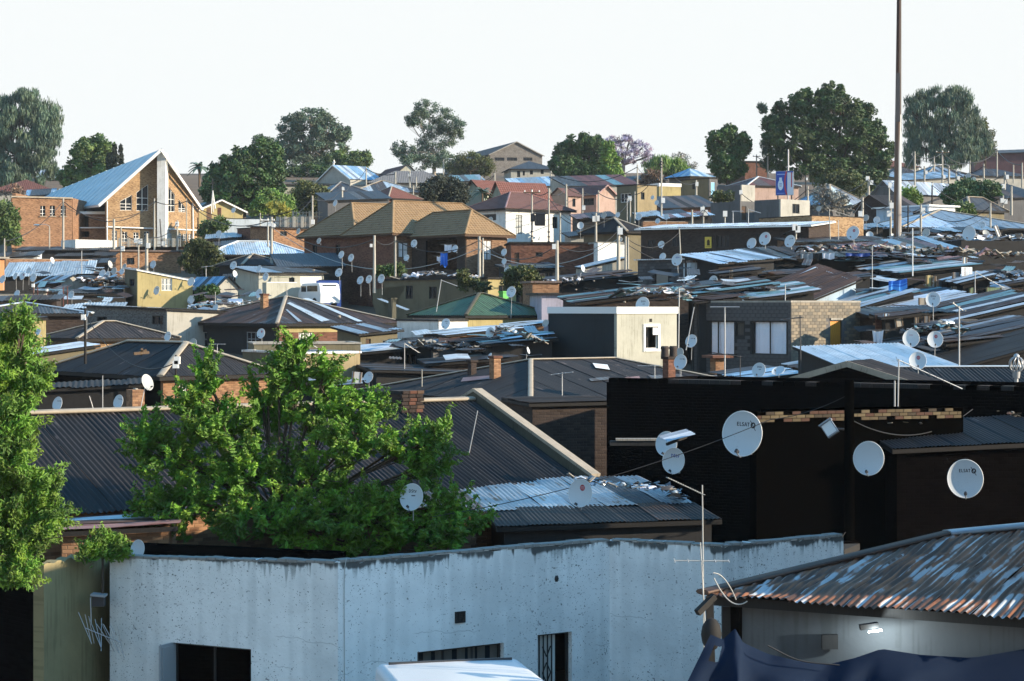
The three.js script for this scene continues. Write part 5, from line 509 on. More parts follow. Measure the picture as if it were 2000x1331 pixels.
// ================================================================ right hand shack town
const shackR = (l, o, n = 'shack') => bld({ n, l, c: 'shack', ...o });
shackR('long shack covered with tarpaulins and rags above the block walls', { x: 1500, z: 132, th: 7, D: 8, xr: 1690, yt: 508, yb: 560, wall: 'concDark', roof: { t: 'shed', yr: 500, yl: 488, m: ['brownRust', 'tinOld', 'darkTinB'], rough: 0.08, jag: 0.5 } });
shackR('shack with tan and pink tin roof right of the brick wall house', { x: 1680, z: 134, th: 7, D: 9, xr: 1880, yt: 508, yb: 560, wall: 'black', roof: { t: 'shed', yr: 490, yl: 482, m: ['brownRust', 'fadedRed', 'paleTin', 'tinOld', 'fadedRed'], rough: 0.07, jag: 0.5 } });
shackR('shack under a thin white roof edge with patched plank walls', { x: 1766, z: 122, th: 7, D: 5, xr: 1905, yt: 533, yb: 600, wall: 'darkgrey', roof: { t: 'shed', yr: 518, yl: 526, m: ['paleTin', 'tin', 'tinTeal'], e: 0.35, jag: 0.2 } });
shackR('dark block building with a flat top at the right edge', { x: 1878, z: 138, th: 10, D: 6, xr: 2040, yt: 470, yb: 540, wall: 'concDark', roof: { t: 'flat', p: 0.2, m: ['tinOld'] } }, 'block_building');
shackR('shack with a scallop edged tin roof just behind the large dish at right', { x: 1560, z: 143, th: 7, D: 6, xr: 1752, yt: 474, yb: 500, wall: 'brickBrown', roof: { t: 'shed', yr: 471, yl: 466, m: ['brownRust', 'tinOld'], e: 0.3 } });
shackR('shack with bright roof sheets at the foot of the tall mast', { x: 1750, z: 145, th: 7, D: 6, xr: 1890, yt: 482, yb: 510, wall: 'darkgrey', roof: { t: 'shed', yr: 470, yl: 474, m: ['paleTin', 'slate', 'tinOld'], rough: 0.08, jag: 0.4 } });
shackR('shack with a rusty striped roof and pale mural gable behind the block house', { x: 1575, z: 116, th: 30, xl: 1500, xr: 1672, yt: 588, yb: 625, wall: 'paleblue', side: 'darkgrey', roof: { t: 'shed', yr: 548, yl: 560, m: ['brownRust', 'brownRust', 'tinOld', 'brownRust'], e: 0.3, rough: 0.04 } });
shackR('shack with pale blue tin sheets between the brown roof and the mural gable', { x: 1440, z: 112, th: 7, D: 5, xr: 1590, yt: 590, yb: 615, wall: 'concDark', roof: { t: 'shed', yr: 568, yl: 574, m: ['tinTeal', 'tin', 'tinOld', 'paleTin'], rough: 0.06, jag: 0.4 } });
shackR('shack with torn pale blue tin roof right of the orange door house', { x: 1682, z: 113, th: 7, D: 5, xr: 1785, yt: 600, yb: 700, wall: 'black', roof: { t: 'shed', yr: 572, yl: 588, m: ['tinTeal', 'paleTin', 'tin', 'slate'], rough: 0.08, jag: 0.6 } });
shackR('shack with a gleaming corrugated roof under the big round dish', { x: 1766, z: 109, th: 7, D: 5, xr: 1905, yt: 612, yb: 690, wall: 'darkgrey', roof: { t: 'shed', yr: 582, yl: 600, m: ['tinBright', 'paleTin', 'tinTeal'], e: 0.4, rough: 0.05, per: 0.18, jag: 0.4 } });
shackR('shack with tin and plank walls behind the hanging white cloth', { x: 1706, z: 104, th: 7, D: 5, xr: 1862, yt: 618, yb: 700, wall: 'brickDark', roof: { t: 'shed', yr: 612, yl: 606, m: ['tinOld', 'slate'], rough: 0.06, jag: 0.4 } });
shackR('shack with overlapping blue grey sheets and ribbed wall at the right', { x: 1862, z: 103, th: 7, D: 6, xr: 2030, yt: 628, yb: 690, wall: 'concDark', roof: { t: 'shed', yr: 588, yl: 608, m: ['tin', 'slate', 'tinOld', 'tinTeal', 'paleTin'], rough: 0.08, jag: 0.6 } });
shackR('dark shack with a rag strewn roof at the right edge', { x: 1900, z: 119, th: 7, D: 7, xr: 2040, yt: 566, yb: 620, wall: 'black', roof: { t: 'shed', yr: 545, yl: 548, m: ['tinOld', 'darkTinB', 'slate', 'tin'], rough: 0.09, jag: 0.6 } });
shackR('lower shack with scrap covered roof in front of the pale hanging cloth', { x: 1710, z: 95, th: 7, D: 5, xr: 1900, yt: 690, yb: 730, wall: 'black', roof: { t: 'shed', yr: 660, yl: 680, m: ['slate', 'darkTinB', 'tinOld'], rough: 0.07, jag: 0.5 } });
shackR('low shack with tilted tin roof beneath the ribbed wall at right', { x: 1895, z: 94, th: 7, D: 5, xr: 2040, yt: 662, yb: 720, wall: 'black', roof: { t: 'shed', yr: 632, yl: 648, m: ['slate', 'tinOld', 'tin'], rough: 0.07, jag: 0.4 } });
shackR('rubbish strewn low roof at the foot of the orange door house', { x: 1590, z: 92, th: 7, D: 4, xr: 1716, yt: 722, yb: 760, wall: 'concDark', roof: { t: 'shed', yr: 702, yl: 712, m: ['tin', 'tinOld', 'paleTin'], rough: 0.05, jag: 0.4 } });
shackR('low shack with black plastic roof at the right edge', { x: 1880, z: 89, th: 4, D: 5, xr: 2080, yt: 716, yb: 800, wall: 'black', roof: { t: 'shed', yr: 662, yl: 690, m: ['darkTinC'], e: 0.2, amp: 0.004 } });
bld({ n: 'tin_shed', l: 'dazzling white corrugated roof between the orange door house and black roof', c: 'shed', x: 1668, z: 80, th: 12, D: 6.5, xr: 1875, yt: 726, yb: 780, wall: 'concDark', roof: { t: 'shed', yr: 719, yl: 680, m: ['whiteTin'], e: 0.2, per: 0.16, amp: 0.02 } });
bld({ n: 'tin_shed', l: 'small scrap roof with white sheets beside the wide black hipped roof', c: 'shed', x: 1470, z: 88, th: 18, D: 4, xr: 1560, yt: 742, yb: 770, wall: 'concDark', roof: { t: 'shed', yr: 730, yl: 730, m: ['tinBlue', 'paleTin', 'slate'], rough: 0.05 } });
// ================================================================ near houses
{ // gable with one pale barge board, its dark wall towards us
  const b = bld({ n: 'gable_house', l: 'black walled gable house with one pale barge board on the right', x: 1835, z: 64, th: 62, xl: 1492, xr: 2300, W: 2.2, yt: 764, yb: 850, wall: 'brickSoot', roof: { t: 'gable', ridge: 'x', yr: 709, m: ['darkTin', 'darkTinC', 'darkTin'], e: 0.25, per: 0.15, barge: 'capPale' } });
}
bld({ n: 'gable_house', l: 'dark corrugated roof with a pale straight ridge behind the black gable house', x: 1690, z: 70, th: 5, D: 7, xr: 2100, yt: 772, yb: 850, wall: 'brickSoot', roof: { t: 'gable', ridge: 'x', yr: 721, m: ['darkTin', 'darkTinC', 'darkTinC'], e: 0.25, cap: 'paleTin', cw: 0.12, per: 0.15 } });
const soot = bld({ n: 'dark_brick_house', l: 'long soot dark brick house in deep shade behind the big dishes', x: 2080, z: 50, th: 60, xl: 1185, W: 6, yt: 766, yb: 1120, wall: 'brickSoot', t: 0.3, roof: { t: 'flat', p: 0.25, m: ['concDark'] } });
{ // coping bricks along its top edge
  const L = soot.D, ge = box(0.3, 0.12, 0.36), m = ['concDark', 'soot', 'brickSoot', 'brickDark']; for (let i = 0; i < L / 0.32 - 1; i++) { const k = mesh('brick', ge, M[pick(m)], soot.g); k.position.set(0.15 + R() * 0.02, soot.H + 0.06, -0.2 - i * 0.32); k.rotation.y = Math.PI / 2 + (R() - 0.5) * 0.05; }
}
{ // sunlit low brick wall in front of it
  const b = bld({ n: 'brick_wall', l: 'low sunlit brick wall running across the dark brick house', c: 'wall', x: 1478, z: 46.2, th: 20, D: 0.35, xr: 1882, yt: 805, yb: 868, wall: 'soot', roof: { t: 'flat', p: 0.02, m: ['soot'] } });
  ['wbA', 'wbB', 'wbC', 'wbD'].forEach((k, i) => mat(k, [[0.115, 0.085, 0.047], [0.06, 0.045, 0.03], [0.15, 0.115, 0.065], [0.09, 0.045, 0.03]][i], { map: T.block, roughness: 0.95 }));
  blocks(b, 'front', b.W, b.H, [], { name: 'brick', mats: ['wbA', 'wbB', 'wbC', 'wbA', 'wbC', 'wbD'], bw: 0.235, bh: 0.085, joint: 0.014, max: 180, rows: 3, skip: 0.3 });
}
shackR('low dark corrugated shed roof below the sunlit brick wall', { x: 1752, z: 46.5, th: 7, D: 3.2, xr: 2080, yt: 878, yb: 960, wall: 'brickSoot', roof: { t: 'shed', yr: 862, yl: 832, m: ['darkTinC'], e: 0.15, per: 0.1 } }, 'shed');
bld({ n: 'brick_ruin', l: 'crumbling brick wall with mortar patches beside the long black corrugated roof', c: 'wall', x: 1040, z: 62, th: 16, D: 3, xr: 1200, yt: 790, yb: 960, wall: 'brickDark', roof: { t: 'shed', yr: 786, yl: 780, m: ['darkTin', 'darkTinC'], e: 0.15, per: 0.12 } });
{ // big corrugated roof house
  const b = bld({ n: 'corrugated_roof_house', l: 'long house with a black corrugated roof and mossy gable parapet', x: 60, z: 44.2, th: 34, D: 10.6, xr: 1112, yt: 1002, yb: 1150, wall: 'brickOrange', side: 'brickSoot', roof: { t: 'gable', ridge: 'x', r: 1.9, m: ['darkTin', 'darkTin', 'darkTinB', 'darkTin'], e: 0.3, per: 0.145, amp: 0.03, w: 0.74, rows: 4, cap: 'capPale', cw: 0.2 } });
  const d = b.D / 2, W = b.W + 0.35, t = 0.24; // raised parapet over the right gable, with coping
  const pts = [[-0.55, b.H - 0.5], [b.D + 0.4, b.H - 0.5], [b.D + 0.4, b.H + 0.05], [d, b.H + b.rise + 0.32], [-0.55, b.H + 0.12]]; const gg = wallGeo(pts, [], t).translate(0, 0, t); gg.rotateY(Math.PI / 2); gg.translate(W, 0, 0); mesh('parapet', gg, M.moss, b.g);
  const ridgeY = b.H + b.rise + 0.34; mesh('coping', [bar(V(W + t / 2, b.H + 0.14, 0.57), V(W + t / 2, ridgeY, -d), 0.3, 0.09), bar(V(W + t / 2, ridgeY, -d), V(W + t / 2, b.H + 0.08, -b.D - 0.4), 0.3, 0.09)], M.capPale, b.g);
  chimney(b, 792, 770, 812, 58, 55.4, 'brickDark', { cap: 'concDark', flash: true });
  const ch = b.g.children.at(-1), fb = [0, 1, 2].map(() => box(0.22, 0.09, 0.1)); for (let r = 0; r < 6; r++) for (let i = 0; i < 3; i++) { const k = mesh('brick', fb[i], M[pick(['brickDark', 'brickRed', 'doorBrown', 'brickDark'])], ch); k.position.set(-0.26 + i * 0.24 + (r % 2) * 0.04, 1.05 + r * 0.105, 0.36); k.rotation.y = (R() - 0.5) * 0.12; }
}
{ // broken tin awning, plank ledge and patches of rubble wall on the dark brick house
  const g = thing('tin_awning', 'short broken corrugated awning in front of the near hidden dish', 'awning', at(1318, 862, 47.2), 20 * D2R); sheets(g, [V(-0.3, 0, 0.25), V(0.45, 0.16, 0.25), V(0.45, 0.26, -0.3), V(-0.3, 0.1, -0.3)], V(0, 0, 1), { mats: ['tin', 'paleTin'], per: 0.1, amp: 0.014, w: 0.3 }); mesh('bracket', bar(V(-0.3, -0.06, 0.2), V(0.4, 0.08, -0.2), 0.06), M.woodBlack, g);
  const k = thing('wall_ledge', 'dark plank ledge left of the near hidden dish', 'ledge', at(1240, 866, 51)); mesh('plank', box(1.3, 0.12, 0.3), M.concDark, k); mesh('plank', box(1.1, 0.05, 0.34, 0.05, 0.1, 0.02), M.woodGrey, k);
  const q = thing('rubble_wall', 'patch of bare rubble masonry at the far right of the dark brick house', 'wall', at(1905, 1010, 47.6), -20 * D2R), r = rng(91); mesh('core', box(2.6, 1.6, 0.2, 0.6, 0.7, -0.12), M.brickSoot, q); for (let j = 0; j < 9; j++) for (let i = 0; i < 10; i++) { if (r() < 0.35) continue; const st = mesh('brick', box(0.2, 0.12, 0.06), M[pick(['wbB', 'concDark', 'brickDark', 'moss', 'brickDark'])], q); st.position.set(-0.5 + i * 0.235 + (j % 2) * 0.1, 0.05 + j * 0.165, 0.0); st.rotation.z = (r() - 0.5) * 0.12; } mesh('lintel', box(1.35, 0.26, 0.12, 0.15, 0.42, 0.06), M.moss, q);
}
// patched tin roofs between the corrugated house and the white house
shackR('shack with a patched pale blue tin roof strewn with torn plastic', { x: 905, z: 46.5, th: 10, D: 5.2, xr: 1330, yt: 1003, yb: 1070, wall: 'brickBrown', roof: { t: 'shed', yr: 985, yl: 950, m: ['tin', 'tinOld', 'tin', 'slate', 'paleTin'], e: 0.25, per: 0.12, amp: 0.014, rough: 0.03, jag: 0.4, rows: 3 } });
shackR('dark corrugated lean-to roof just behind the white parapet wall', { x: 985, z: 44, th: 7, D: 2.6, xr: 1390, yt: 1030, yb: 1090, wall: 'darkgrey', roof: { t: 'shed', yr: 1016, yl: 1000, m: ['darkTin', 'darkTinC', 'brownRust'], e: 0.2, per: 0.1, rows: 2 } });
shackR('pinkish tin roofs glimpsed between the two foreground trees', { x: 120, z: 42.5, th: 7, D: 4, xr: 330, yt: 1040, yb: 1090, wall: 'brickOrange', roof: { t: 'shed', yr: 1030, yl: 1000, m: ['fadedRed', 'paleTin', 'brownRust', 'fadedRed'], e: 0.2, per: 0.12, rough: 0.05, jag: 0.3 } });
shackR('low roof with pale tin edge under the big foreground tree', { x: 560, z: 44.6, th: 8, D: 4, xr: 930, yt: 1008, yb: 1060, wall: 'brickBrown', roof: { t: 'shed', yr: 1000, yl: 972, m: ['brownRust', 'tinOld', 'fadedRed', 'tin'], e: 0.2, per: 0.12, rough: 0.03 } });

// more small roofs, huddled together: [label, x, z, xr, top, right top, back top, depth, wall, sheets]
for (const [l, x, z, xr, yt, yr, yl, D, w, ...m] of [
  ['small shack with a tilted pale sheet roof below the tan and pink roof', 1700, 128, 1768, 528, 518, 522, 3, 'black', 'paleTin', 'tinOld'], ['narrow shack with dark plank front under the tan and pink roof', 1830, 130, 1880, 516, 508, 510, 3, 'woodBlack', 'tinOld', 'fadedRed'], ['low shack with a rust brown roof behind the large plain dish', 1900, 141, 1990, 486, 480, 481, 3, 'darkgrey', 'brownRust', 'tinOld'], ['shack with two pale sheets left of the rag strewn roof', 1882, 116, 1934, 552, 540, 546, 3, 'black', 'paleTin', 'slate'], ['tiny lean-to of teal sheets beside the patched shack', 1786, 116, 1846, 580, 570, 574, 2.4, 'black', 'tinTeal', 'slate'], ['shack with a crooked bright roof right of the gleaming corrugated roof', 1896, 107, 1990, 606, 590, 598, 3, 'black', 'paleTin', 'tin', 'slate'], ['dark lean-to below the crooked bright roof', 1930, 99, 2020, 648, 640, 642, 2.5, 'black', 'slate', 'tinOld'], ['sagging tin lean-to under the small pale blue board', 1730, 101, 1800, 620, 612, 614, 1.6, 'woodBlack', 'tinOld', 'slate'], ['small dark roof left of the ribbed wall', 1826, 99, 1872, 640, 634, 635, 2.5, 'black', 'slate', 'tinOld'], ['low tin roof in front of the ribbed wall', 1856, 93, 1950, 672, 662, 664, 2.5, 'black', 'tinOld', 'slate', 'tin'],
  ['small shack roof between the white hut and the tarpaulin covered shack', 1412, 121, 1480, 536, 528, 530, 3, 'darkgrey', 'tinOld', 'slate'], ['shack with grey roof below the tarpaulin covered shack', 1500, 124, 1590, 540, 532, 534, 3, 'darkgrey', 'slate', 'tinOld'], ['low block shack with grey sheets right of the rusty striped roof', 1640, 121, 1700, 548, 540, 542, 3, 'darkgrey', 'slate', 'brownRust'], ['small dark shack behind the teal edged tin roof', 1270, 119, 1345, 575, 568, 568, 2.5, 'darkgrey', 'slate', 'tinOld'], ['strip of tin roof in front of the weathered brown roof', 1440, 110, 1530, 588, 578, 582, 2, 'black', 'tinTeal', 'tin'], ['dark roof between the brown roof and the dark block house', 1366, 108, 1450, 590, 582, 586, 2, 'darkgrey', 'slate', 'brownRust'],
  ['small black shack left of the long thin pale roof slab', 780, 104, 850, 672, 668, 666, 3, 'woodBlack', 'darkTinC', 'slate'], ['dark scrap roof below the long thin pale roof slab', 900, 102, 990, 672, 664, 666, 3, 'darkgrey', 'slate', 'darkTinB'], ['shack with a bright white sheet left of the cream box house', 994, 100, 1072, 664, 656, 658, 2.4, 'black', 'tinBright', 'tinTeal'], ['thin pale roof strip below the dark green roof', 1000, 110, 1062, 640, 634, 636, 2, 'brickBrown', 'paleTin'], ['small dark roof with rubble left of the tan house', 560, 90, 640, 752, 744, 742, 3, 'darkgrey', 'tinOld', 'slate', 'tin'], ['tin roof strip seen through the upper foreground leaves', 640, 88, 700, 758, 752, 748, 3, 'darkgrey', 'tin', 'slate'],
  ['dark shack roof at the left edge above the streaked blue grey roof', -10, 136, 110, 590, 586, 582, 3, 'brickDark', 'darkTinB', 'slate'], ['pale sheet roof left of the yellow house base', 128, 136, 236, 606, 601, 598, 2.4, 'darkgrey', 'paleTin', 'tin'], ['dark brown shed roof in front of the church fence', 110, 200, 220, 502, 500, 497, 4, 'brickDark', 'darkTinB', 'darkTin'], ['black roofed shed left of the orange brick house', 150, 196, 218, 516, 514, 508, 3, 'darkgrey', 'darkTin', 'slate'], ['grey shed roof at the left below the church annex', -10, 198, 72, 504, 500, 496, 4, 'bluewhite', 'tinOld', 'slate'], ['rusty shed roof right of the round olive green tree', 420, 192, 500, 482, 478, 474, 4, 'darkgrey', 'tinOld', 'slate', 'darkTinB'], ['small pale shed beside the dark red brick shed', 405, 206, 466, 468, 464, 460, 3, 'darkgrey', 'tin', 'slate'], ['dark lean-to between the garage and the round olive green tree', 440, 162, 505, 545, 540, 538, 3, 'darkgrey', 'slate', 'darkTinB'], ['small dark shed behind the white house right corner', 1115, 186, 1160, 462, 458, 455, 4, 'offwhite', 'slate', 'tinOld'], ['white edged roof behind the long brick house', 1256, 190, 1340, 424, 418, 417, 4, 'darkgrey', 'paleTin', 'slate'], ['white edged flat roof right of the thin leaning poles', 1300, 184, 1390, 428, 421, 422, 3, 'darkgrey', 'tinBright', 'fadedRed'], ['low pink edged roof under the tan two storey house', 1130, 194, 1200, 428, 424, 420, 4, 'darkgrey', 'fadedRed', 'slate'], ['low roof between the mast and the pale blue house', 1690, 172, 1725, 448, 444, 442, 3, 'darkgrey', 'slate', 'tin'], ['low pale roof in front of the wide pale roof house', 1830, 158, 1960, 455, 449, 449, 2.5, 'darkgrey', 'paleTin', 'slate'],
]) bld({ n: 'shack', l, c: 'shack', x, z, th: 7, D, xr, yt, yb: yt + 40, wall: w, roof: { t: 'shed', yr, yl, m, rough: 0.06, jag: 0.4, e: 0.3 } });
// ================================================================ foreground
{ // white rough house at the bottom
  const g = thing('white_wall_house', 'stained white rough plastered house along the bottom of the view', 'house', at(660, 1100, 38)), Y0 = -8.6, Yt = -5.0, H = Yt - Y0;
  const TP = [[214, 1090, 40.3], [660, 1100, 38], [1191, 1057, 41.55], [1411, 1068, 40.6], [1648, 1048, 42.4]], HT = TP.map(([x, y, z]) => -(y - HY) / F * z - Y0), pts = TP.map(([x, y, z]) => V((x - CX) / F * z, Y0, -z));
  mat('rough', [1, 1.0, 1.0], { map: T.whitewall, bumpMap: T.plasterB, bumpScale: 0.012, roughness: 0.95 }); T.whitewall.offset.set(0, 1 - H / 4.0);
  const defs = [[{ r: [334, 1269, 490, 1360], bars: [2, 1], fm: 'frameDark', open: true, dz: -0.16 }], [{ r: [815, 1256, 984, 1320], bars: [3, 1], curtain: 'curtainDark', dz: -0.16 }, { r: [1050, 1234, 1117, 1420], gate: true }], [], []];
  for (let i = 0; i < 4; i++) {
    const P = pts[i], Q = pts[i + 1], d = Q.clone().sub(P), L = d.length(), f = makeFace(P, d.normalize()), yaw = Math.atan2(-f.u.z, f.u.x), tmp = new THREE.Group(); tmp.position.copy(P); tmp.rotation.y = yaw; scene.add(tmp); tmp.updateMatrixWorld();
    const b = { g: tmp, front: f }, w = defs[i].map((q) => opening(b, 'front', q.r, q)); for (const q of w) { q.y0 = Math.max(0.1, q.y0); }
    const wob = []; for (let k = 40; k >= 0; k--) wob.push([L * k / 40, HT[i] + (HT[i + 1] - HT[i]) * k / 40 + 0.025 * Math.sin(k * 1.3 + i) + 0.02 * Math.sin(k * 3.7)]);
    const geo = wallGeo([[0, 0], [L, 0], ...wob], w.map((q) => [q.x0, q.y0, q.x1, q.y1]), 0.26); { const u = geo.attributes.uv; for (let k = 0; k < u.count; k++) u.setX(k, u.getX(k) + i * 2.3); } mesh('wall', geo, M.rough, tmp);
    const chips = []; const cr = rng(60 + i); for (let x = 0.05; x < L - 0.1;) { const l = 0.15 + cr() * 0.3; chips.push(box(l, 0.025 + cr() * 0.035, 0.27 + cr() * 0.02, Math.min(x + l / 2, L - l / 2 - 0.02), HT[i] + (HT[i + 1] - HT[i]) * x / L + 0.012 + cr() * 0.02, -0.13)); x += l + 0.01; } mesh('parapet_crust', chips, M.capGrey, tmp);
    for (const q of w) {
      if (q.gate) { const W = q.x1 - q.x0, HH = q.y1 - q.y0, gg = new THREE.Group(); gg.name = 'door'; tmp.add(gg); gg.position.set(q.x0, q.y0, -0.16); const fr = [box(0.05, HH, 0.06, 0.025, HH / 2, 0), box(0.05, HH, 0.06, W - 0.025, HH / 2, 0), box(W - 0.1, 0.05, 0.06, W / 2, HH - 0.025, 0)]; mesh('door_frame', fr, M.frameDark, gg); mesh('door_leaf', box(W * 0.62, HH - 0.1, 0.04, W * 0.34, HH / 2 - 0.02, -0.05), M.curtainWhite, gg); for (let k = 1; k <= 4; k++) mesh('bar', box(0.022, HH - 0.1, 0.022, W * 0.12 * k + 0.03, HH / 2, 0.02), M.frameDark, gg); for (let r = 0; r < 3; r++) for (const s of [-1, 1]) { mesh('bar', bar(V(W * 0.36, HH - 0.5 - r * 0.55, 0.03), V(W * 0.36 + s * W * 0.12, HH - 0.5 - r * 0.55 + 0.22, 0.03), 0.02), M.frameDark, gg); mesh('bar', bar(V(W * 0.36, HH - 0.62 - r * 0.55, 0.03), V(W * 0.36 + s * W * 0.12, HH - 0.84 - r * 0.55, 0.03), 0.02), M.frameDark, gg); } continue; }
      fit(b, q);
      if (i === 0) { mesh('open_casement', [box(0.04, q.y1 - q.y0, 0.55, q.x0 + 0.02, (q.y0 + q.y1) / 2, 0.16), box(0.02, q.y1 - q.y0 - 0.1, 0.45, q.x0 + 0.055, (q.y0 + q.y1) / 2, 0.16)], M.frameGrey, tmp); }
      mesh('window_sill', box(q.x1 - q.x0 + 0.12, 0.07, 0.2, (q.x0 + q.x1) / 2, q.y0 - 0.035, 0.03), M.conc, tmp);
    }
    if (i === 1) { const a = f.loc(898, 1206), v = new THREE.Group(); v.name = 'air_brick'; tmp.add(v); v.position.set(a[0], a[1], 0); mesh('vent_frame', [box(0.24, 0.03, 0.03, 0, 0.1, 0.016), box(0.24, 0.03, 0.03, 0, -0.1, 0.016), box(0.03, 0.17, 0.03, -0.105, 0, 0.016), box(0.03, 0.17, 0.03, 0.105, 0, 0.016), box(0.015, 0.17, 0.02, -0.035, 0, 0.014), box(0.015, 0.17, 0.02, 0.035, 0, 0.014), box(0.18, 0.015, 0.021, 0, 0.03, 0.014), box(0.18, 0.015, 0.021, 0, -0.03, 0.014)], M.concDark, v); mesh('vent_hole', box(0.18, 0.17, 0.008, 0, 0, 0.005), M.plasticBlack, v); const h = f.loc(1087, 1131); mesh('wall_hole', new THREE.IcosahedronGeometry(0.06, 0).scale(1, 1.3, 0.3).translate(h[0], h[1], 0), M.plasticBlack, tmp); const c1 = f.loc(672, 1101); mesh('cable', tube([V(c1[0] + 0.1, H + 0.06, -0.1), V(c1[0] + 0.04, H + 0.08, 0.02), V(c1[0], H - 0.1, 0.03), V(c1[0] - 0.01, 1.6, 0.03), V(c1[0], 0, 0.03)], 0.009, 24), M.wirePale, tmp); }
    g.updateMatrixWorld(); for (const c of [...tmp.children]) g.attach(c); scene.remove(tmp);
  }
  const L = (x, y, z) => at(x, y, z).sub(g.position), bk = [[214, 42.3], [668, 40.6], [1150, 44], [1420, 43.2], [1680, 44]].map(([x, z]) => V((x - CX) / F * z, 0, -z).sub(V(g.position.x, 0, g.position.z)));
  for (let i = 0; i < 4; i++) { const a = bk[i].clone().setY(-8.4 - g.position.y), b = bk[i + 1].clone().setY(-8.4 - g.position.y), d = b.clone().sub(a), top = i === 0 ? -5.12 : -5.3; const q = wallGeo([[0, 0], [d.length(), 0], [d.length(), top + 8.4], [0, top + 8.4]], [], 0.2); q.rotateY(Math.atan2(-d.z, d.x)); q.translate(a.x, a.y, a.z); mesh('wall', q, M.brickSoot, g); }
  const sh = new THREE.Shape([...pts.map((p) => new THREE.Vector2(p.x - g.position.x, -(p.z - g.position.z) + 0.24)), ...bk.slice().reverse().map((p) => new THREE.Vector2(p.x, -p.z))]); const slab = new THREE.ExtrudeGeometry(sh, { depth: 0.15, bevelEnabled: false }); slab.rotateX(-Math.PI / 2); slab.translate(0, -5.5 - g.position.y, 0); mesh('roof_slab', slab, M.concDark, g);
}
{ // tan side house behind its left corner
  const g = thing('tan_wall_house', 'tan rough plastered wall half in sun left of the white house', 'house', at(85, 1103, 39)), Yb = -8.6 - g.position.y;
  const a = V(0, Yb, 0), b = at(213, 1093, 41.2).sub(g.position).setY(Yb), c = at(-60, 1103, 41.5).sub(g.position).setY(Yb);
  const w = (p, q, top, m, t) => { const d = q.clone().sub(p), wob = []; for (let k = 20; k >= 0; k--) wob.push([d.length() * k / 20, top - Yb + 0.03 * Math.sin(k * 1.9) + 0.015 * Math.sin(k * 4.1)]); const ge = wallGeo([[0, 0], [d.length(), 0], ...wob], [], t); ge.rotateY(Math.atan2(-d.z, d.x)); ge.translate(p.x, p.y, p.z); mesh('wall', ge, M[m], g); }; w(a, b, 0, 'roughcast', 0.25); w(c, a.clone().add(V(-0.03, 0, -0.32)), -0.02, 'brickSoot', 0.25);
}
{ // meter box and a fallen aerial hanging in the dark corner
  const g = thing('fallen_aerial', 'tangled aerial rods hanging in the dark corner left of the white house', 'aerial', at(197, 1240, 39.6)); const r = rng(8); const d = V(0.75, -0.28, 0.1);
  mesh('boom', rod(d.clone().multiplyScalar(-0.45), d.clone().multiplyScalar(0.55), 0.012), M.metal, g); for (let i = 0; i < 12; i++) { const p = d.clone().multiplyScalar(-0.45 + i / 11), s = V(-0.1 + (r() - 0.5) * 0.15, 0.24 + r() * 0.1, (r() - 0.5) * 0.4); mesh('element', rod(p.clone().sub(s), p.clone().add(s).multiplyScalar(1), 0.008), M.metal, g); } mesh('stay', rod(V(-0.2, 0.2, 0), V(-0.22, 0.75, 0), 0.012), M.metal, g);
  const l = thing('wall_lamp', 'dark box lamp fixed on the tan wall above the fallen aerial', 'lamp', at(192, 1172, 39.9)); mesh('hood', box(0.3, 0.04, 0.3, 0, 0.1, 0).rotateZ(-0.1), M.frameGrey, l); mesh('housing', box(0.24, 0.2, 0.22, 0, -0.03, -0.02), M.metalDark, l);
}
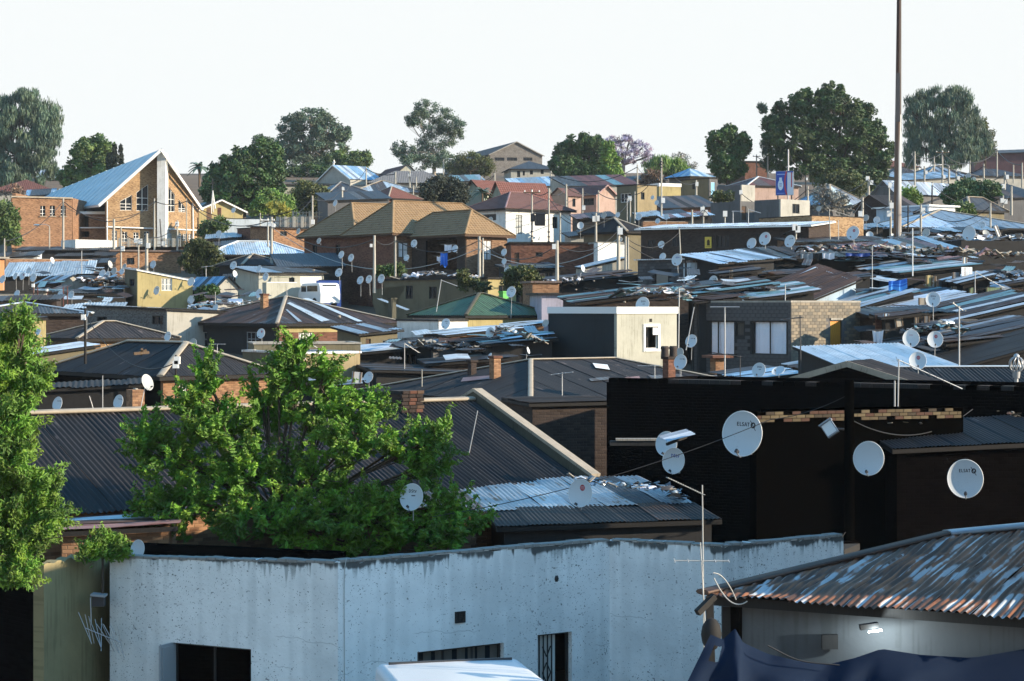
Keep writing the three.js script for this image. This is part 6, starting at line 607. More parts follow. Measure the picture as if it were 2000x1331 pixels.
{ // rusty roof house at the bottom right
  const A = at(1372, 1163, 33), B = at(2085, 1215, 30.4), P = at(1850, 1047, 38), n = B.clone().sub(A).cross(P.clone().sub(A)).normalize(), hit = (x, y) => { const d = V((x - CX) / F, -(y - HY) / F, -1); return d.multiplyScalar(A.dot(n) / d.dot(n)); };
  const g = thing('rusty_roof_house', 'house with a rust streaked corrugated roof at the bottom right corner', 'house', A.clone().setY(-8.7)), L = (p) => p.clone().sub(g.position), P2 = hit(2090, 1024), q = [L(A), L(B), L(P2), L(P)];
  sheets(g, q, B.clone().sub(A).normalize(), { mats: (t) => t < 0.42 ? pick(['rustB', 'rustB', 'rust']) : t < 0.7 ? pick(['rust', 'rustB']) : 'rust', per: 0.13, amp: 0.026, w: 0.8, rows: 8, rough: 0.012, jag: 0.06 });
  const up = V(0, 0.05, 0); cap(g, q[0].clone().add(up), q[3].clone().add(up), 0.15, 'brownRust', 'verge_sheet'); cap(g, q[3].clone().add(up), q[2].clone().add(up), 0.2, 'tin', 'ridge_cap');
  const in0 = q[0].clone().lerp(q[3], 0.06), in1 = q[1].clone().lerp(q[2], 0.06), d = in1.clone().sub(in0), w = (p, r, m, h) => { const e = r.clone().sub(p), ge = wallGeo([[0, 0], [Math.hypot(e.x, e.z), 0], [Math.hypot(e.x, e.z), r.y - h], [0, p.y - h]], [], 0.22); ge.rotateY(Math.atan2(-e.z, e.x)); ge.translate(p.x, 0, p.z); mesh('wall', ge, M[m], g); };
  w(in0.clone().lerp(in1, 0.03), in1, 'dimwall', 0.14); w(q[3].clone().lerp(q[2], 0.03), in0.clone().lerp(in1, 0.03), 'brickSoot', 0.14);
  mesh('eave_beam', bar(in0.clone().lerp(q[0], 0.5).add(V(0, -0.12, 0)), in1.clone().lerp(q[1], 0.5).add(V(0, -0.12, 0)), 0.1, 0.16), M.woodBlack, g); mesh('corner_post', bar(L(at(1418, 1185, 33.2)), L(at(1420, 1420, 33.2)), 0.14), M.woodBlack, g);
  mesh('wall_recess', box(0.26, 0.24, 0.1), M.woodBlack, g).position.copy(L(at(1621, 1254, 32.3)));
  const lp = thing('eave_lamp', 'glowing white lamp under the eave of the rusty roof house', 'lamp', at(1706, 1236, 31.6)); mesh('lamp_housing', box(0.3, 0.08, 0.14, -0.05, 0.11, -0.02).rotateZ(0.15), M.woodBlack, lp); const em = mat('lampGlow', [1, 1, 1], { emissive: new THREE.Color(0.8, 0.95, 1), emissiveIntensity: 3 }); mesh('lamp_tube', rod(V(-0.08, 0.01, 0), V(0.14, 0.04, 0), 0.018), em, lp).castShadow = false;
  const pt = new THREE.PointLight(new THREE.Color(0.8, 0.95, 1), 4); pt.position.copy(lp.position).add(V(0.03, 0.0, 0.06)); pt.castShadow = true; scene.add(pt); pt.name = 'eave_lamp_light';
}
{ // blue tarpaulin
  const top = [[1388, 1240], [1412, 1250], [1436, 1228], [1452, 1256], [1500, 1278], [1560, 1292], [1620, 1298], [1670, 1286], [1722, 1268], [1800, 1280], [1900, 1286], [2040, 1262]], P = [], I = [], m = 60, rows = 14, r = rng(17), nf = fbm(70, 6, 3);
  for (let i = 0; i <= m; i++) { const t = i / m * (top.length - 1), k = Math.min(top.length - 2, Math.floor(t)), f = t - k, x = top[k][0] + (top[k + 1][0] - top[k][0]) * f, y = top[k][1] + (top[k + 1][1] - top[k][1]) * f; for (let j = 0; j <= rows; j++) { const s = j / rows, px = x - (i < 12 ? (12 - i) * 9 * s : 0), py = y + (1460 - y) * s, z = 31.3 - 1.4 * s - 0.25 * Math.sin(i * 0.55 + s * 2) * s - 0.35 * nf(i / m, s * 0.6); const p = at(px, py, z); P.push(p.x, p.y, p.z); } }
  for (let i = 0; i < m; i++) for (let j = 0; j < rows; j++) { const a = i * (rows + 1) + j; if (i >= 3 && i <= 5 && j >= 1 && j <= 2) continue; I.push(a, a + rows + 1, a + 1, a + rows + 1, a + rows + 2, a + 1); }
  const geo = new THREE.BufferGeometry(); geo.setAttribute('position', new THREE.Float32BufferAttribute(P, 3)); geo.setIndex(I); const g = thing('tarpaulin', 'dark blue tarpaulin draped below the rusty roof at the bottom right', 'tarpaulin', at(1640, 1300, 31)); geo.translate(-g.position.x, -g.position.y, -g.position.z); geo.computeVertexNormals(); mesh('sheet', geo, M.tarpBlue, g); mesh('rope', tube([[1500, 1262], [1560, 1290], [1640, 1300]].map(([x, y]) => at(x, y, 30.9).sub(g.position)), 0.012), M.wire, g);
  const po = thing('tarp_post', 'dark wooden post bundle holding up the corner of the blue tarpaulin', 'post', at(1392, 1420, 31.6)); mesh('post', bar(V(0, 0, 0), at(1386, 1165, 32).sub(po.position), 0.12), M.woodBlack, po); mesh('strut', bar(at(1362, 1198, 31.8).sub(po.position), at(1395, 1165, 32).sub(po.position), 0.1), M.woodBlack, po); mesh('wrap', new THREE.SphereGeometry(0.17, 8, 6).scale(1, 1.6, 1).translate(-0.02, 1.5, 0), M.woodBlack, po);
}
{ // minibus roof at the very bottom
  const g = thing('minibus', 'white minibus of which only the sunlit roof shows at the bottom', 'minibus', at(878, 1300, 34.2).setY(-8.64), 13 * D2R), W = 2.5, L = 5, H = 2.33; const s = new THREE.Shape(); s.moveTo(-W / 2, 0.35); s.lineTo(-W / 2 - 0.06, 1.1); s.lineTo(-W / 2 + 0.02, H - 0.05); s.quadraticCurveTo(-W / 2 + 0.03, H - 0.01, -W / 2 + 0.08, H); s.quadraticCurveTo(0, H + 0.03, W / 2 - 0.16, H); s.quadraticCurveTo(W / 2 - 0.03, H - 0.01, W / 2 - 0.02, H - 0.1); s.lineTo(W / 2 + 0.06, 1.1); s.lineTo(W / 2, 0.35); mesh('body', new THREE.ExtrudeGeometry(s, { depth: L, bevelEnabled: true, bevelSize: 0.08, bevelThickness: 0.1, bevelSegments: 3, curveSegments: 8 }), M.carWhite, g);
  for (const x of [-1, 1]) { mesh('gutter', box(0.05, 0.05, L, x * (W / 2 - 0.06), H - 0.12, L / 2), M.metalDark, g); for (const z of [0.9, L - 0.9]) { mesh('wheel', new THREE.CylinderGeometry(0.34, 0.34, 0.22, 20).rotateZ(Math.PI / 2).translate(x * (W / 2 - 0.1), 0.34, z), M.rubber, g); } mesh('window', box(0.02, 0.6, L - 1, x * (W / 2 + 0.02), 1.5, L / 2), M.glass, g); } mesh('roof_rail', box(W - 0.3, 0.04, 0.05, 0, H + 0.1, 0.1), M.metalDark, g); mesh('roof_rail', box(0.08, 0.05, L - 0.8, W / 2 - 0.36, H + 0.05, L / 2), M.capPale, g); for (let i = 0; i < 6; i++) mesh('roof_rib', box(W - 0.5, 0.025, 0.07, 0, H + 0.02, 0.5 + i * 0.62), M.carWhite, g); mesh('rear_window', box(W - 0.5, 0.6, 0.02, 0, 1.55, -0.11), M.glass, g);
}
bld({ n: 'apartment_block', l: 'tall grey block standing just outside the view whose shade covers the white house', c: 'building', x: 1400, z: 30, th: 62, W: 10, D: 10.2, yt: 365, yb: 1700, wall: 'white', roof: { t: 'flat', p: 0.4 } });
{ const g = scene.children.find((o) => o.name === 'apartment_block'); g.position.set(9.75, -8.8, -31.7); g.rotation.y = -14.7 * D2R; g.children.forEach((c) => {}); }
// dark wooden pole in front of the dark brick house, floodlight beside it
pole('dk', 1659, 742, 1160, 44.2, 21, 'soot', 'thick black wooden pole in front of the dark brick house', {});
{ const g = thing('floodlight', 'tilted pale box floodlight beside the thick black wooden pole', 'floodlight', at(1621, 838, 44.4)); const h = box(0.28, 0.34, 0.12); const gg = mesh('housing', [h, box(0.32, 0.03, 0.2, 0, 0.17, 0.03)], M.frameGrey, g); const p = mesh('lens', box(0.24, 0.28, 0.02, 0, 0, 0.07), M.boxWhite, g); for (const m of [gg, p]) m.rotation.set(-0.2, -0.4, 0.55); mesh('arm', rod(V(0, 0, -0.08), V(0.4, -0.02, -0.1), 0.025), M.metalDark, g); }
// ================================================================ vegetation
const nearLeaf = leafGeo(5, 0.14, 0.062, 0.17, 3), nearLeaf2 = leafGeo(6, 0.145, 0.042, 0.18, 4), farLeaf = leafGeo(6, 0.5, 0.3, 0.9, 5), farLeafS = leafGeo(6, 0.38, 0.2, 0.7, 6), drop = leafGeo(8, 0.75, 0.14, 0.8, 7, 1), midLeaf = leafGeo(7, 0.26, 0.13, 0.5, 9), needle = leafGeo(8, 0.4, 0.08, 0.5, 10), tiny = leafGeo(6, 0.3, 0.12, 0.25, 12), blossom = leafGeo(6, 0.3, 0.2, 0.8, 11);
tree({ n: 'young_tree', l: 'bright green leafy tree standing behind the white house wall', z: 44, tx: 545, ty: 1150, fork: 1010, tw: 16, seed: 11, leaf: nearLeaf, lm: leafM('fresh', [0.098, 0.235, 0.010], 0.3), cl: 15, per: 15, shoots: 0.6, dz: 1.0, blobs: [[330, 904, 72, 75], [420, 829, 62, 70], [402, 749, 22, 48], [365, 794, 24, 40], [520, 804, 70, 80], [572, 739, 34, 60], [583, 692, 13, 34], [635, 736, 16, 40], [545, 714, 12, 26], [640, 814, 70, 70], [700, 864, 75, 70], [715, 809, 24, 42], [790, 879, 55, 48], [852, 860, 22, 32], [835, 919, 40, 36], [480, 914, 105, 85], [600, 944, 105, 85], [375, 999, 100, 75], [520, 1024, 120, 65], [660, 1019, 105, 60], [755, 994, 70, 56], [820, 1044, 85, 42], [900, 1042, 55, 40], [700, 1072, 90, 26], [300, 1014, 40, 60], [288, 864, 34, 48], [880, 999, 34, 26]] });
tree({ n: 'leafy_tree', l: 'light green narrow leaved tree filling the left edge', z: 36, tx: -20, ty: 1250, fork: 1000, tw: 20, seed: 23, leaf: nearLeaf2, lm: leafM('light', [0.105, 0.235, 0.014], 0.3), cl: 17, per: 15, shoots: 0.46, dz: 1.0, blobs: [[22, 684, 36, 42], [42, 642, 16, 14], [5, 736, 60, 60], [62, 744, 30, 34], [25, 816, 66, 60], [15, 896, 66, 60], [58, 941, 55, 55], [84, 1001, 46, 50], [36, 1056, 74, 56], [20, 1121, 60, 36], [-10, 976, 60, 80]] });
tree({ n: 'leafy_shrub', l: 'small light green shrub above the tan wall between the two trees', c: 'shrub', z: 40, tx: 200, ty: 1120, fork: 1090, tw: 6, seed: 29, leaf: nearLeaf2, lm: leafM('light'), cl: 18, per: 12, shoots: 0.3, blobs: [[208, 1068, 34, 22], [178, 1080, 24, 14], [228, 1082, 22, 12]] });
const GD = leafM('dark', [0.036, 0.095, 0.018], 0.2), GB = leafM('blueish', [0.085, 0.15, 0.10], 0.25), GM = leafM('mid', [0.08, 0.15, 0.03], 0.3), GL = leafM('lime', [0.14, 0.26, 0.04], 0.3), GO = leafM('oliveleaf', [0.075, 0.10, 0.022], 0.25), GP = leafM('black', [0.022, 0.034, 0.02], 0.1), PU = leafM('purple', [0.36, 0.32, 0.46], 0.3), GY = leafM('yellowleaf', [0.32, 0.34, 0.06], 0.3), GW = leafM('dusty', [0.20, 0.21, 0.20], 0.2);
const far = (l, z, tx, ty, tw, fork, blobs, o = {}) => tree({ n: o.n ?? 'tree', l, z, tx, ty, tw, fork, blobs, leaf: o.leaf ?? farLeaf, lm: o.lm ?? GD, seed: o.seed ?? Math.round(tx * 7 + z), cl: o.cl ?? 26, per: o.per ?? 12, ...o });
far('tall drooping eucalyptus at the far left edge of the skyline', 330, 30, 378, 10, 300, [[35, 205, 48, 30], [80, 230, 36, 34], [0, 225, 36, 40], [-30, 270, 40, 60], [35, 255, 45, 35], [92, 262, 26, 30], [70, 295, 30, 30], [20, 305, 40, 30], [95, 285, 18, 28], [75, 330, 30, 26], [30, 340, 30, 20], [50, 188, 24, 14], [-20, 330, 40, 40]], { n: 'eucalyptus', leaf: drop, lm: GB, droop: 0.25, cl: 25 });
far('leafy tree with sunlit top just behind the church roof', 290, 175, 372, 8, 340, [[190, 285, 22, 20], [165, 295, 22, 22], [200, 300, 20, 20], [150, 325, 26, 22], [180, 325, 30, 24], [135, 348, 20, 14], [165, 350, 34, 16], [205, 335, 18, 24]], { lm: GM });
far('pair of dark cypress spires behind the church ridge', 286, 222, 365, 6, 350, [[222, 300, 5, 22], [235, 302, 4, 22], [214, 318, 8, 22], [226, 325, 12, 22], [238, 330, 6, 18]], { n: 'cypress', lm: GP, leaf: tiny, trunk: false, cl: 60 });
far('big dense dark green tree right of the church', 268, 475, 430, 12, 380, [[510, 300, 38, 26], [470, 320, 36, 28], [530, 335, 26, 34], [440, 345, 36, 26], [490, 355, 46, 34], [420, 370, 26, 30], [535, 375, 20, 26], [455, 385, 40, 24], [500, 392, 40, 18]], { lm: GD, cl: 34, cr: 0.22 });
far('bright green shrub at the foot of the big dense dark tree', 236, 535, 432, 4, 420, [[525, 392, 26, 16], [550, 400, 26, 20], [510, 408, 22, 14], [565, 412, 14, 14]], { lm: GL, leaf: farLeafS, n: 'shrub', c: 'shrub' });
far('yellow green feathery bush by the palisade fence', 218, 545, 434, 3, 425, [[540, 406, 16, 12], [548, 416, 18, 12]], { lm: GY, leaf: needle, n: 'shrub', c: 'shrub' });
far('round dusty olive bush behind the palisade fence', 246, 602, 430, 6, 405, [[603, 380, 34, 22], [585, 392, 22, 22], [622, 390, 20, 22], [605, 400, 36, 14]], { lm: GO, leaf: farLeafS, cl: 38 });
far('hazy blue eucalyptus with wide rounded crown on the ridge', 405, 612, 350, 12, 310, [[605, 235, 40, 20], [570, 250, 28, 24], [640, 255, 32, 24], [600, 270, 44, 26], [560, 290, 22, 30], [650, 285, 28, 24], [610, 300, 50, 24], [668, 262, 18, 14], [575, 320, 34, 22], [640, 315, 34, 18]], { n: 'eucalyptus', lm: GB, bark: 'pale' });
far('mid green round tree beside the hazy eucalyptus', 362, 680, 345, 7, 325, [[680, 305, 30, 16], [705, 310, 18, 16], [655, 315, 24, 14], [690, 318, 34, 10]], { lm: GM });
far('low dark hazy tree below the hazy eucalyptus', 380, 600, 355, 8, 345, [[600, 335, 34, 16], [570, 342, 28, 14], [630, 338, 28, 14]], { lm: GD });
far('faint bluish treetop behind the big dense dark tree', 420, 515, 330, 5, 310, [[512, 275, 18, 10], [528, 285, 18, 14]], { lm: GB });
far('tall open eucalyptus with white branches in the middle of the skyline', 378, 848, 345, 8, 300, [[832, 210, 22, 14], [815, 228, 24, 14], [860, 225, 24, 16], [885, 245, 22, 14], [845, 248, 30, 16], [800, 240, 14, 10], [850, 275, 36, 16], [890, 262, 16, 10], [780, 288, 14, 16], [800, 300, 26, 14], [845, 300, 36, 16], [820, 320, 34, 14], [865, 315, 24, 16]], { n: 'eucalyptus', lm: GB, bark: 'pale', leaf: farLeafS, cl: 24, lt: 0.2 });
far('loose olive green tree in front of the hall', 366, 918, 350, 6, 335, [[915, 312, 26, 14], [940, 322, 24, 14], [895, 325, 24, 14], [920, 333, 40, 10]], { lm: GO, leaf: farLeafS });
far('round black green bush above the big tiled house', 242, 866, 415, 6, 395, [[866, 365, 34, 20], [845, 378, 24, 20], [890, 380, 22, 22], [866, 388, 42, 16]], { lm: GP, leaf: farLeafS, cl: 42, cr: 0.2 });
far('dense dark conifer like tree in the middle of the ridge', 330, 1140, 375, 10, 340, [[1130, 280, 26, 18], [1155, 282, 22, 18], [1110, 300, 26, 20], [1150, 305, 36, 24], [1175, 310, 18, 24], [1100, 325, 24, 20], [1130, 335, 36, 20], [1160, 340, 34, 18]], { lm: GD, cl: 34, cr: 0.22 });
far('bright green conical tree hugging the dense dark tree', 322, 1192, 372, 5, 360, [[1187, 295, 10, 14], [1192, 315, 15, 18], [1196, 335, 18, 16], [1200, 347, 16, 10]], { lm: GL, trunk: false, cl: 46 });
far('pale purple jacaranda with bare twisting limbs', 372, 1218, 350, 8, 322, [[1205, 272, 26, 10], [1230, 278, 24, 12], [1180, 282, 18, 12], [1255, 292, 18, 14], [1215, 292, 30, 10], [1240, 308, 28, 12], [1265, 310, 14, 14], [1195, 300, 16, 10]], { n: 'jacaranda', lm: PU, leaf: blossom, bark: 'grey', cl: 17, per: 10, lt: 0.4 });
far('soft green willow like tree right of the jacaranda', 352, 1300, 345, 6, 330, [[1300, 317, 26, 12], [1280, 325, 22, 12], [1322, 325, 20, 12], [1300, 332, 40, 8]], { lm: GL, leaf: drop, droop: 0.3 });
far('thin half bare tree behind the soft green willow like tree', 362, 1330, 345, 4, 325, [[1325, 308, 20, 8], [1342, 318, 14, 10], [1355, 328, 16, 8]], { lm: GW, leaf: farLeafS, cl: 10, per: 7 });
far('brown leafless scrub below the jacaranda', 300, 1275, 360, 4, 350, [[1275, 343, 24, 9], [1260, 350, 20, 8]], { lm: leafM('brown', [0.17, 0.12, 0.09], 0.1), leaf: farLeafS, cl: 14, n: 'shrub', c: 'shrub' });
far('upright dark tree standing alone right of the sky blue pavilion roof', 300, 1422, 365, 8, 330, [[1420, 262, 20, 16], [1402, 278, 20, 18], [1440, 272, 20, 18], [1422, 295, 34, 22], [1450, 285, 14, 18], [1410, 322, 24, 22], [1435, 325, 22, 22], [1425, 342, 26, 12]], { lm: GD, cl: 30 });
far('very large spreading dark tree left of the mast', 300, 1640, 385, 16, 335, [[1625, 185, 22, 20], [1580, 200, 36, 24], [1640, 215, 44, 30], [1680, 220, 30, 24], [1540, 225, 34, 26], [1510, 255, 20, 26], [1590, 245, 50, 34], [1660, 260, 50, 34], [1705, 260, 26, 26], [1720, 300, 26, 30], [1550, 275, 44, 34], [1620, 300, 60, 34], [1680, 310, 50, 34], [1525, 305, 26, 26], [1580, 325, 50, 24], [1640, 345, 60, 22], [1700, 345, 30, 24]], { lm: leafM('darkbig', [0.042, 0.092, 0.020], 0.2), cl: 31, cr: 0.2, lt: 0.24 });
far('small leafy sprigs sticking out left of the very large tree', 303, 1500, 330, 3, 300, [[1490, 212, 7, 6], [1503, 238, 10, 10], [1492, 288, 10, 12], [1500, 320, 14, 14]], { lm: GB, leaf: farLeafS, trunk: false, cl: 24 });
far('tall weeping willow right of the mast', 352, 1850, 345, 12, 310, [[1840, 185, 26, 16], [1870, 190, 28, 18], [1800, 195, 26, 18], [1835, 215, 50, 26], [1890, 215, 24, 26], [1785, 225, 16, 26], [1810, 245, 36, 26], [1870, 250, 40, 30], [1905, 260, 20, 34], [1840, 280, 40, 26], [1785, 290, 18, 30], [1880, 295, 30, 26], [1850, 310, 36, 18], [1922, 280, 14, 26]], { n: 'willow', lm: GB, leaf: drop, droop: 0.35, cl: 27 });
far('pale dry tree at the right side of the weeping willow', 360, 1925, 330, 4, 300, [[1920, 245, 8, 14], [1928, 268, 12, 16], [1935, 290, 10, 14]], { lm: GO, leaf: farLeafS, cl: 16, per: 8 });
far('rounded clipped dark bush in front of the very large tree', 245, 1645, 400, 6, 385, [[1640, 355, 34, 14], [1665, 365, 24, 18], [1615, 362, 20, 14], [1645, 375, 42, 16]], { lm: GO, leaf: farLeafS, cl: 40 });
far('bare dusty shrub in front of the pyramid tin roof', 215, 1625, 425, 6, 402, [[1605, 378, 18, 14], [1635, 385, 24, 20], [1615, 400, 28, 14], [1650, 405, 16, 14]], { lm: GW, leaf: farLeafS, cl: 11, per: 7, bark: 'grey', n: 'shrub', c: 'shrub' });
far('wide dark green tree among the houses at right', 228, 1905, 412, 6, 395, [[1895, 370, 34, 14], [1925, 375, 26, 16], [1865, 382, 22, 12], [1905, 388, 46, 12], [1945, 390, 14, 12]], { lm: leafM('deepgreen', [0.04, 0.11, 0.03], 0.2), leaf: farLeafS, cl: 38 });
far('small bright green bush at the left of the gabled house by the mast', 214, 1775, 402, 3, 395, [[1772, 382, 12, 10], [1785, 390, 10, 8], [1765, 392, 10, 8]], { lm: GL, leaf: farLeafS, n: 'shrub', c: 'shrub' });
far('small green bush beside the wide pale roof at right', 196, 1875, 424, 3, 415, [[1880, 408, 12, 8], [1890, 414, 8, 6]], { lm: GM, leaf: farLeafS, n: 'shrub', c: 'shrub' });
far('leafy green tree at the left edge below the church annex', 205, 10, 480, 6, 455, [[10, 420, 24, 22], [0, 445, 26, 26], [20, 452, 14, 20], [8, 468, 24, 10]], { lm: GM, leaf: farLeafS });
far('bare reddish shrub in front of the maroon tiled house', 250, 25, 405, 4, 385, [[22, 372, 18, 12], [40, 380, 14, 10]], { lm: leafM('brown', [0.17, 0.12, 0.09], 0.1), leaf: farLeafS, cl: 8, per: 6, n: 'shrub', c: 'shrub' });
far('round olive green tree right of the yellow shed roofed house', 176, 396, 548, 6, 520, [[390, 485, 24, 14], [375, 505, 22, 20], [410, 505, 22, 22], [395, 520, 34, 16], [425, 520, 12, 16]], { lm: GO, leaf: midLeaf, cl: 34 });
far('green scrambling bush by the painted boundary wall', 214, 425, 466, 3, 450, [[418, 442, 20, 8], [432, 436, 10, 8], [405, 452, 16, 8]], { lm: GM, leaf: farLeafS, n: 'shrub', c: 'shrub' });
far('low green bush below the brick wing window of the big tiled house', 154, 764, 545, 4, 535, [[765, 527, 26, 7], [750, 530, 14, 6]], { lm: GM, leaf: midLeaf, n: 'shrub', c: 'shrub' });
far('tall pale green shrub at the end of the olive house', 138, 1020, 580, 4, 560, [[1020, 535, 26, 14], [1005, 550, 20, 16], [1038, 548, 18, 14], [1015, 562, 22, 12]], { lm: GO, leaf: midLeaf, n: 'shrub', c: 'shrub' });
far('trailing creeper on the corner of the olive house', 139, 912, 560, 2, 550, [[905, 540, 8, 8], [915, 555, 18, 8], [940, 560, 14, 6]], { lm: GO, leaf: midLeaf, trunk: false, cl: 14, n: 'creeper', c: 'creeper' });
far('small bush in front of the blue roofed shack', 146, 408, 590, 3, 580, [[408, 568, 14, 10], [398, 575, 12, 8]], { lm: GD, leaf: midLeaf, n: 'shrub', c: 'shrub' });
far('mossy bush on the flat roof left of the roofless block house', 212, 1412, 396, 3, 390, [[1412, 385, 16, 6]], { lm: GO, leaf: farLeafS, n: 'shrub', c: 'shrub' });
function palm(l, px, py, base, rpx, z, n) { const q = at(px, base, z), g = thing('palm_tree', l, 'palm tree', q), k = z / F, h = (base - py) * k, r = rng(px), R0 = rpx * k; mesh('trunk', rod(V(0, -0.5, 0), V(0, h, 0), R0 * 0.08, R0 * 0.07), M.wood, g); const geo = []; for (let i = 0; i < n; i++) { const a = r() * 6.3, e = -0.3 + r() * 1.6, P = [], I = []; for (let j = 0; j <= 6; j++) { const t = j / 6, rad = R0 * t * Math.cos(e * 0.8), y = h + R0 * (Math.sin(e) * t * 0.9 - 0.55 * t * t), w = R0 * 0.2 * (1 - t * 0.8); P.push(Math.cos(a) * rad - Math.sin(a) * w, y - w * 0.5, Math.sin(a) * rad + Math.cos(a) * w, Math.cos(a) * rad, y, Math.sin(a) * rad, Math.cos(a) * rad + Math.sin(a) * w, y - w * 0.5, Math.sin(a) * rad - Math.cos(a) * w); } for (let j = 0; j < 6; j++) { const c = j * 3; I.push(c, c + 3, c + 1, c + 1, c + 3, c + 4, c + 1, c + 4, c + 2, c + 2, c + 4, c + 5); } const f = new THREE.BufferGeometry(); f.setAttribute('position', new THREE.Float32BufferAttribute(P, 3)); f.setIndex(I); f.computeVertexNormals(); mesh('frond', f, GB, g); } return g; }
palm('hazy palm tree on the ridge right of the church', 389, 325, 360, 27, 335, 26); palm('small palm in front of the grey gabled house', 942, 374, 402, 24, 232, 22);
// ================================================================ mast, poles and cables
{
  const q = at(1753, 476, 160), g = thing('light_mast', 'very tall weathered steel mast rising out of the top of the view', 'mast', q), k = 160 / F, a = at(1757, -60, 160).sub(q);
  mesh('lower_shaft', rod(V(0, -1.5, 0), a.clone().multiplyScalar(0.47), 0.36, 0.27, 16), mat('mastGrey', [1.1, 1.15, 1.15], { map: T.tinold, roughness: 0.6, metalness: 0.2 }), g); mesh('upper_shaft', rod(a.clone().multiplyScalar(0.465), a, 0.255, 0.17, 16), mat('mastDark', [0.26, 0.22, 0.20], { map: T.rust, roughness: 0.7 }), g);
  mesh('base_flange', new THREE.CylinderGeometry(0.62, 0.66, 0.7, 12).translate(0, -0.1, 0), M.tin, g); for (let i = 0; i < 6; i++) mesh('gusset', box(0.06, 0.6, 0.3).translate(0, 0.5, 0.5).rotateY(i * Math.PI / 3), M.tin, g); mesh('ladder_plate', box(0.3, 4, 0.06, 0.02, 12, 0.3), M.metalDark, g);
}
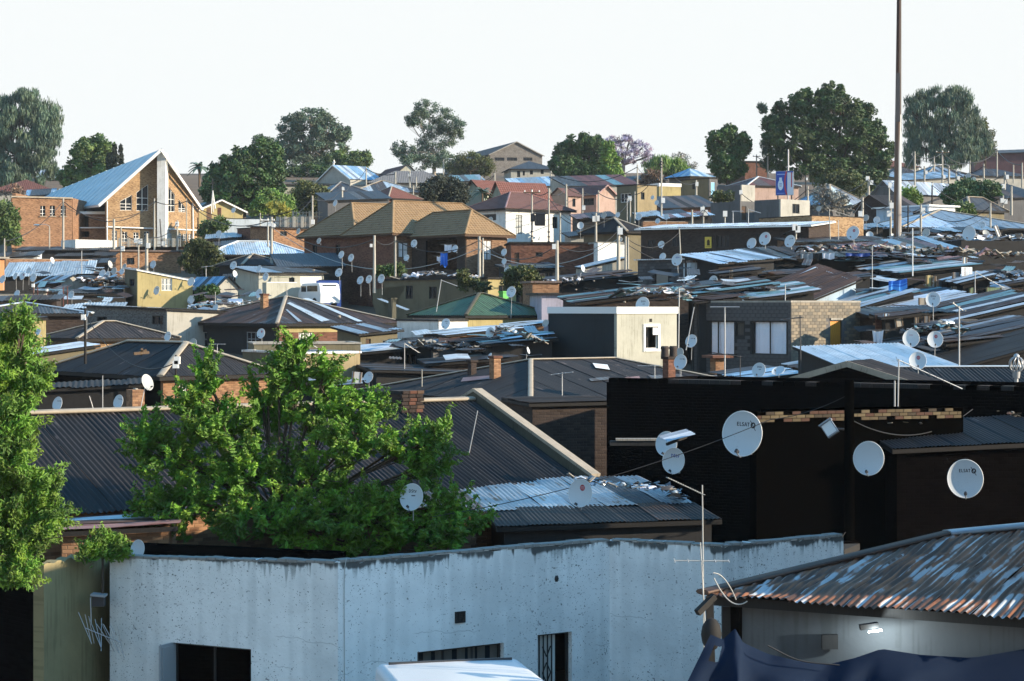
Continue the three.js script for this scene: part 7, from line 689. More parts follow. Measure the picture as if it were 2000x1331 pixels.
// id, x, top, base, depth, width, material, label, options
const PL = [
  ['a1', 123, 388, 492, 214, 4, 'poleConc', 'tall pale concrete pole in front of the church annex', {}], ['a2', 96, 442, 478, 215, 2.5, 'poleConc', 'street lamp pole with curved arm in front of the annex wall', { lamp: -1 }],
  ['a3', 222, 428, 478, 212, 5, 'poleConc', 'stubby concrete pole in front of the church left wall', {}], ['a4', 236, 444, 526, 196, 3, 'poleConc', 'thin pole with white meter box before the orange brick house', { boxes: [[4, 42]] }], ['a5', 270, 462, 516, 196, 3, 'poleConc', 'short pole with white box before the orange brick house window', { boxes: [[4, 10], [-4, 8]] }], ['a6', 286, 456, 528, 190, 6, 'poleConc', 'thick concrete pole with white box at the right of the orange brick house', { boxes: [[4, 24]] }],
  ['a7', 301, 388, 482, 222, 3.5, 'poleConc', 'tall slim pole just left of the white church pillar', {}], ['a8', 316, 428, 478, 224, 2.5, 'metalDark', 'leaning dark pole in front of the white church pillar', { lean: -4, boxes: [[3, 48]] }], ['a9', 346, 430, 484, 216, 3.5, 'poleConc', 'concrete pole in front of the sunny church wall', { boxes: [[0, 8]] }], ['a10', 364, 388, 480, 220, 2.2, 'poleConc', 'thin tall pole at the right corner of the church', {}], ['a11', 386, 425, 474, 214, 2.5, 'woodBlack', 'thin black pole right of the church', {}],
  ['a12', 8, 466, 520, 190, 3, 'poleConc', 'pole at the left edge above the pale tin roofs', {}], ['b1', 166, 602, 690, 90, 5, 'woodBlack', 'black wooden pole with white lamp box left of the striped roofs', { boxes: [[-2, 18, 0.5]] }], ['b2', 343, 694, 792, 78, 4, 'woodBlack', 'black wooden pole in front of the broad pale ridge cap', { boxes: [[1, 18, 0.6], [4, 10, 0.6]] }],
  ['p1', 65, 556, 590, 143, 2, 'postRed', 'thin dark red post below the three pale dishes', { boxes: [[0, 2, 0.5]] }], ['p2', 73, 560, 590, 143.5, 2, 'postRed', 'second dark red post right of the boxed red post', {}], ['p3', 92, 566, 590, 143, 1.6, 'postRed', 'short dark red post with pale tip on the left slope', { boxes: [[0, 1, 0.35]] }], ['p4', 123, 560, 600, 141, 2.2, 'postRed', 'dark red post between two dishes on the left slope', {}], ['p5', 131, 560, 600, 141, 2.2, 'postRed', 'dark red post touching the dish right of the gap', {}],
  ['c1', 530, 424, 548, 172, 5.5, 'poleConc', 'thick concrete pole left of the big tiled house', { boxes: [[4, 16, 0.8], [-3, 14, 0.8]] }], ['c2', 523, 426, 472, 186, 3.5, 'poleConc', 'pole with crossarm next to the thick concrete pole', { arm: 1.4 }], ['c3', 508, 416, 442, 210, 2.5, 'poleConc', 'short pole rising above the pale boundary wall', {}], ['c4', 610, 382, 436, 205, 3.5, 'poleConc', 'pole above the palisade left of the big tiled house', { boxes: [[1, 52]] }], ['c5', 668, 365, 412, 225, 4, 'poleConc', 'pole with small box above the big tiled roof left part', { boxes: [[2, 4, 0.7]] }], ['c6', 684, 352, 392, 262, 3, 'poleConc', 'far pole between the grey hipped roofs', {}], ['c7', 715, 326, 358, 305, 2.6, 'poleConc', 'far pole in front of the light blue chapel roof', {}], ['c8', 772, 336, 358, 300, 3.4, 'poleConc', 'far pole in front of the long slate roof', {}], ['c9', 800, 334, 362, 300, 3.2, 'poleConc', 'second far pole in front of the long slate roof', { boxes: [[0, 8]] }], ['c10', 813, 346, 364, 296, 2.6, 'poleConc', 'short far pole right of the two long slate roof poles', {}], ['c11', 866, 312, 342, 365, 2.2, 'poleConc', 'slender street lamp pole left of the hall', { lamp: 1 }], ['c12', 966, 338, 378, 255, 3.2, 'poleConc', 'pole beside the dark red gabled roof', {}], ['c13', 940, 345, 366, 268, 2.6, 'poleConc', 'short pole behind the grey gabled house', {}], ['c14', 807, 362, 390, 250, 2.6, 'poleConc', 'pole at the edge of the patched light grey roof', {}],
  ['d1', 731, 460, 560, 150, 5.5, 'poleConc', 'thick pale pole in front of the tiled house brick wall', { boxes: [[-6, 20, 0.5]] }], ['d2', 772, 462, 528, 152, 3.5, 'poleConc', 'thin pale pole at the edge of the porch recess', {}], ['d3', 936, 462, 545, 148, 6, 'poleConc', 'thick concrete pole at the right corner of the tiled house', {}], ['d4', 943, 465, 542, 148.6, 3.5, 'poleConc', 'thinner pole right beside the thick corner pole', {}], ['d5', 1088, 470, 575, 130, 7, 'poleConc', 'big square concrete pole in front of the brick row houses', { boxes: [[-6, 12, 0.7]] }],
  ['e1', 1039, 370, 474, 180, 3.6, 'poleConc', 'left pole of the transformer pair before the white house', { arm: 1.6, collar: [0.12, 0.2, 0.28] }], ['e2', 1072, 368, 476, 180, 3.6, 'poleConc', 'right pole of the transformer pair before the white house', { collar: [0.12, 0.2, 0.28] }], ['e3', 1094, 416, 474, 176, 3.5, 'poleConc', 'pole at the right corner of the white house', {}], ['e4', 1164, 416, 476, 174, 4.5, 'poleConc', 'pole with white box left of the black hipped roof', { boxes: [[-3, 12], [3, 11]] }], ['e5', 1208, 442, 530, 140, 7, 'poleConc', 'thick grey pole with white box right of the brick row house', { boxes: [[3, 10]] }], ['e6', 1222, 462, 528, 139, 4.5, 'poleConc', 'left one of the twin pale poles near the dark block hut', {}], ['e7', 1227, 464, 526, 139.5, 3.5, 'poleConc', 'right one of the twin pale poles near the dark block hut', {}], ['e8', 1106, 360, 416, 214, 4, 'poleConc', 'pole in front of the small pink house', {}], ['e9', 1138, 368, 414, 212, 2.6, 'poleConc', 'pole with white box in front of the salmon pink wall', { boxes: [[2, 38]] }], ['e10', 1169, 372, 408, 218, 3.4, 'poleConc', 'pole at the corner of the salmon pink gable', {}], ['e11', 1231, 384, 426, 192, 3, 'poleConc', 'pole with meter box left of the tan two storey house corner', { boxes: [[-1, 4]] }], ['e12', 1240, 374, 426, 190, 2.6, 'poleConc', 'slim pole in front of the tan two storey house', {}], ['e13', 1292, 308, 432, 186, 3.4, 'poleConc', 'very tall thin pole right of the tan two storey house', { boxes: [[3, 84]], collar: [0.86, 0.9, 0.94] }], ['e14', 1245, 322, 364, 262, 2.8, 'poleConc', 'tall pole beside the jacaranda', {}], ['e15', 1360, 352, 388, 236, 4, 'poleConc', 'pole with box in front of the olive box house', { boxes: [[1, 8]] }], ['e16', 1352, 410, 444, 168, 4, 'poleConc', 'short pole behind the white roof edge of the long brick house', {}], ['e17', 1330, 446, 502, 146, 2.4, 'poleConc', 'thin leaning pole against the long brick house', { lean: -3 }], ['e18', 1374, 402, 436, 172, 3, 'poleConc', 'pole with meter boxes behind the long brick house roof', { boxes: [[-2, 8], [4, 14]] }], ['e19', 1416, 414, 434, 168, 3, 'poleConc', 'stub pole with white box above the long brick house', { boxes: [[0, 4]] }], ['e20', 1076, 334, 364, 280, 2.6, 'poleConc', 'far pole by the dense dark tree on the ridge', {}],
  ['f1', 1540, 292, 390, 232, 3, 'metal', 'tall steel pole in front of the blue billboard', {}], ['f2', 1578, 364, 398, 210, 3.8, 'poleConc', 'pole left of the sky blue pyramid roof', {}], ['f3', 1685, 386, 444, 176, 5, 'poleConc', 'thick pole with white box left of the mast', { boxes: [[-5, 32]] }], ['f4', 1697, 345, 392, 226, 4.5, 'poleConc', 'pole with meter boxes below the very large tree', { boxes: [[-3, 4], [5, 12]] }], ['f5', 1737, 356, 396, 200, 3, 'poleConc', 'pole with white box just left of the mast', { boxes: [[1, 6]] }], ['f6', 1787, 296, 384, 236, 3.6, 'poleConc', 'tall pole with small box right of the mast', { boxes: [[-4, 70]] }], ['f7', 1806, 325, 356, 282, 3.4, 'poleConc', 'far pole with crossarm under the willow', { boxes: [[3, 12]] }], ['f8', 1841, 294, 358, 278, 3.6, 'poleConc', 'tall far pole under the middle of the willow', { arm: 2, boxes: [[3, 52]] }], ['f9', 1854, 324, 364, 270, 4, 'poleConc', 'lamp topped pole beside the grey gabled house', { lamp: -1 }], ['f10', 1868, 332, 366, 268, 2.4, 'poleConc', 'thin pole with white box above the wide dark green tree', { boxes: [[4, 16]] }], ['f11', 1825, 306, 336, 310, 2.6, 'poleConc', 'faint far pole in front of the willow trunk', {}], ['f12', 1895, 314, 342, 316, 2.6, 'poleConc', 'far pole left of the maroon skyline building', {}], ['f13', 1922, 320, 362, 262, 3.4, 'poleConc', 'pole above the wide dark green tree right part', {}], ['f14', 1948, 290, 340, 320, 2.6, 'poleConc', 'far pole in front of the maroon skyline building', {}], ['f15', 1963, 336, 380, 232, 4, 'poleConc', 'thick pole with two meter boxes at the right', { boxes: [[4, 10], [-4, 28]] }], ['f16', 1976, 364, 412, 214, 4.6, 'poleConc', 'thick bare pole at the right edge above the wide pale roof', {}], ['f17', 1960, 382, 412, 212, 3, 'poleConc', 'pole with a pair of meter boxes above the wide pale roof', { boxes: [[-3, 10], [4, 12]] }], ['f18', 1935, 396, 458, 160, 4, 'poleConc', 'pole standing through the wide pale blue roof', {}], ['f19', 1799, 400, 470, 166, 4.6, 'poleConc', 'pole with white box in front of the pale blue house', { boxes: [[3, 12]] }], ['f20', 1740, 392, 470, 168, 4.4, 'poleConc', 'pole with white box left of the mast foot', { boxes: [[-4, 26], [1, 10]] }], ['f21', 1821, 356, 398, 206, 3, 'woodBlack', 'dark wooden pole below the bright ribbed roof', { boxes: [[0, 4, 0.5]] }], ['f22', 1774, 402, 468, 158, 3, 'woodBlack', 'dark iron pole right of the mast foot', {}], ['f23', 1997, 318, 360, 270, 3.4, 'poleConc', 'far pole at the right edge of the skyline', {}], ['f24', 1980, 322, 352, 286, 2.8, 'poleConc', 'small far pole left of the right edge skyline pole', {}], ['f25', 1500, 305, 342, 300, 2.6, 'poleConc', 'pole in front of the dark red brick block', {}], ['f26', 1478, 302, 342, 305, 2.4, 'poleConc', 'pole with cross piece on the dark red brick block', { arm: 1.2 }], ['f27', 1555, 438, 478, 146, 3.4, 'poleConc', 'pole with meter boxes before the long brick house right end', { boxes: [[-3, 6], [3, 10]] }], ['f28', 1574, 342, 380, 236, 2.2, 'woodBlack', 'dark thin pole right of the blue billboard', { boxes: [[2, 8, 0.6]] }], ['f29', 1447, 372, 394, 226, 2.8, 'poleConc', 'short pole beside the pale sunlit block end', { boxes: [[0, 4]] }],
];
for (const p of PL) pole(...p);
{ const a = POLE.e1.clone(), b = POLE.e2.clone(), g = thing('pole_transformer', 'dark transformer box hung between two poles before the white house', 'transformer', a.clone().lerp(b, 0.5).add(V(0, -(428 - 369) / F * 180, 0.1))); mesh('tank', box(0.9, 1.25, 0.6), M.metalDark, g); for (let i = 0; i < 5; i++) mesh('cooling_fin', box(0.05, 1.0, 0.16, -0.36 + i * 0.18, 0, 0.38), M.metalDark, g); mesh('bracket', box(1.7, 0.1, 0.12, 0, 0.5, -0.35), M.metalDark, g); mesh('switch_box', box(0.4, 0.7, 0.4, -0.72, 0.1, 0), M.metalDark, g); }
const CB = [['a1', 'a3', 0.6], ['a3', 'a7', 0.5], ['a7', 'a10', 0.4], ['a10', 'c3', 1.0], ['a10', 'c2', 1.4], ['a1', 'a12', 0.8], ['c3', 'c4', 0.6], ['c2', 'c4', 0.8], ['c4', 'c5', 0.7], ['c5', 'c6', 0.6], ['c6', 'c7', 0.6], ['c7', 'c8', 0.5], ['c9', 'c14', 0.8], ['c14', 'c12', 1.2], ['c12', 'c13', 0.5], ['c1', 'd1', 1.4], ['d1', 'd2', 0.4], ['d2', 'd3', 0.9], ['d3', 'd5', 1.2], ['d5', 'e5', 0.9], ['e1', 'e2', 0.3], ['e2', 'e8', 0.6], ['e8', 'e10', 0.5], ['e10', 'e12', 0.6], ['e12', 'e13', 0.8], ['e13', 'e14', 1.2], ['e13', 'e15', 1.0], ['e3', 'e4', 0.8], ['e4', 'e11', 0.9], ['e5', 'e17', 1.2], ['e15', 'e29x', 0], ['e18', 'f27', 1.6], ['e16', 'e18', 0.3], ['f2', 'f4', 1.2], ['f4', 'f5', 0.5], ['f5', 'f6', 0.6], ['f6', 'f8', 0.7], ['f7', 'f11', 0.5], ['f8', 'f9', 0.4], ['f8', 'f12', 0.7], ['f12', 'f14', 0.7], ['f14', 'f23', 0.7], ['f9', 'f13', 0.9], ['f13', 'f15', 0.8], ['f10', 'f15', 1.2], ['f15', 'f16', 0.4], ['f3', 'f20', 0.6], ['f20', 'f19', 0.5], ['f19', 'f18', 1.2], ['f18', 'f16', 0.8], ['f27', 'f3', 1.6], ['f3', 'f2', 1.2], ['f19', 'f22', 0.3], ['f21', 'f17', 1.4], ['f6', 'f7', 0.7], ['f1', 'f28', 0.4], ['f25', 'f26', 0.3], ['e14', 'e20', 1.6], ['e9', 'e10', 0.3], ['f29', 'f2', 1.8], ['b1', 'b2', 1.1], ['a6', 'a5', 0.2], ['a5', 'a4', 0.3], ['a9', 'a6', 0.7]].filter((c) => POLE[c[0]] && POLE[c[1]]);
const NICK = Object.fromEntries(`a1=church annex pole;a3=stubby pole by church;a4=thin pole by orange house;a5=short orange house pole;a6=thick orange house pole;a7=pole beside church pillar;a9=sunny church wall pole;a10=church right corner pole;a12=left edge pole;b1=black lamp box pole;b2=black ridge cap pole;c1=thick pole by tiled house;c2=crossarm pole by tiled house;c3=boundary wall pole;c4=palisade fence pole;c5=pole above big tiled roof;c6=grey hipped roofs pole;c7=chapel pole;c8=left slate roof pole;c9=right slate roof pole;c12=red gable pole;c13=grey gable pole;c14=patched grey roof pole;d1=thick brick wall pole;d2=thin porch pole;d3=tiled house corner pole;d5=big square concrete pole;e1=left transformer pole;e2=right transformer pole;e3=white house corner pole;e4=black roof box pole;e5=thick grey pole;e8=small pink house pole;e9=pink wall box pole;e10=pink gable corner pole;e11=tan house meter pole;e12=slim tan house pole;e13=very tall thin pole;e14=jacaranda pole;e15=olive box house pole;e16=short white roof pole;e17=leaning brick house pole;e18=meter pole behind brick house;e20=dense dark tree pole;f1=steel billboard pole;f2=pyramid roof pole;f3=thick box pole by mast;f4=meter pole below largest tree;f5=slim box pole by mast;f6=tall pole right of mast;f7=crossarm pole under willow;f8=tall pole under willow;f9=lamp topped pole;f10=thin dark tree pole;f11=faint willow trunk pole;f12=pole left of maroon hall;f13=wide dark tree pole;f14=maroon hall pole;f15=two meter box pole;f16=thick bare right edge pole;f17=paired meter box pole;f18=pole through wide roof;f19=pale blue house pole;f20=mast foot box pole;f21=dark ribbed roof pole;f22=dark iron mast pole;f23=right edge skyline pole;f25=red brick block pole;f26=cross piece block pole;f27=brick house end pole;f28=dark thin billboard pole;f29=pale block end pole`.split(';').map((q) => q.split('=')));
for (const [i, j, s] of CB) link(i, j, s, 'cable between the ' + NICK[i] + ' and the ' + NICK[j]);
for (const [i, j, s, l] of [['a1', 'a7', 1.3, 'lower cable crossing the front of the church from annex pole to pillar pole'], ['d3', 'e5', 1.6, 'long drooping pale cable across the brick row house wall'], ['c1', 'd3', 2.6, 'long pale cable swagging across the porch of the tiled house'], ['e5', 'f27', 2.4, 'long cable sagging across the front of the long brick house'], ['f20', 'f18', 1.6, 'thick black cable passing in front of the wide pale roof'], ['f3', 'f19', 1.5, 'thick black cable crossing just in front of the mast foot'], ['f6', 'f14', 1.2, 'upper skyline cable running right from the tall pole by the mast'], ['e2', 'e4', 1.0, 'cable leaving the transformer pair to the right']]) link(i, j, s, l, { d: 0.9, m: /pale/.test(l) ? 'wirePale' : 'wire', r: 0.028 });
// near cables
cable(at(845, 1010, 43.2), at(1505, 820, 45.2), 0.25, 'long thin black cable running across the near dish fronts', 0.009);
cable(at(1505, 820, 45.3), at(1660, 770, 44.3), 0.1, 'thin cable from the big near dish up to the thick black pole', 0.009);
cable(at(1565, 1062, 42.2), at(1652, 1040, 44), 0.32, 'loose drooping wire along the sunny white parapet', 0.009);
cable(at(1395, 1130, 32.4), at(1460, 1175, 32.2), 0.2, 'pale loose cable looping from the near aerial mast to the rusty roof', 0.010, 'wirePale');
cable(at(1393, 1120, 32.4), at(1438, 1172, 32.6), -0.12, 'second pale cable bowing from the near aerial mast to the rusty roof', 0.010, 'wirePale');
cable(at(1662, 820, 44.1), at(1900, 800, 50), 0.5, 'dark wire from the thick black pole to the right', 0.012);
// ================================================================ aerials
aerial(1375, 948, 1240, 32.5, 'tall near aerial mast at the left corner of the rusty roof', { lean: -3, w: 3.2, m: 'wirePale', boom: [0.75, 2.7, 0.42, 16, 0.12], k: 0.94, off: 0.02 });
aerial(1377, 1060, 1180, 32.3, 'wide aerial rod crossing low on the near mast', { lean: -9, w: 3, m: 'wirePale', boom: [0.9, 0.05, 0.0, 5, 0.5], k: 0.7, off: 0.5 });
aerial(933, 806, 934, 54.5, 'bent thin aerial pole on the black corrugated roof', { lean: 30, w: 2.6 }).position.copy(at(902, 934, 53));
aerial(1015, 690, 800, 66, 'aerial mast with boom above the dazzling white roof on the right', { w: 3 }).position.set(...at(1748, 892, 49).toArray());
{ const g = aerial(1752, 702, 894, 49, 'tall thin pole crossing the black gable house', { lean: 4, w: 3.4 }); mesh('boom', rod(at(1752, 702, 49).sub(g.position), at(1880, 760, 49.5).sub(g.position), 0.014), M.metal, g); for (let i = 0; i < 9; i++) { const p = at(1752 + 13 * i, 702 + 5.9 * i, 49.2).sub(g.position); mesh('element', rod(p.clone().add(V(0, 0.06, -0.1)), p.clone().add(V(0, -0.06, 0.1)), 0.006, 0.006, 4), M.metalDark, g); } }
aerial(1416, 600, 756, 74, 'tall whitish mast with crossbars on the wide black hipped roof', { w: 3.4, boom: [1.1, 0.1, 0, 5, 0.4], k: 1, off: 0.5 });
aerial(1446, 695, 760, 72, 'thin dark mast with tilted boom right on the wide black hipped roof', { w: 2.4, m: 'metalDark', boom: [1.2, 2.9, 0.15, 5, 0.35], off: 0.1 });
aerial(1098, 728, 784, 73, 'small aerial with pale boom at the left of the wide black roof', { w: 2.6, boom: [0.8, 0.15, 0.12, 4, 0.4], off: 0.5 });
aerial(1279, 714, 754, 74, 'short aerial near the pale patch of the wide black roof', { w: 2.4, boom: [0.8, 0.1, 0, 3, 0.3], off: 0.8 });
aerial(1325, 560, 690, 92, 'tall mast leaning beside the cream box house', { w: 3, lean: 2, boom: [1, 0.4, 0.5, 6, 0.5] }); aerial(1340, 600, 672, 92, 'slanting mast right of the cream box house', { w: 2.4, lean: 16 });
aerial(1565, 616, 760, 84, 'dark aerial pole in front of the orange door house', { w: 3, m: 'metalDark', lean: -2, boom: [0.9, 3.0, -0.12, 4, 0.5], off: 0.1 });
aerial(1874, 598, 716, 78, 'pale mast in front of the ribbed wall shack', { w: 3.4, boom: [0.7, 2.6, 0.5, 3, 0.3] }); aerial(1783, 446, 530, 118, 'pale thin pole beside the tan and pink tin roof', { w: 2.4, m: 'boxWhite' }); aerial(1704, 480, 580, 117, 'thin grey pole left of the hanging blue towel', { w: 1.8 });
aerial(1905, 530, 575, 114, 'aerial with long slanting boom at the right shacks', { w: 2, boom: [2.2, -0.3, -0.45, 6, 0.3], off: 0.02 }); aerial(1534, 556, 592, 105, 'small lamp like aerial at the left corner of the orange door house', { w: 2.4, boom: [0.5, 0, 0, 2, 0.2], off: 0 });
aerial(790, 670, 716, 92, 'forked aerial above the grey block shack', { w: 2, boom: [0.9, -0.6, -0.5, 4, 0.3], off: 0 }); aerial(596, 665, 705, 90, 'leaning aerial in front of the barred window of the striped roof house', { w: 2, boom: [0.8, -0.5, -0.5, 3, 0.3], off: 0 }); aerial(852, 546, 600, 124, 'slanting aerial in front of the olive house', { w: 2, lean: 10, boom: [1.1, -0.2, -0.35, 4, 0.4], off: 0 });
aerial(200, 734, 792, 74, 'upright thin aerial on the left black canopy', { w: 2 }); aerial(424, 672, 690, 88, 'small wide aerial left of the tan house', { w: 1.6, boom: [0.7, 0.1, 0, 6, 0.3], off: 0.5 }); aerial(186, 774, 794, 60, 'short slanting aerial rod between two near left dishes', { w: 1.6, lean: -12 });
aerial(1432, 412, 440, 156, 'small aerial on the white roof of the long brick house', { w: 1.8, boom: [0.9, 0.1, 0, 4, 0.3], off: 0.1 }); aerial(1462, 408, 446, 152, 'taller aerial on the white roof of the long brick house', { w: 1.8, boom: [1, 0.2, -0.3, 4, 0.3], off: 0 }); aerial(402, 520, 560, 158, 'aerial beside the round olive green tree', { w: 1.8, boom: [0.9, 0.2, 0.1, 5, 0.4] }); aerial(159, 490, 530, 160, 'thin aerial over the pale blue grey tin roof', { w: 1.6 }); aerial(420, 570, 610, 128, 'thin aerial on the flat roof behind the striped roof', { w: 1.4 }); aerial(560, 560, 595, 125, 'thin aerial beside the parked vehicle', { w: 1.4 }); aerial(1225, 388, 430, 180, 'thin aerial in front of the dark maroon roof', { w: 1.4, boom: [0.8, 0, 0, 4, 0.3] }); aerial(824, 722, 750, 84, 'pale short pipe on the dark block hut', { w: 2.4, m: 'poleConc' }); aerial(1622, 408, 468, 146, 'leaning pole in front of the bright red brick wall', { w: 2.2, m: 'poleConc', lean: -2, boom: [1.6, 0, -0.3, 2, 0.1], off: 0 }); aerial(1638, 430, 480, 145, 'thin upright rod in front of the bright red brick wall', { w: 1.6 });
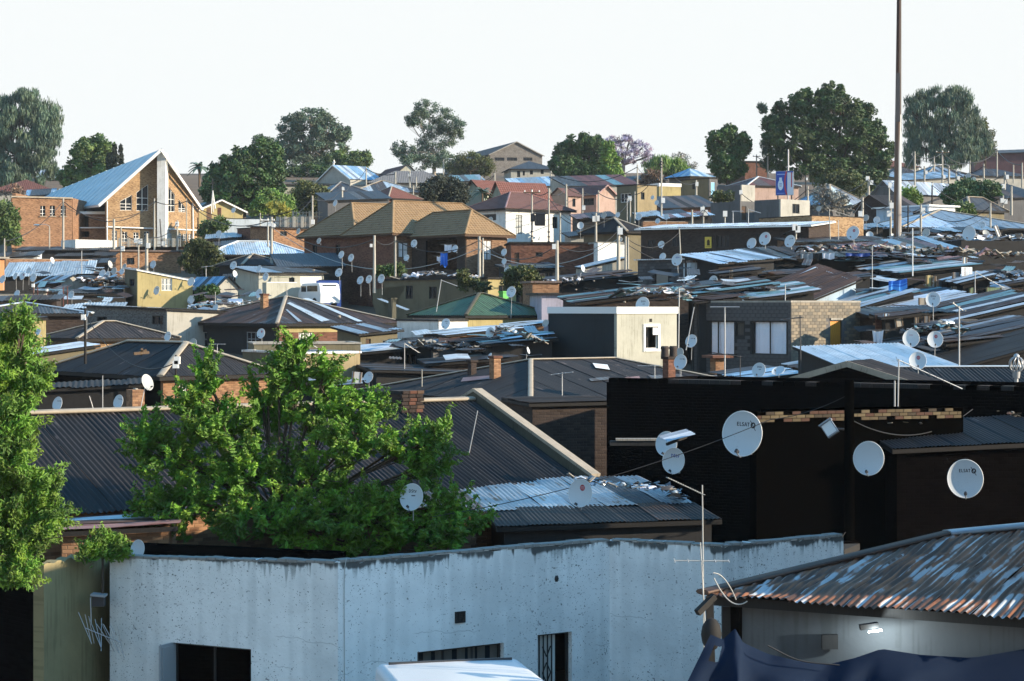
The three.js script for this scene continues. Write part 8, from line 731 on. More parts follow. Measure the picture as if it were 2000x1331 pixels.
// ================================================================ satellite dishes
const DL = [
  [1452, 848, 80, 45.5, 'largest near dish with black globe logo on the dark brick house', { logo: 'elsat', wall: 1, yaw: -24, pitch: 6, roll: -0.05 }], [1303, 868, 44, 49.6, 'near dish half hidden behind the blue lettered dish', { logo: 'plain', wall: 1, yaw: -26, pitch: 8 }], [1317, 901, 46, 47.6, 'near dish with blue lettering left of the dark brick house front', { logo: 'dstv', wall: 1, yaw: -26, pitch: 8 }], [1698, 896, 60, 43.6, 'near dish tangled with wires partly behind the thick black pole', { logo: 'plain', wall: 1, yaw: -22, pitch: 6 }], [1886, 936, 68, 44.4, 'near dish with black logo low on the dark brick house', { logo: 'elsat', wall: 1, yaw: -14, pitch: 8 }], [1135, 964, 50, 43.2, 'near dish with round red logo on the patched tin roof', { logo: 'red', yaw: -26, pitch: 8, post: 0.35 }], [805, 972, 48, 43.4, 'near dish with black lettering peeking out of the foreground tree', { logo: 'dstvBlack', yaw: -20, pitch: 14, post: 0.5 }],
  [270, 1074, 34, 41.2, 'dish peeking over the white parapet left of the tree', { logo: 'plain', pitch: 12 }],
  [113, 790, 26, 50.4, 'left dish with black logo on the ridge of the corrugated roof', { logo: 'black', pitch: 14 }], [232, 786, 26, 51.6, 'right dish with black logo on the ridge of the corrugated roof', { logo: 'black', pitch: 14 }], [286, 748, 30, 74, 'bright tilted dish seen from the side near the broken brick pier', { logo: 'plain', yaw: 58, pitch: 22, roll: -0.3 }], [328, 658, 18, 97, 'dish at the right end of the low dark hipped roof', { logo: 'black' }], [510, 652, 18, 99, 'dish before the dark left wall of the striped roof house', { logo: 'red' }], [377, 671, 17, 90, 'half hidden dish behind the broad pale ridge cap', { logo: 'plain' }], [720, 738, 21, 86, 'dish on the dark block hut beside the foreground tree top', { logo: 'pale' }], [641, 737, 20, 84, 'dish glimpsed between the upper leaves of the foreground tree', { logo: 'plain' }], [75, 648, 14, 95, 'right dish on the yellow wall behind the left foreground tree', { logo: 'dstvBlack', wall: 1 }], [48, 652, 12, 94, 'left dish on the yellow wall behind the left foreground tree', { logo: 'plain', wall: 1 }], [168, 616, 16, 91.5, 'dish behind the black wooden pole on the left', { logo: 'black', yaw: -40 }],
  [5, 546, 15, 149, 'dish in front of the salmon orange wall at the left edge', { logo: 'pale' }], [30, 540, 13, 148, 'leftmost of the clustered pale dishes on the left slope', { logo: 'pale' }], [44, 540, 14, 147, 'dish with red logo in the cluster on the left slope', { logo: 'red' }], [56, 529, 12, 150, 'highest dish of the cluster on the left slope', { logo: 'pale' }], [65, 543, 15, 146, 'dish above the boxed red post on the left slope', { logo: 'pale' }], [33, 574, 13, 144, 'low dish beneath the cluster at the left edge', { logo: 'plain' }], [118, 575, 13, 143, 'left dish of the pair at the red posts', { logo: 'plain' }], [139, 576, 14, 143, 'right dish of the pair at the red posts', { logo: 'black' }], [194, 597, 13, 141, 'left dish of the row below the yellow house', { logo: 'plain' }], [211, 597, 12, 141.5, 'middle dish of the row below the yellow house', { logo: 'black' }], [226, 597, 13, 141, 'right dish of the row below the yellow house', { logo: 'plain' }], [174, 595, 14, 140, 'dish behind the white box below the yellow house', { logo: 'plain' }], [200, 535, 15, 156, 'left dish of the crowd left of the yellow house', { logo: 'pale' }], [210, 537, 13, 155, 'second dish of the crowd left of the yellow house', { logo: 'black' }], [223, 530, 13, 156, 'third dish of the crowd left of the yellow house', { logo: 'plain' }], [238, 531, 12, 156.5, 'fourth dish of the crowd left of the yellow house', { logo: 'black' }], [214, 517, 14, 160, 'bright edge on dish in front of the orange brick house', { logo: 'plain', yaw: 68, roll: -0.4 }], [101, 509, 12, 170, 'bright edge on dish above the pale blue grey roof', { logo: 'plain', yaw: 68, roll: -0.5 }], [222, 540, 14, 153, 'tilted bright dish lying low left of the yellow house', { logo: 'plain', yaw: -40, pitch: 65 }], [299, 517, 14, 166, 'dish above the yellow house roof edge', { logo: 'pale' }], [243, 521, 11, 165, 'dish at the upper left corner of the yellow house', { logo: 'plain' }],
  [301, 568, 16, 147.4, 'dish in the middle of the yellow house wall', { logo: 'dstvBlack', wall: 1 }], [370, 551, 16, 153.2, 'upper right dish on the yellow house wall', { logo: 'plain', wall: 1 }], [368, 586, 16, 153, 'lower right dish on the yellow house wall', { logo: 'plain', wall: 1 }], [421, 602, 14, 126, 'dish above the ridge of the striped roof house left end', { logo: 'plain' }], [427, 458, 14, 192, 'dish by the green scrambling bush', { logo: 'plain' }], [456, 519, 15, 160, 'dish beside the dark hipped roof', { logo: 'dstvBlack' }], [458, 536, 14, 158, 'bright tilted dish below the dark hipped roof', { logo: 'plain', yaw: 62, roll: -0.35 }], [456, 411, 10, 240, 'small dish on the yellow gabled house', { logo: 'plain' }],
  [506, 525, 12, 150, 'upper dish left of the green awning', { logo: 'plain' }], [519, 541, 15, 146, 'lower dish left of the green awning', { logo: 'dstvBlack' }], [506, 574, 17, 138, 'dish in front of the sunlit cream yard wall', { logo: 'pale' }], [583, 452, 11, 196, 'dish on the orange brick shed', { logo: 'plain', yaw: -45 }], [655, 397, 12, 216, 'dish over the left slope of the big tiled roof', { logo: 'pale', yaw: -45 }], [623, 471, 11, 162, 'dish high on the left brick wall of the tiled house', { logo: 'plain', wall: 1 }], [667, 498, 14, 156, 'left dish of the pair on the tiled house brick wall', { logo: 'plain' }], [686, 504, 14, 155, 'right dish of the pair on the tiled house brick wall', { logo: 'dstvBlack' }], [662, 533, 16, 152, 'dish at the end of the half blue roof', { logo: 'dstvBlack' }], [704, 548, 15, 137, 'left one of three dishes on the olive house', { logo: 'dstvBlack' }], [721, 546, 15, 137, 'middle one of three dishes on the olive house', { logo: 'dstvBlack' }], [745, 545, 16, 137, 'right one of three dishes on the olive house', { logo: 'dstvBlack' }], [809, 476, 14, 152, 'dish at the porch of the tiled house under its eave', { logo: 'dstvBlack', wall: 1 }], [794, 504, 12, 153, 'lower dish beside the porch of the tiled house', { logo: 'black', wall: 1 }], [889, 486, 13, 151, 'dish on the dark right side of the tiled house porch', { logo: 'plain', wall: 1 }], [958, 430, 11, 192, 'dish in front of the white house shaded wall', { logo: 'plain' }], [985, 493, 13, 147, 'dish at the right corner of the tiled house', { logo: 'pale' }], [985, 511, 11, 146, 'dish below the right corner of the tiled house', { logo: 'plain' }], [992, 529, 14, 141, 'dish at the corner of the olive house roof', { logo: 'plain' }], [999, 571, 20, 119, 'dish by the green chimney', { logo: 'dstvBlack', post: 1.6 }],
  [871, 633, 19, 111, 'dish in front of the white wall of the green roof house', { logo: 'dstvBlack' }], [958, 650, 19, 101, 'dish on the long thin pale roof slab', { logo: 'dstvBlack' }], [1066, 632, 14, 101, 'dish half behind the cream box house', { logo: 'plain' }], [1031, 685, 13, 90, 'edge on dish left of the cream box house base', { logo: 'plain', yaw: 70, roll: -0.35 }], [957, 696, 12, 86, 'white dish on top of the brick chimney', { logo: 'plain', yaw: -60, pitch: 30, post: 0.3 }], [1138, 525, 13, 132, 'bright tilted dish above the rubbish covered roof', { logo: 'plain', yaw: 55, roll: -0.4 }], [1180, 421, 11, 178, 'dish in front of the tan two storey house left', { logo: 'plain' }], [1207, 420, 10, 178, 'dish below the tan two storey house', { logo: 'plain' }], [1248, 424, 13, 172, 'dish left of the sunlit red brick wall', { logo: 'plain' }], [1302, 424, 11, 170, 'dish above the long brick house roof', { logo: 'plain' }], [1285, 432, 10, 168, 'low dish behind the long brick house roof', { logo: 'plain' }], [1134, 441, 13, 170, 'dish behind the white house corner pole', { logo: 'plain', yaw: -10 }], [1283, 396, 9, 197, 'dish on the sunny side of the tan two storey house', { logo: 'plain', wall: 1 }], [1275, 386, 8, 198, 'upper dish on the sunny side of the tan two storey house', { logo: 'plain', wall: 1 }], [1212, 468, 9, 140, 'small dish beside the thick grey pole', { logo: 'black' }],
  [1292, 478, 13, 146, 'dish on the dark long brick house wall', { logo: 'black', wall: 1 }], [1295, 502, 14, 134, 'dish half above the roof of the dark block hut', { logo: 'plain' }], [1323, 508, 22, 124, 'large dish in front of the dark block hut', { logo: 'dstv', post: 1.2 }], [1394, 549, 19, 121, 'dish at the corner of the white plastered hut', { logo: 'black' }], [1256, 596, 28, 101, 'dish standing on the cream box house roof', { logo: 'dstvBlack' }], [1351, 667, 24, 96, 'dish on the wall corner left of the curtained windows', { logo: 'black', post: 0.9 }], [1330, 708, 27, 75, 'dish with black logo beside the pot topped chimney', { logo: 'black' }], [1328, 690, 18, 84, 'dish behind the pot topped chimney', { logo: 'plain' }], [1483, 724, 27, 70, 'dish low at the right slope of the wide black roof', { logo: 'dstvBlack' }], [1469, 476, 20, 140, 'white dish at the right part of the long brick house', { logo: 'plain' }], [1495, 467, 24, 139, 'dish with round red logo at the long brick house', { logo: 'red' }], [1544, 472, 23, 138, 'dish facing left at the end of the long brick house', { logo: 'black', yaw: -38, roll: 0.15 }], [1667, 456, 26, 142, 'dish with red dot in front of the bright red brick wall', { logo: 'red', post: 1.0 }], [1600, 408, 10, 180, 'small dish behind the bright red brick wall', { logo: 'plain' }], [1692, 426, 12, 170, 'dish right of the bright red brick wall', { logo: 'plain' }], [1699, 460, 14, 152, 'dish left of the mast foot', { logo: 'plain', yaw: -8 }], [1713, 430, 13, 160, 'dish in front of the pale blue house', { logo: 'plain' }], [1810, 455, 15, 150, 'dish right of the mast foot', { logo: 'plain' }], [1894, 457, 26, 144, 'large plain dish at the front of the wide pale roof', { logo: 'plain', post: 0.7 }], [1919, 440, 13, 152, 'dish with small logo at the wide pale roof eave', { logo: 'black' }], [1926, 456, 13, 148, 'grey tilted dish right of the large plain dish', { logo: 'plain', yaw: 10, pitch: 35 }], [1823, 586, 28, 102, 'round dish with black lettering on the gleaming corrugated roof', { logo: 'dstvBlack', yaw: -16 }], [1780, 662, 32, 88, 'large faded dish above the dazzling white roof', { logo: 'pale', yaw: -14 }], [1827, 664, 30, 89, 'dish with round red logo above the dazzling white roof', { logo: 'red', yaw: -10 }], [1793, 706, 33, 71, 'dish with round red logo in front of the dazzling white roof', { logo: 'red', yaw: -12 }], [1521, 726, 26, 82, 'dish lying tilted on the scrap roof right of the wide black roof', { logo: 'plain', pitch: 55 }], [1892, 344, 10, 262, 'small far dish near the willow at right', { logo: 'plain' }], [1902, 352, 11, 250, 'far dish above the wide dark green tree', { logo: 'plain' }], 
].filter((d) => d.length);
for (const d of DL) { const g = dish(...d), k = d[4]; if (/yellow house wall/.test(k)) { const [p] = spot(yellowHouse, 'front', Math.min(d[0], 368), d[1], 0.6); g.position.copy(p); } }
// ================================================================ vehicle, billboard, washing and clutter
{
  const g = thing('pickup_truck', 'white pickup truck with canopy parked left of the blue tarpaulin fence', 'pickup', at(617, 600, 147), 122 * D2R), s = new THREE.Shape(); s.moveTo(-2.3, 0.35); s.lineTo(-2.35, 0.95); s.lineTo(-2.2, 1.55); s.quadraticCurveTo(-2.1, 1.72, -1.9, 1.74); s.lineTo(0.6, 1.72); s.quadraticCurveTo(0.85, 1.7, 1.35, 1.05); s.lineTo(2.2, 0.92); s.quadraticCurveTo(2.4, 0.85, 2.4, 0.6); s.lineTo(2.38, 0.35);
  mesh('body', new THREE.ExtrudeGeometry(s, { depth: 1.5, bevelEnabled: true, bevelSize: 0.06, bevelThickness: 0.08, bevelSegments: 2 }).translate(0, 0, -0.75), M.carWhite, g); for (const z of [-0.84, 0.84]) { mesh('side_window', box(1.7, 0.42, 0.02, -1.05, 1.38, z), M.glass, g); mesh('side_window', box(0.8, 0.42, 0.02, 0.4, 1.36, z), M.glass, g); for (const x of [-1.45, 1.5]) { mesh('wheel', new THREE.CylinderGeometry(0.34, 0.34, 0.2, 18).rotateX(Math.PI / 2).translate(x, 0.34, z * 0.92), M.rubber, g); } } mesh('rear_window', box(0.02, 0.42, 1.15, -2.33, 1.32, 0).rotateZ(-0.05), M.glass, g); mesh('windscreen', box(0.02, 0.72, 1.3, 0, 0, 0).rotateZ(0.66).translate(1.12, 1.42, 0), M.glass, g); mesh('tail_light', box(0.03, 0.25, 0.12, -2.38, 0.95, 0.68), M.red, g); mesh('tail_light', box(0.03, 0.25, 0.12, -2.38, 0.95, -0.68), M.red, g);
}
bld({ n: 'tarp_fence', l: 'dark blue sheet fence right of the parked pickup', c: 'fence', x: 618, z: 156, th: 12, D: 0.3, xr: 666, yt: 548, yb: 585, wall: 'plasticBlue', roof: { t: 'flat', p: 0.01 } });
{ const c = document.createElement('canvas'); c.width = 128; c.height = 192; const x = c.getContext('2d'); x.fillStyle = '#2b50a8'; x.fillRect(0, 0, 128, 192); x.fillStyle = '#d8dde6'; x.fillRect(84, 10, 44, 182); x.strokeStyle = '#b8404c'; x.lineWidth = 12; x.beginPath(); x.moveTo(78, 0); x.quadraticCurveTo(52, 96, 80, 192); x.stroke(); x.fillStyle = '#b8404c'; x.fillRect(112, 10, 8, 120); x.fillStyle = '#cfe0ee'; x.beginPath(); x.ellipse(34, 110, 20, 44, 0, 0, 7); x.fill(); x.fillRect(24, 50, 20, 24); x.fillStyle = '#7f98c4'; x.fillRect(24, 96, 20, 6); x.fillRect(24, 108, 20, 6); x.fillStyle = '#b8404c'; x.fillRect(26, 120, 16, 3); x.fillStyle = '#9ab0dc'; x.fillRect(8, 20, 60, 7); x.fillRect(8, 176, 56, 4); const t = new THREE.CanvasTexture(c); t.colorSpace = THREE.SRGBColorSpace;
  const z = 226, g = thing('billboard', 'blue billboard with a white oval and red stripes below the big tree', 'billboard', at(1533, 386, z), -20 * D2R), w = 34 / F * z, h = 46 / F * z; mesh('panel', box(w + 0.1, h + 0.1, 0.12, 0, h / 2 + 0.3, 0), M.frameGrey, g); mesh('print', new THREE.PlaneGeometry(w, h).translate(0, h / 2 + 0.3, 0.065), new THREE.MeshStandardMaterial({ map: t, roughness: 0.7 }), g); for (const s of [-1, 1]) mesh('leg', box(0.12, 1.6, 0.12, s * w * 0.4, -0.55, -0.02), M.metalDark, g); }
function cloth(l, px0, py0, px1, py1, z, m, o = {}) { const a = at(px0, py0, z), b = at(px1, py0 + (o.dy ?? 0), z - 0.2), g = thing(o.n ?? 'hanging_cloth', l, o.c ?? 'cloth', a), h = (py1 - py0) / F * z, P = [], I = [], n = 18, r = rng(px0), d = b.clone().sub(a); for (let i = 0; i <= n; i++) for (let j = 0; j <= 5; j++) { const t = i / n, s = j / 5, p = d.clone().multiplyScalar(t); P.push(p.x + (o.taper ?? 0) * (0.5 - t) * s * d.x, p.y - h * s * (1 - 0.12 * Math.sin(t * 7)) - 0.05 * Math.sin(t * 3.14) * (1 - s), p.z + 0.07 * Math.sin(t * 14) * (0.3 + s)); } for (let i = 0; i < n; i++) for (let j = 0; j < 5; j++) { const c = i * 6 + j; I.push(c, c + 6, c + 1, c + 6, c + 7, c + 1); } const ge = new THREE.BufferGeometry(); ge.setAttribute('position', new THREE.Float32BufferAttribute(P, 3)); ge.setIndex(I); ge.computeVertexNormals(); mesh('cloth', ge, M[m], g); if (o.stripes) for (const [s0, s1] of o.stripes) { const q = ge.clone(), pa = q.attributes.position; const keep = []; for (let i = 0; i < n; i++) { const c0 = i * 6; const lerp = (k, s) => { const A = V().fromBufferAttribute(pa, c0 + k * 6), B = V().fromBufferAttribute(pa, c0 + k * 6 + 5); return A.lerp(B, s).add(V(0, 0, 0.012)); }; const v = [lerp(0, s0), lerp(1, s0), lerp(0, s1), lerp(1, s1)]; for (const k of [0, 1, 2, 1, 3, 2]) keep.push(v[k].x, v[k].y, v[k].z); } const sg = new THREE.BufferGeometry(); sg.setAttribute('position', new THREE.Float32BufferAttribute(keep, 3)); sg.computeVertexNormals(); mesh('stripe', sg, M.clothPale, g); } mesh('line', rod(V(-0.3, 0.02, 0), d.clone().add(V(0.3, 0.02, 0)), 0.008, 0.008, 4), M.wirePale, g); return g; }
cloth('bright blue striped towel hanging among the dark right hand shacks', 1736, 549, 1772, 570, 113, 'clothBlue', { n: 'towel', c: 'towel', dy: -5, stripes: [[0.38, 0.46], [0.62, 0.95]] });
cloth('white cloth hanging right of the orange door house', 1704, 646, 1726, 671, 99, 'clothWhite', { taper: 0.3 });
cloth('blue garment hanging in the dark porch of the tiled house', 860, 494, 874, 520, 150, 'clothBlue', { n: 'garment', c: 'garment' });
cloth('white garment hanging in the dark porch of the tiled house', 853, 501, 860, 511, 150, 'clothWhite', { n: 'garment', c: 'garment' });
cloth('pale cloth hanging at the eave of the porch', 868, 478, 882, 492, 152, 'clothWhite', { n: 'garment', c: 'garment' });
cloth('dark blue sheet hung in front of the tarpaulin covered shack', 1652, 494, 1700, 501, 128, 'plasticBlue', {});
cloth('grey rag bundle hanging from the tarpaulin covered roof', 1564, 495, 1588, 506, 127, 'tarpGrey', { n: 'rag' , c: 'rag' }); cloth('black rag hanging from the tarpaulin covered roof', 1588, 494, 1606, 508, 127, 'rubber', { n: 'rag', c: 'rag' }); cloth('striped pale rag hanging from the tarpaulin covered roof', 1606, 494, 1630, 506, 127, 'clothWhite', { n: 'rag', c: 'rag' });
// patchwork wall panels of the shacks
function panel(l, px0, py0, px1, py1, z, m, o = {}) { const a = at(px0, py1, z), w = (px1 - px0) / F * z, h = (py1 - py0) / F * z, g = thing(o.n ?? 'wall_board', l, o.c ?? 'board', a, (o.th ?? 18) * D2R), ribs = []; mesh('board', box(w, h, 0.03, w / 2, h / 2, 0), M[m], g); if (o.ribs) for (let i = 0; i < o.ribs; i++) mesh('rib', box(w, h / o.ribs * 0.45, 0.03, w / 2, h * (i + 0.5) / o.ribs, 0.03), M[m], g); else { mesh('batten', box(0.05, h, 0.03, 0.06, h / 2, 0.03), M.wood, g); mesh('batten', box(0.05, h, 0.03, w - 0.06, h / 2, 0.03), M.wood, g); } g.rotation.z = o.tilt ?? 0; return g; }
panel('horizontally ribbed grey sheet wall in the right hand shacks', 1866, 624, 1916, 650, 100.5, 'slate', { ribs: 8, n: 'sheet_wall', c: 'sheet' }); panel('small ribbed sheet above the ribbed wall', 1878, 522, 1902, 540, 118, 'paleTin', { ribs: 5, n: 'sheet_wall', c: 'sheet' }); panel('yellow painted board on the patched shack wall', 1809, 538, 1823, 560, 119, 'yellow'); panel('narrow white board next to the yellow board', 1824, 540, 1830, 566, 119, 'offwhite'); panel('grey ribbed board right of the narrow white board', 1834, 549, 1860, 562, 118.6, 'slate', { ribs: 4 }); panel('pale rock coloured sheet leaning on the patched shack', 1858, 560, 1890, 578, 117, 'conc'); panel('grey upright board at the right end of the patched shack', 1860, 532, 1878, 558, 118, 'grey'); panel('dark green board under the rag strewn roof', 1893, 562, 1925, 576, 116, 'greenTin'); panel('second dark green board under the rag strewn roof', 1926, 562, 1962, 576, 116, 'greenTin'); panel('reddish slatted boards left of the hanging white cloth', 1710, 616, 1735, 648, 101.5, 'brickRed', { ribs: 6 }); panel('grey sack coloured board in the shack doorway', 1750, 624, 1768, 640, 101, 'conc', { tilt: 0.2 }); panel('narrow beige board in the dark shack front', 1786, 620, 1796, 642, 101, 'woodGrey'); panel('grey numbered looking board in the dark shack front', 1804, 618, 1818, 644, 101, 'slate'); panel('small pale blue board under the shack eave', 1726, 613, 1738, 624, 101, 'paleblue'); panel('white door leaf leaning in the shaded yard', 1880, 503, 1890, 520, 124, 'white', { th: 10 }); panel('grey sheet under the patched roof beside the orange door house', 1794, 582, 1812, 596, 107, 'woodGrey'); panel('white board leaning by the dark block hut', 1425, 528, 1432, 550, 121, 'offwhite'); panel('pale sheet leaning beside the dish on the dark block hut', 686, 726, 706, 748, 88, 'frameGrey', { tilt: -0.1 }); panel('bright white sign board below the yellow house', 146, 594, 162, 601, 139, 'boxWhite', { n: 'sign_board' }); panel('second bright white sign board below the yellow house', 163, 591, 177, 601, 139.4, 'boxWhite', { n: 'sign_board' }); panel('white plank standing at the eave of the wide pale roof', 1949, 441, 1958, 464, 146, 'boxWhite', { tilt: 0.42 }); panel('blue plastic patch on the dark shack left of the yellow house', 196, 552, 208, 568, 155, 'paleblue'); panel('rusty orange sheet on the dark shack left of the yellow house', 194, 552, 205, 566, 154.5, 'orange', { tilt: 0.3 }); panel('grey blue sheet door on the dark shack left of the yellow house', 222, 552, 240, 574, 154, 'slate');
// barrel
{ const g = thing('barrel', 'pale tin drum lying in the dark shack yard', 'barrel', at(1848, 634, 98), 0.5); mesh('drum', new THREE.CylinderGeometry(0.26, 0.26, 0.7, 16, 1, true).rotateZ(Math.PI / 2), M.tin, g); for (const x of [-0.3, 0, 0.3]) mesh('hoop', new THREE.TorusGeometry(0.265, 0.012, 6, 18).rotateY(Math.PI / 2).translate(x, 0, 0), M.tin, g); const g2 = thing('geyser_tank', 'shiny silver tank lying on the roof right of the yellow house', 'tank', at(459, 592, 136), 0.25); mesh('tank', new THREE.CylinderGeometry(0.3, 0.3, 0.95, 16).rotateZ(Math.PI / 2), mat('silver', [0.7, 0.72, 0.74], { metalness: 0.8, roughness: 0.25 }), g2); for (const x of [-0.48, 0.48]) mesh('tank_end', new THREE.SphereGeometry(0.3, 14, 8).scale(0.3, 1, 1).translate(x, 0, 0), M.metal, g2); }
// whirling roof vent at the right edge
{ const g = thing('roof_ventilator', 'round turbine roof ventilator on a pole at the right edge', 'ventilator', at(1986, 800, 60)), h = 80 / F * 60; mesh('pipe', rod(V(0, -0.2, 0), V(0, h - 0.15, 0), 0.06), M.metal, g); mesh('throat', rod(V(0, h - 0.3, 0), V(0, h - 0.1, 0), 0.11, 0.13), M.metal, g); for (let i = 0; i < 10; i++) { const a = i * Math.PI / 5; const p = []; for (let k = 0; k <= 6; k++) { const t = k / 6 * Math.PI; p.push(V(Math.cos(a + t * 0.25) * 0.22 * Math.sin(t) + 0.0001, h + 0.12 - 0.24 * Math.cos(t) * -1, Math.sin(a + t * 0.25) * 0.22 * Math.sin(t))); } mesh('vane', tube(p, 0.022, 10, 4), M.metal, g); } mesh('vent_cap', new THREE.SphereGeometry(0.1, 10, 5).translate(0, h + 0.36, 0), M.metal, g); mesh('crossbar', rod(V(-0.5, 0.55, 0), V(0.5, 0.58, 0), 0.02), M.metal, g); }
// stones, bricks and tyres that hold the tin roofs down
const rockGeo = [1, 2, 3].map((s) => { const r = rng(s * 31), g = new THREE.IcosahedronGeometry(0.5, 1), p = g.attributes.position, m = new Map(); for (let i = 0; i < p.count; i++) { const k = [p.getX(i), p.getY(i), p.getZ(i)].map((x) => x.toFixed(3)).join(), f = m.get(k) ?? 0.75 + r() * 0.4; m.set(k, f); p.setXYZ(i, p.getX(i) * f, p.getY(i) * f * 0.65, p.getZ(i) * f); } g.computeVertexNormals(); return g; });
const ROOFS = scene.children.filter((o) => o.isGroup && o.userData.label);
const stone = (px, py, z, w, l, m = 'stone') => { const s = mesh('stone', pick(rockGeo), M[m], scene); s.position.copy(at(px, py, z)); s.scale.setScalar(w / F * z); s.rotation.y = R() * 6; tag(s, l, 'stone', 'stones weighing down tin roofs'); };
[[1178, 543, 128, 5, 'stone on the rubbish covered roof beside the bright tilted dish'], [1198, 538, 127, 6, 'pale stone high on the rubbish covered roof'], [1160, 549, 129, 5, 'stone low on the rubbish covered roof'], [1125, 566, 125, 5, 'stone on the low edge of the rubbish covered roof'], [662, 619, 113, 9, 'brown stone lying on the striped hipped roof'], [612, 528, 158, 6, 'stone on the half blue roof below the tiled house'], [1250, 588, 106, 6, 'stone on the teal edged tin roof'], [1220, 590, 108, 6, 'dark stone on the teal edged tin roof'], [1634, 711, 88, 8, 'stone on the rubbish strewn low roof'], [1600, 716, 89, 7, 'small stone on the rubbish strewn low roof'], [1655, 703, 88, 9, 'pale stone by the foot of the orange door'], [1685, 630, 108, 6, 'pale stone on the torn pale blue roof'], [10, 605, 112, 5, 'stone on the streaked blue grey roof']].forEach((a) => stone(...a));
const tyre = (px, py, z, d, l) => { const g = mesh('tyre', new THREE.TorusGeometry(0.24, 0.09, 8, 18).rotateX(Math.PI / 2 - 0.2), M.rubber, scene); g.position.copy(at(px, py, z)); g.scale.setScalar(d / F * z / 0.66); tag(g, l, 'tyre', 'old tyres on the tin roofs'); };
tyre(1725, 487, 129, 14, 'old tyre on the tan and pink tin roof'); tyre(1627, 712, 88, 16, 'old tyre at the foot of the orange door house'); tyre(1540, 566, 112, 10, 'old tyre on the weathered brown roof'); tyre(1650, 700, 89, 13, 'second old tyre at the foot of the orange door house');
// heaps of rags, boards and plastic that nobody could count
function heap(l, pts, n, z, s, ms, seed) { const r = rng(seed), by = {}; for (let i = 0; i < n; i++) { const t = r() * (pts.length - 1), k = Math.floor(t), f = t - k, px = pts[k][0] + (pts[k + 1][0] - pts[k][0]) * f, py = pts[k][1] + (pts[k + 1][1] - pts[k][1]) * f, p = at(px + (r() - 0.5) * 8, py + (r() - 0.5) * 5, z + (r() - 0.5) * 2.4); const q = new THREE.Object3D(); q.position.copy(p); q.rotation.set((r() - 0.5) * 0.9, r() * 6.3, (r() - 0.5) * 0.7); q.updateMatrix(); const kind = r(); let g; if (kind < 0.45) { g = new THREE.PlaneGeometry(s * (0.6 + r() * 1.6), s * (0.4 + r()), 3, 3).rotateX(-Math.PI / 2); const a = g.attributes.position; for (let v = 0; v < a.count; v++) a.setY(v, (r() - 0.4) * s * 0.35); g.computeVertexNormals(); } else if (kind < 0.8) g = box(s * (0.8 + r() * 2), s * 0.12, s * (0.15 + r() * 0.3)); else g = rockGeo[i % 3].clone().scale(s * 0.7, s * 0.7, s * 0.7); g.applyMatrix4(q.matrix); (by[ms[Math.floor(r() * ms.length)]] ??= []).push(g); } const g = new THREE.Group(); g.name = numbered('debris'); tag(g, l, 'debris', null, 'stuff'); scene.add(g); for (const [m, list] of Object.entries(by)) mesh('debris', list, M[m], g); }
heap('heap of rags and plastic on the tarpaulin covered shack roof', [[1560, 490], [1620, 486], [1690, 483], [1750, 484], [1790, 488]], 130, 131, 0.5, ['clothWhite', 'tarpGrey', 'conc', 'capPale', 'rubber', 'stone', 'fadedRed', 'offwhite'], 3);
heap('scrap boards and sheets on the tan and pink tin roof', [[1790, 492], [1850, 486], [1900, 492], [1960, 498], [2000, 496]], 80, 128, 0.5, ['woodGrey', 'capPale', 'fadedRed', 'conc', 'rubber', 'brownRust'], 4);
heap('torn plastic and boards along the patched pale blue tin roof', [[1120, 936], [1180, 945], [1240, 948], [1300, 952], [1335, 975]], 85, 47.5, 0.22, ['clothWhite', 'tarpGrey', 'paleTin', 'woodGrey', 'rubber', 'slate'], 5);
heap('rubbish on the roof edge of the olive house', [[770, 545], [820, 536], [850, 532], [880, 538], [930, 540]], 60, 144, 0.45, ['clothWhite', 'conc', 'rubber', 'stone', 'tarpGrey'], 6);
heap('scrap on the teal edged tin roof and its neighbour', [[1200, 575], [1250, 568], [1300, 566], [1335, 572], [1350, 585]], 75, 109, 0.42, ['tarpGrey', 'clothWhite', 'conc', 'tinTeal', 'rubber', 'woodGrey'], 7);
heap('rags and hoops on the far right shack roof', [[1930, 548], [1960, 540], [1990, 535], [2010, 540]], 60, 117, 0.45, ['tarpGrey', 'rubber', 'slate', 'clothWhite'], 8);
heap('scrap covering the roof behind the red logo dishes', [[1760, 650], [1820, 640], [1860, 636], [1880, 648]], 80, 93, 0.35, ['slate', 'woodGrey', 'rubber', 'tarpGrey', 'tinTeal'], 9);
heap('rubbish along the low wall at the foot of the orange door house', [[1575, 716], [1620, 712], [1665, 706], [1715, 700]], 70, 88, 0.3, ['clothWhite', 'conc', 'rubber', 'stone', 'capPale'], 10);
heap('junk on the roofs between the left dishes', [[150, 545], [185, 548], [215, 543], [240, 548]], 60, 154, 0.42, ['tarpGrey', 'clothWhite', 'paleTin', 'rubber', 'orange'], 11);
heap('junk on the flat roof right of the yellow house', [[370, 600], [410, 594], [450, 592], [500, 594]], 70, 136, 0.42, ['clothWhite', 'paleTin', 'rubber', 'tarpGrey', 'conc'], 12);
heap('dark rubbish on the grey block shack roof', [[800, 672], [850, 668], [900, 676], [945, 682]], 60, 98, 0.34, ['rubber', 'slate', 'tarpGrey', 'conc'], 13);
heap('loose bricks and boards on the sunlit brick wall top', [[1680, 828], [1740, 826], [1800, 826], [1960, 800], [1990, 815]], 26, 48.6, 0.13, ['woodGrey', 'wbD', 'rubber', 'wbA', 'moss'], 14);
heap('pale scrap along the roofs right of the mast foot', [[1770, 474], [1830, 468], [1880, 464], [1960, 462], [2000, 466]], 80, 147, 0.5, ['conc', 'paleTin', 'rubber', 'clothWhite', 'slate'], 15);
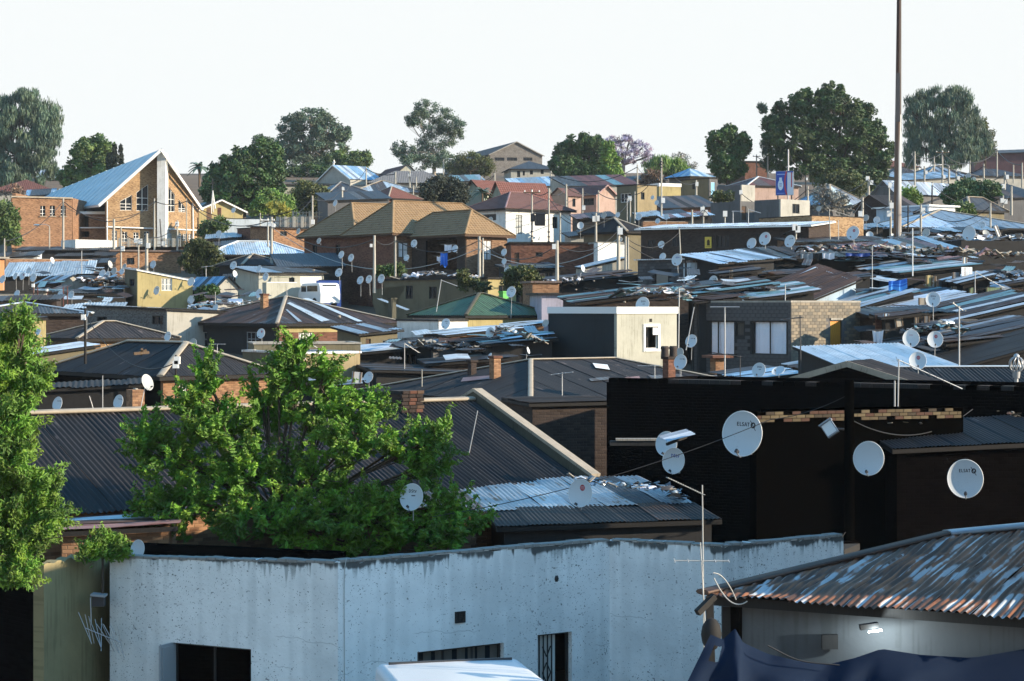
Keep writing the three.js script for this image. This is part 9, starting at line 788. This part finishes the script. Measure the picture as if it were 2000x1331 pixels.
heap('scattered stones and boards on the slope left of the cream box house', [[980, 640], [1010, 650], [1040, 660], [1060, 668]], 45, 97, 0.35, ['paleTin', 'tinTeal', 'rubber', 'woodGrey'], 16);
heap('bits of plastic on the dark shack roof by the tall concrete pole', [[1060, 552], [1100, 548], [1140, 545]], 40, 131, 0.4, ['clothWhite', 'tarpGrey', 'rubber'], 17);
// loose corrugated sheets, tossed about the roofs
function loose(l, x0, x1, y0, z0, y1, z1, n, ms, seed) { const r = rng(seed), by = {}; for (let i = 0; i < n; i++) { const t = r(), px = x0 + (x1 - x0) * r(), py = y0 + (y1 - y0) * t, z = z0 + (z1 - z0) * t + (r() - 0.5) * 3, w = 0.55 + r() * 0.4, L = 0.9 + r() * 1.5, g = new THREE.PlaneGeometry(w, L, 12, 2).rotateX(-Math.PI / 2), a = g.attributes.position, bend = (r() - 0.5) * 0.2; for (let v = 0; v < a.count; v++) a.setY(v, 0.02 * Math.sin(a.getX(v) / 0.16 * Math.PI * 2) + bend * Math.pow(a.getZ(v) / L * 2, 2)); const u = g.attributes.uv; for (let v = 0; v < u.count; v++) u.setXY(v, u.getX(v) * w + r() * 0.01 + i * 0.37, u.getY(v) * L + i * 0.71); g.computeVertexNormals(); const q = new THREE.Object3D(); q.position.copy(at(px, py, z)); q.rotation.set((r() - 0.1) * 0.32, (r() - 0.5) * 1.2 + (r() < 0.5 ? 1.3 : 0), (r() - 0.5) * 0.3); q.updateMatrix(); g.applyMatrix4(q.matrix); (by[ms[Math.floor(r() * ms.length)]] ??= []).push(g); } const g = new THREE.Group(); g.name = numbered('scrap_metal'); tag(g, l, 'scrap metal', null, 'stuff'); scene.add(g); for (const [m, list] of Object.entries(by)) mesh('scrap_metal', list, M[m], g); }
const TM = ['tin', 'tinOld', 'slate', 'tinOld', 'darkTinB', 'tinTeal', 'brownRust', 'slate', 'darkTinB', 'paleTin', 'brownRust'];
loose('loose tin sheets over the crowded right hand shacks', 1690, 2010, 505, 131, 680, 93, 70, TM, 31); loose('loose tin sheets on the shacks above the block house', 1150, 1530, 520, 128, 588, 107, 38, TM, 32); loose('loose tin sheets on the upper right shack roofs', 1540, 1900, 478, 140, 512, 128, 44, TM, 33); loose('loose tin sheets on the shacks left of the cream box house', 770, 1065, 640, 104, 700, 92, 26, TM, 34); loose('loose tin sheets among the left dishes', 80, 246, 520, 164, 600, 140, 50, TM, 35); loose('loose tin sheets on the roofs right of the yellow house', 380, 520, 560, 148, 606, 130, 24, TM, 36); loose('loose tin sheets by the mast foot', 1690, 2000, 455, 152, 480, 142, 40, TM, 37);
renderer.render(scene, camera);
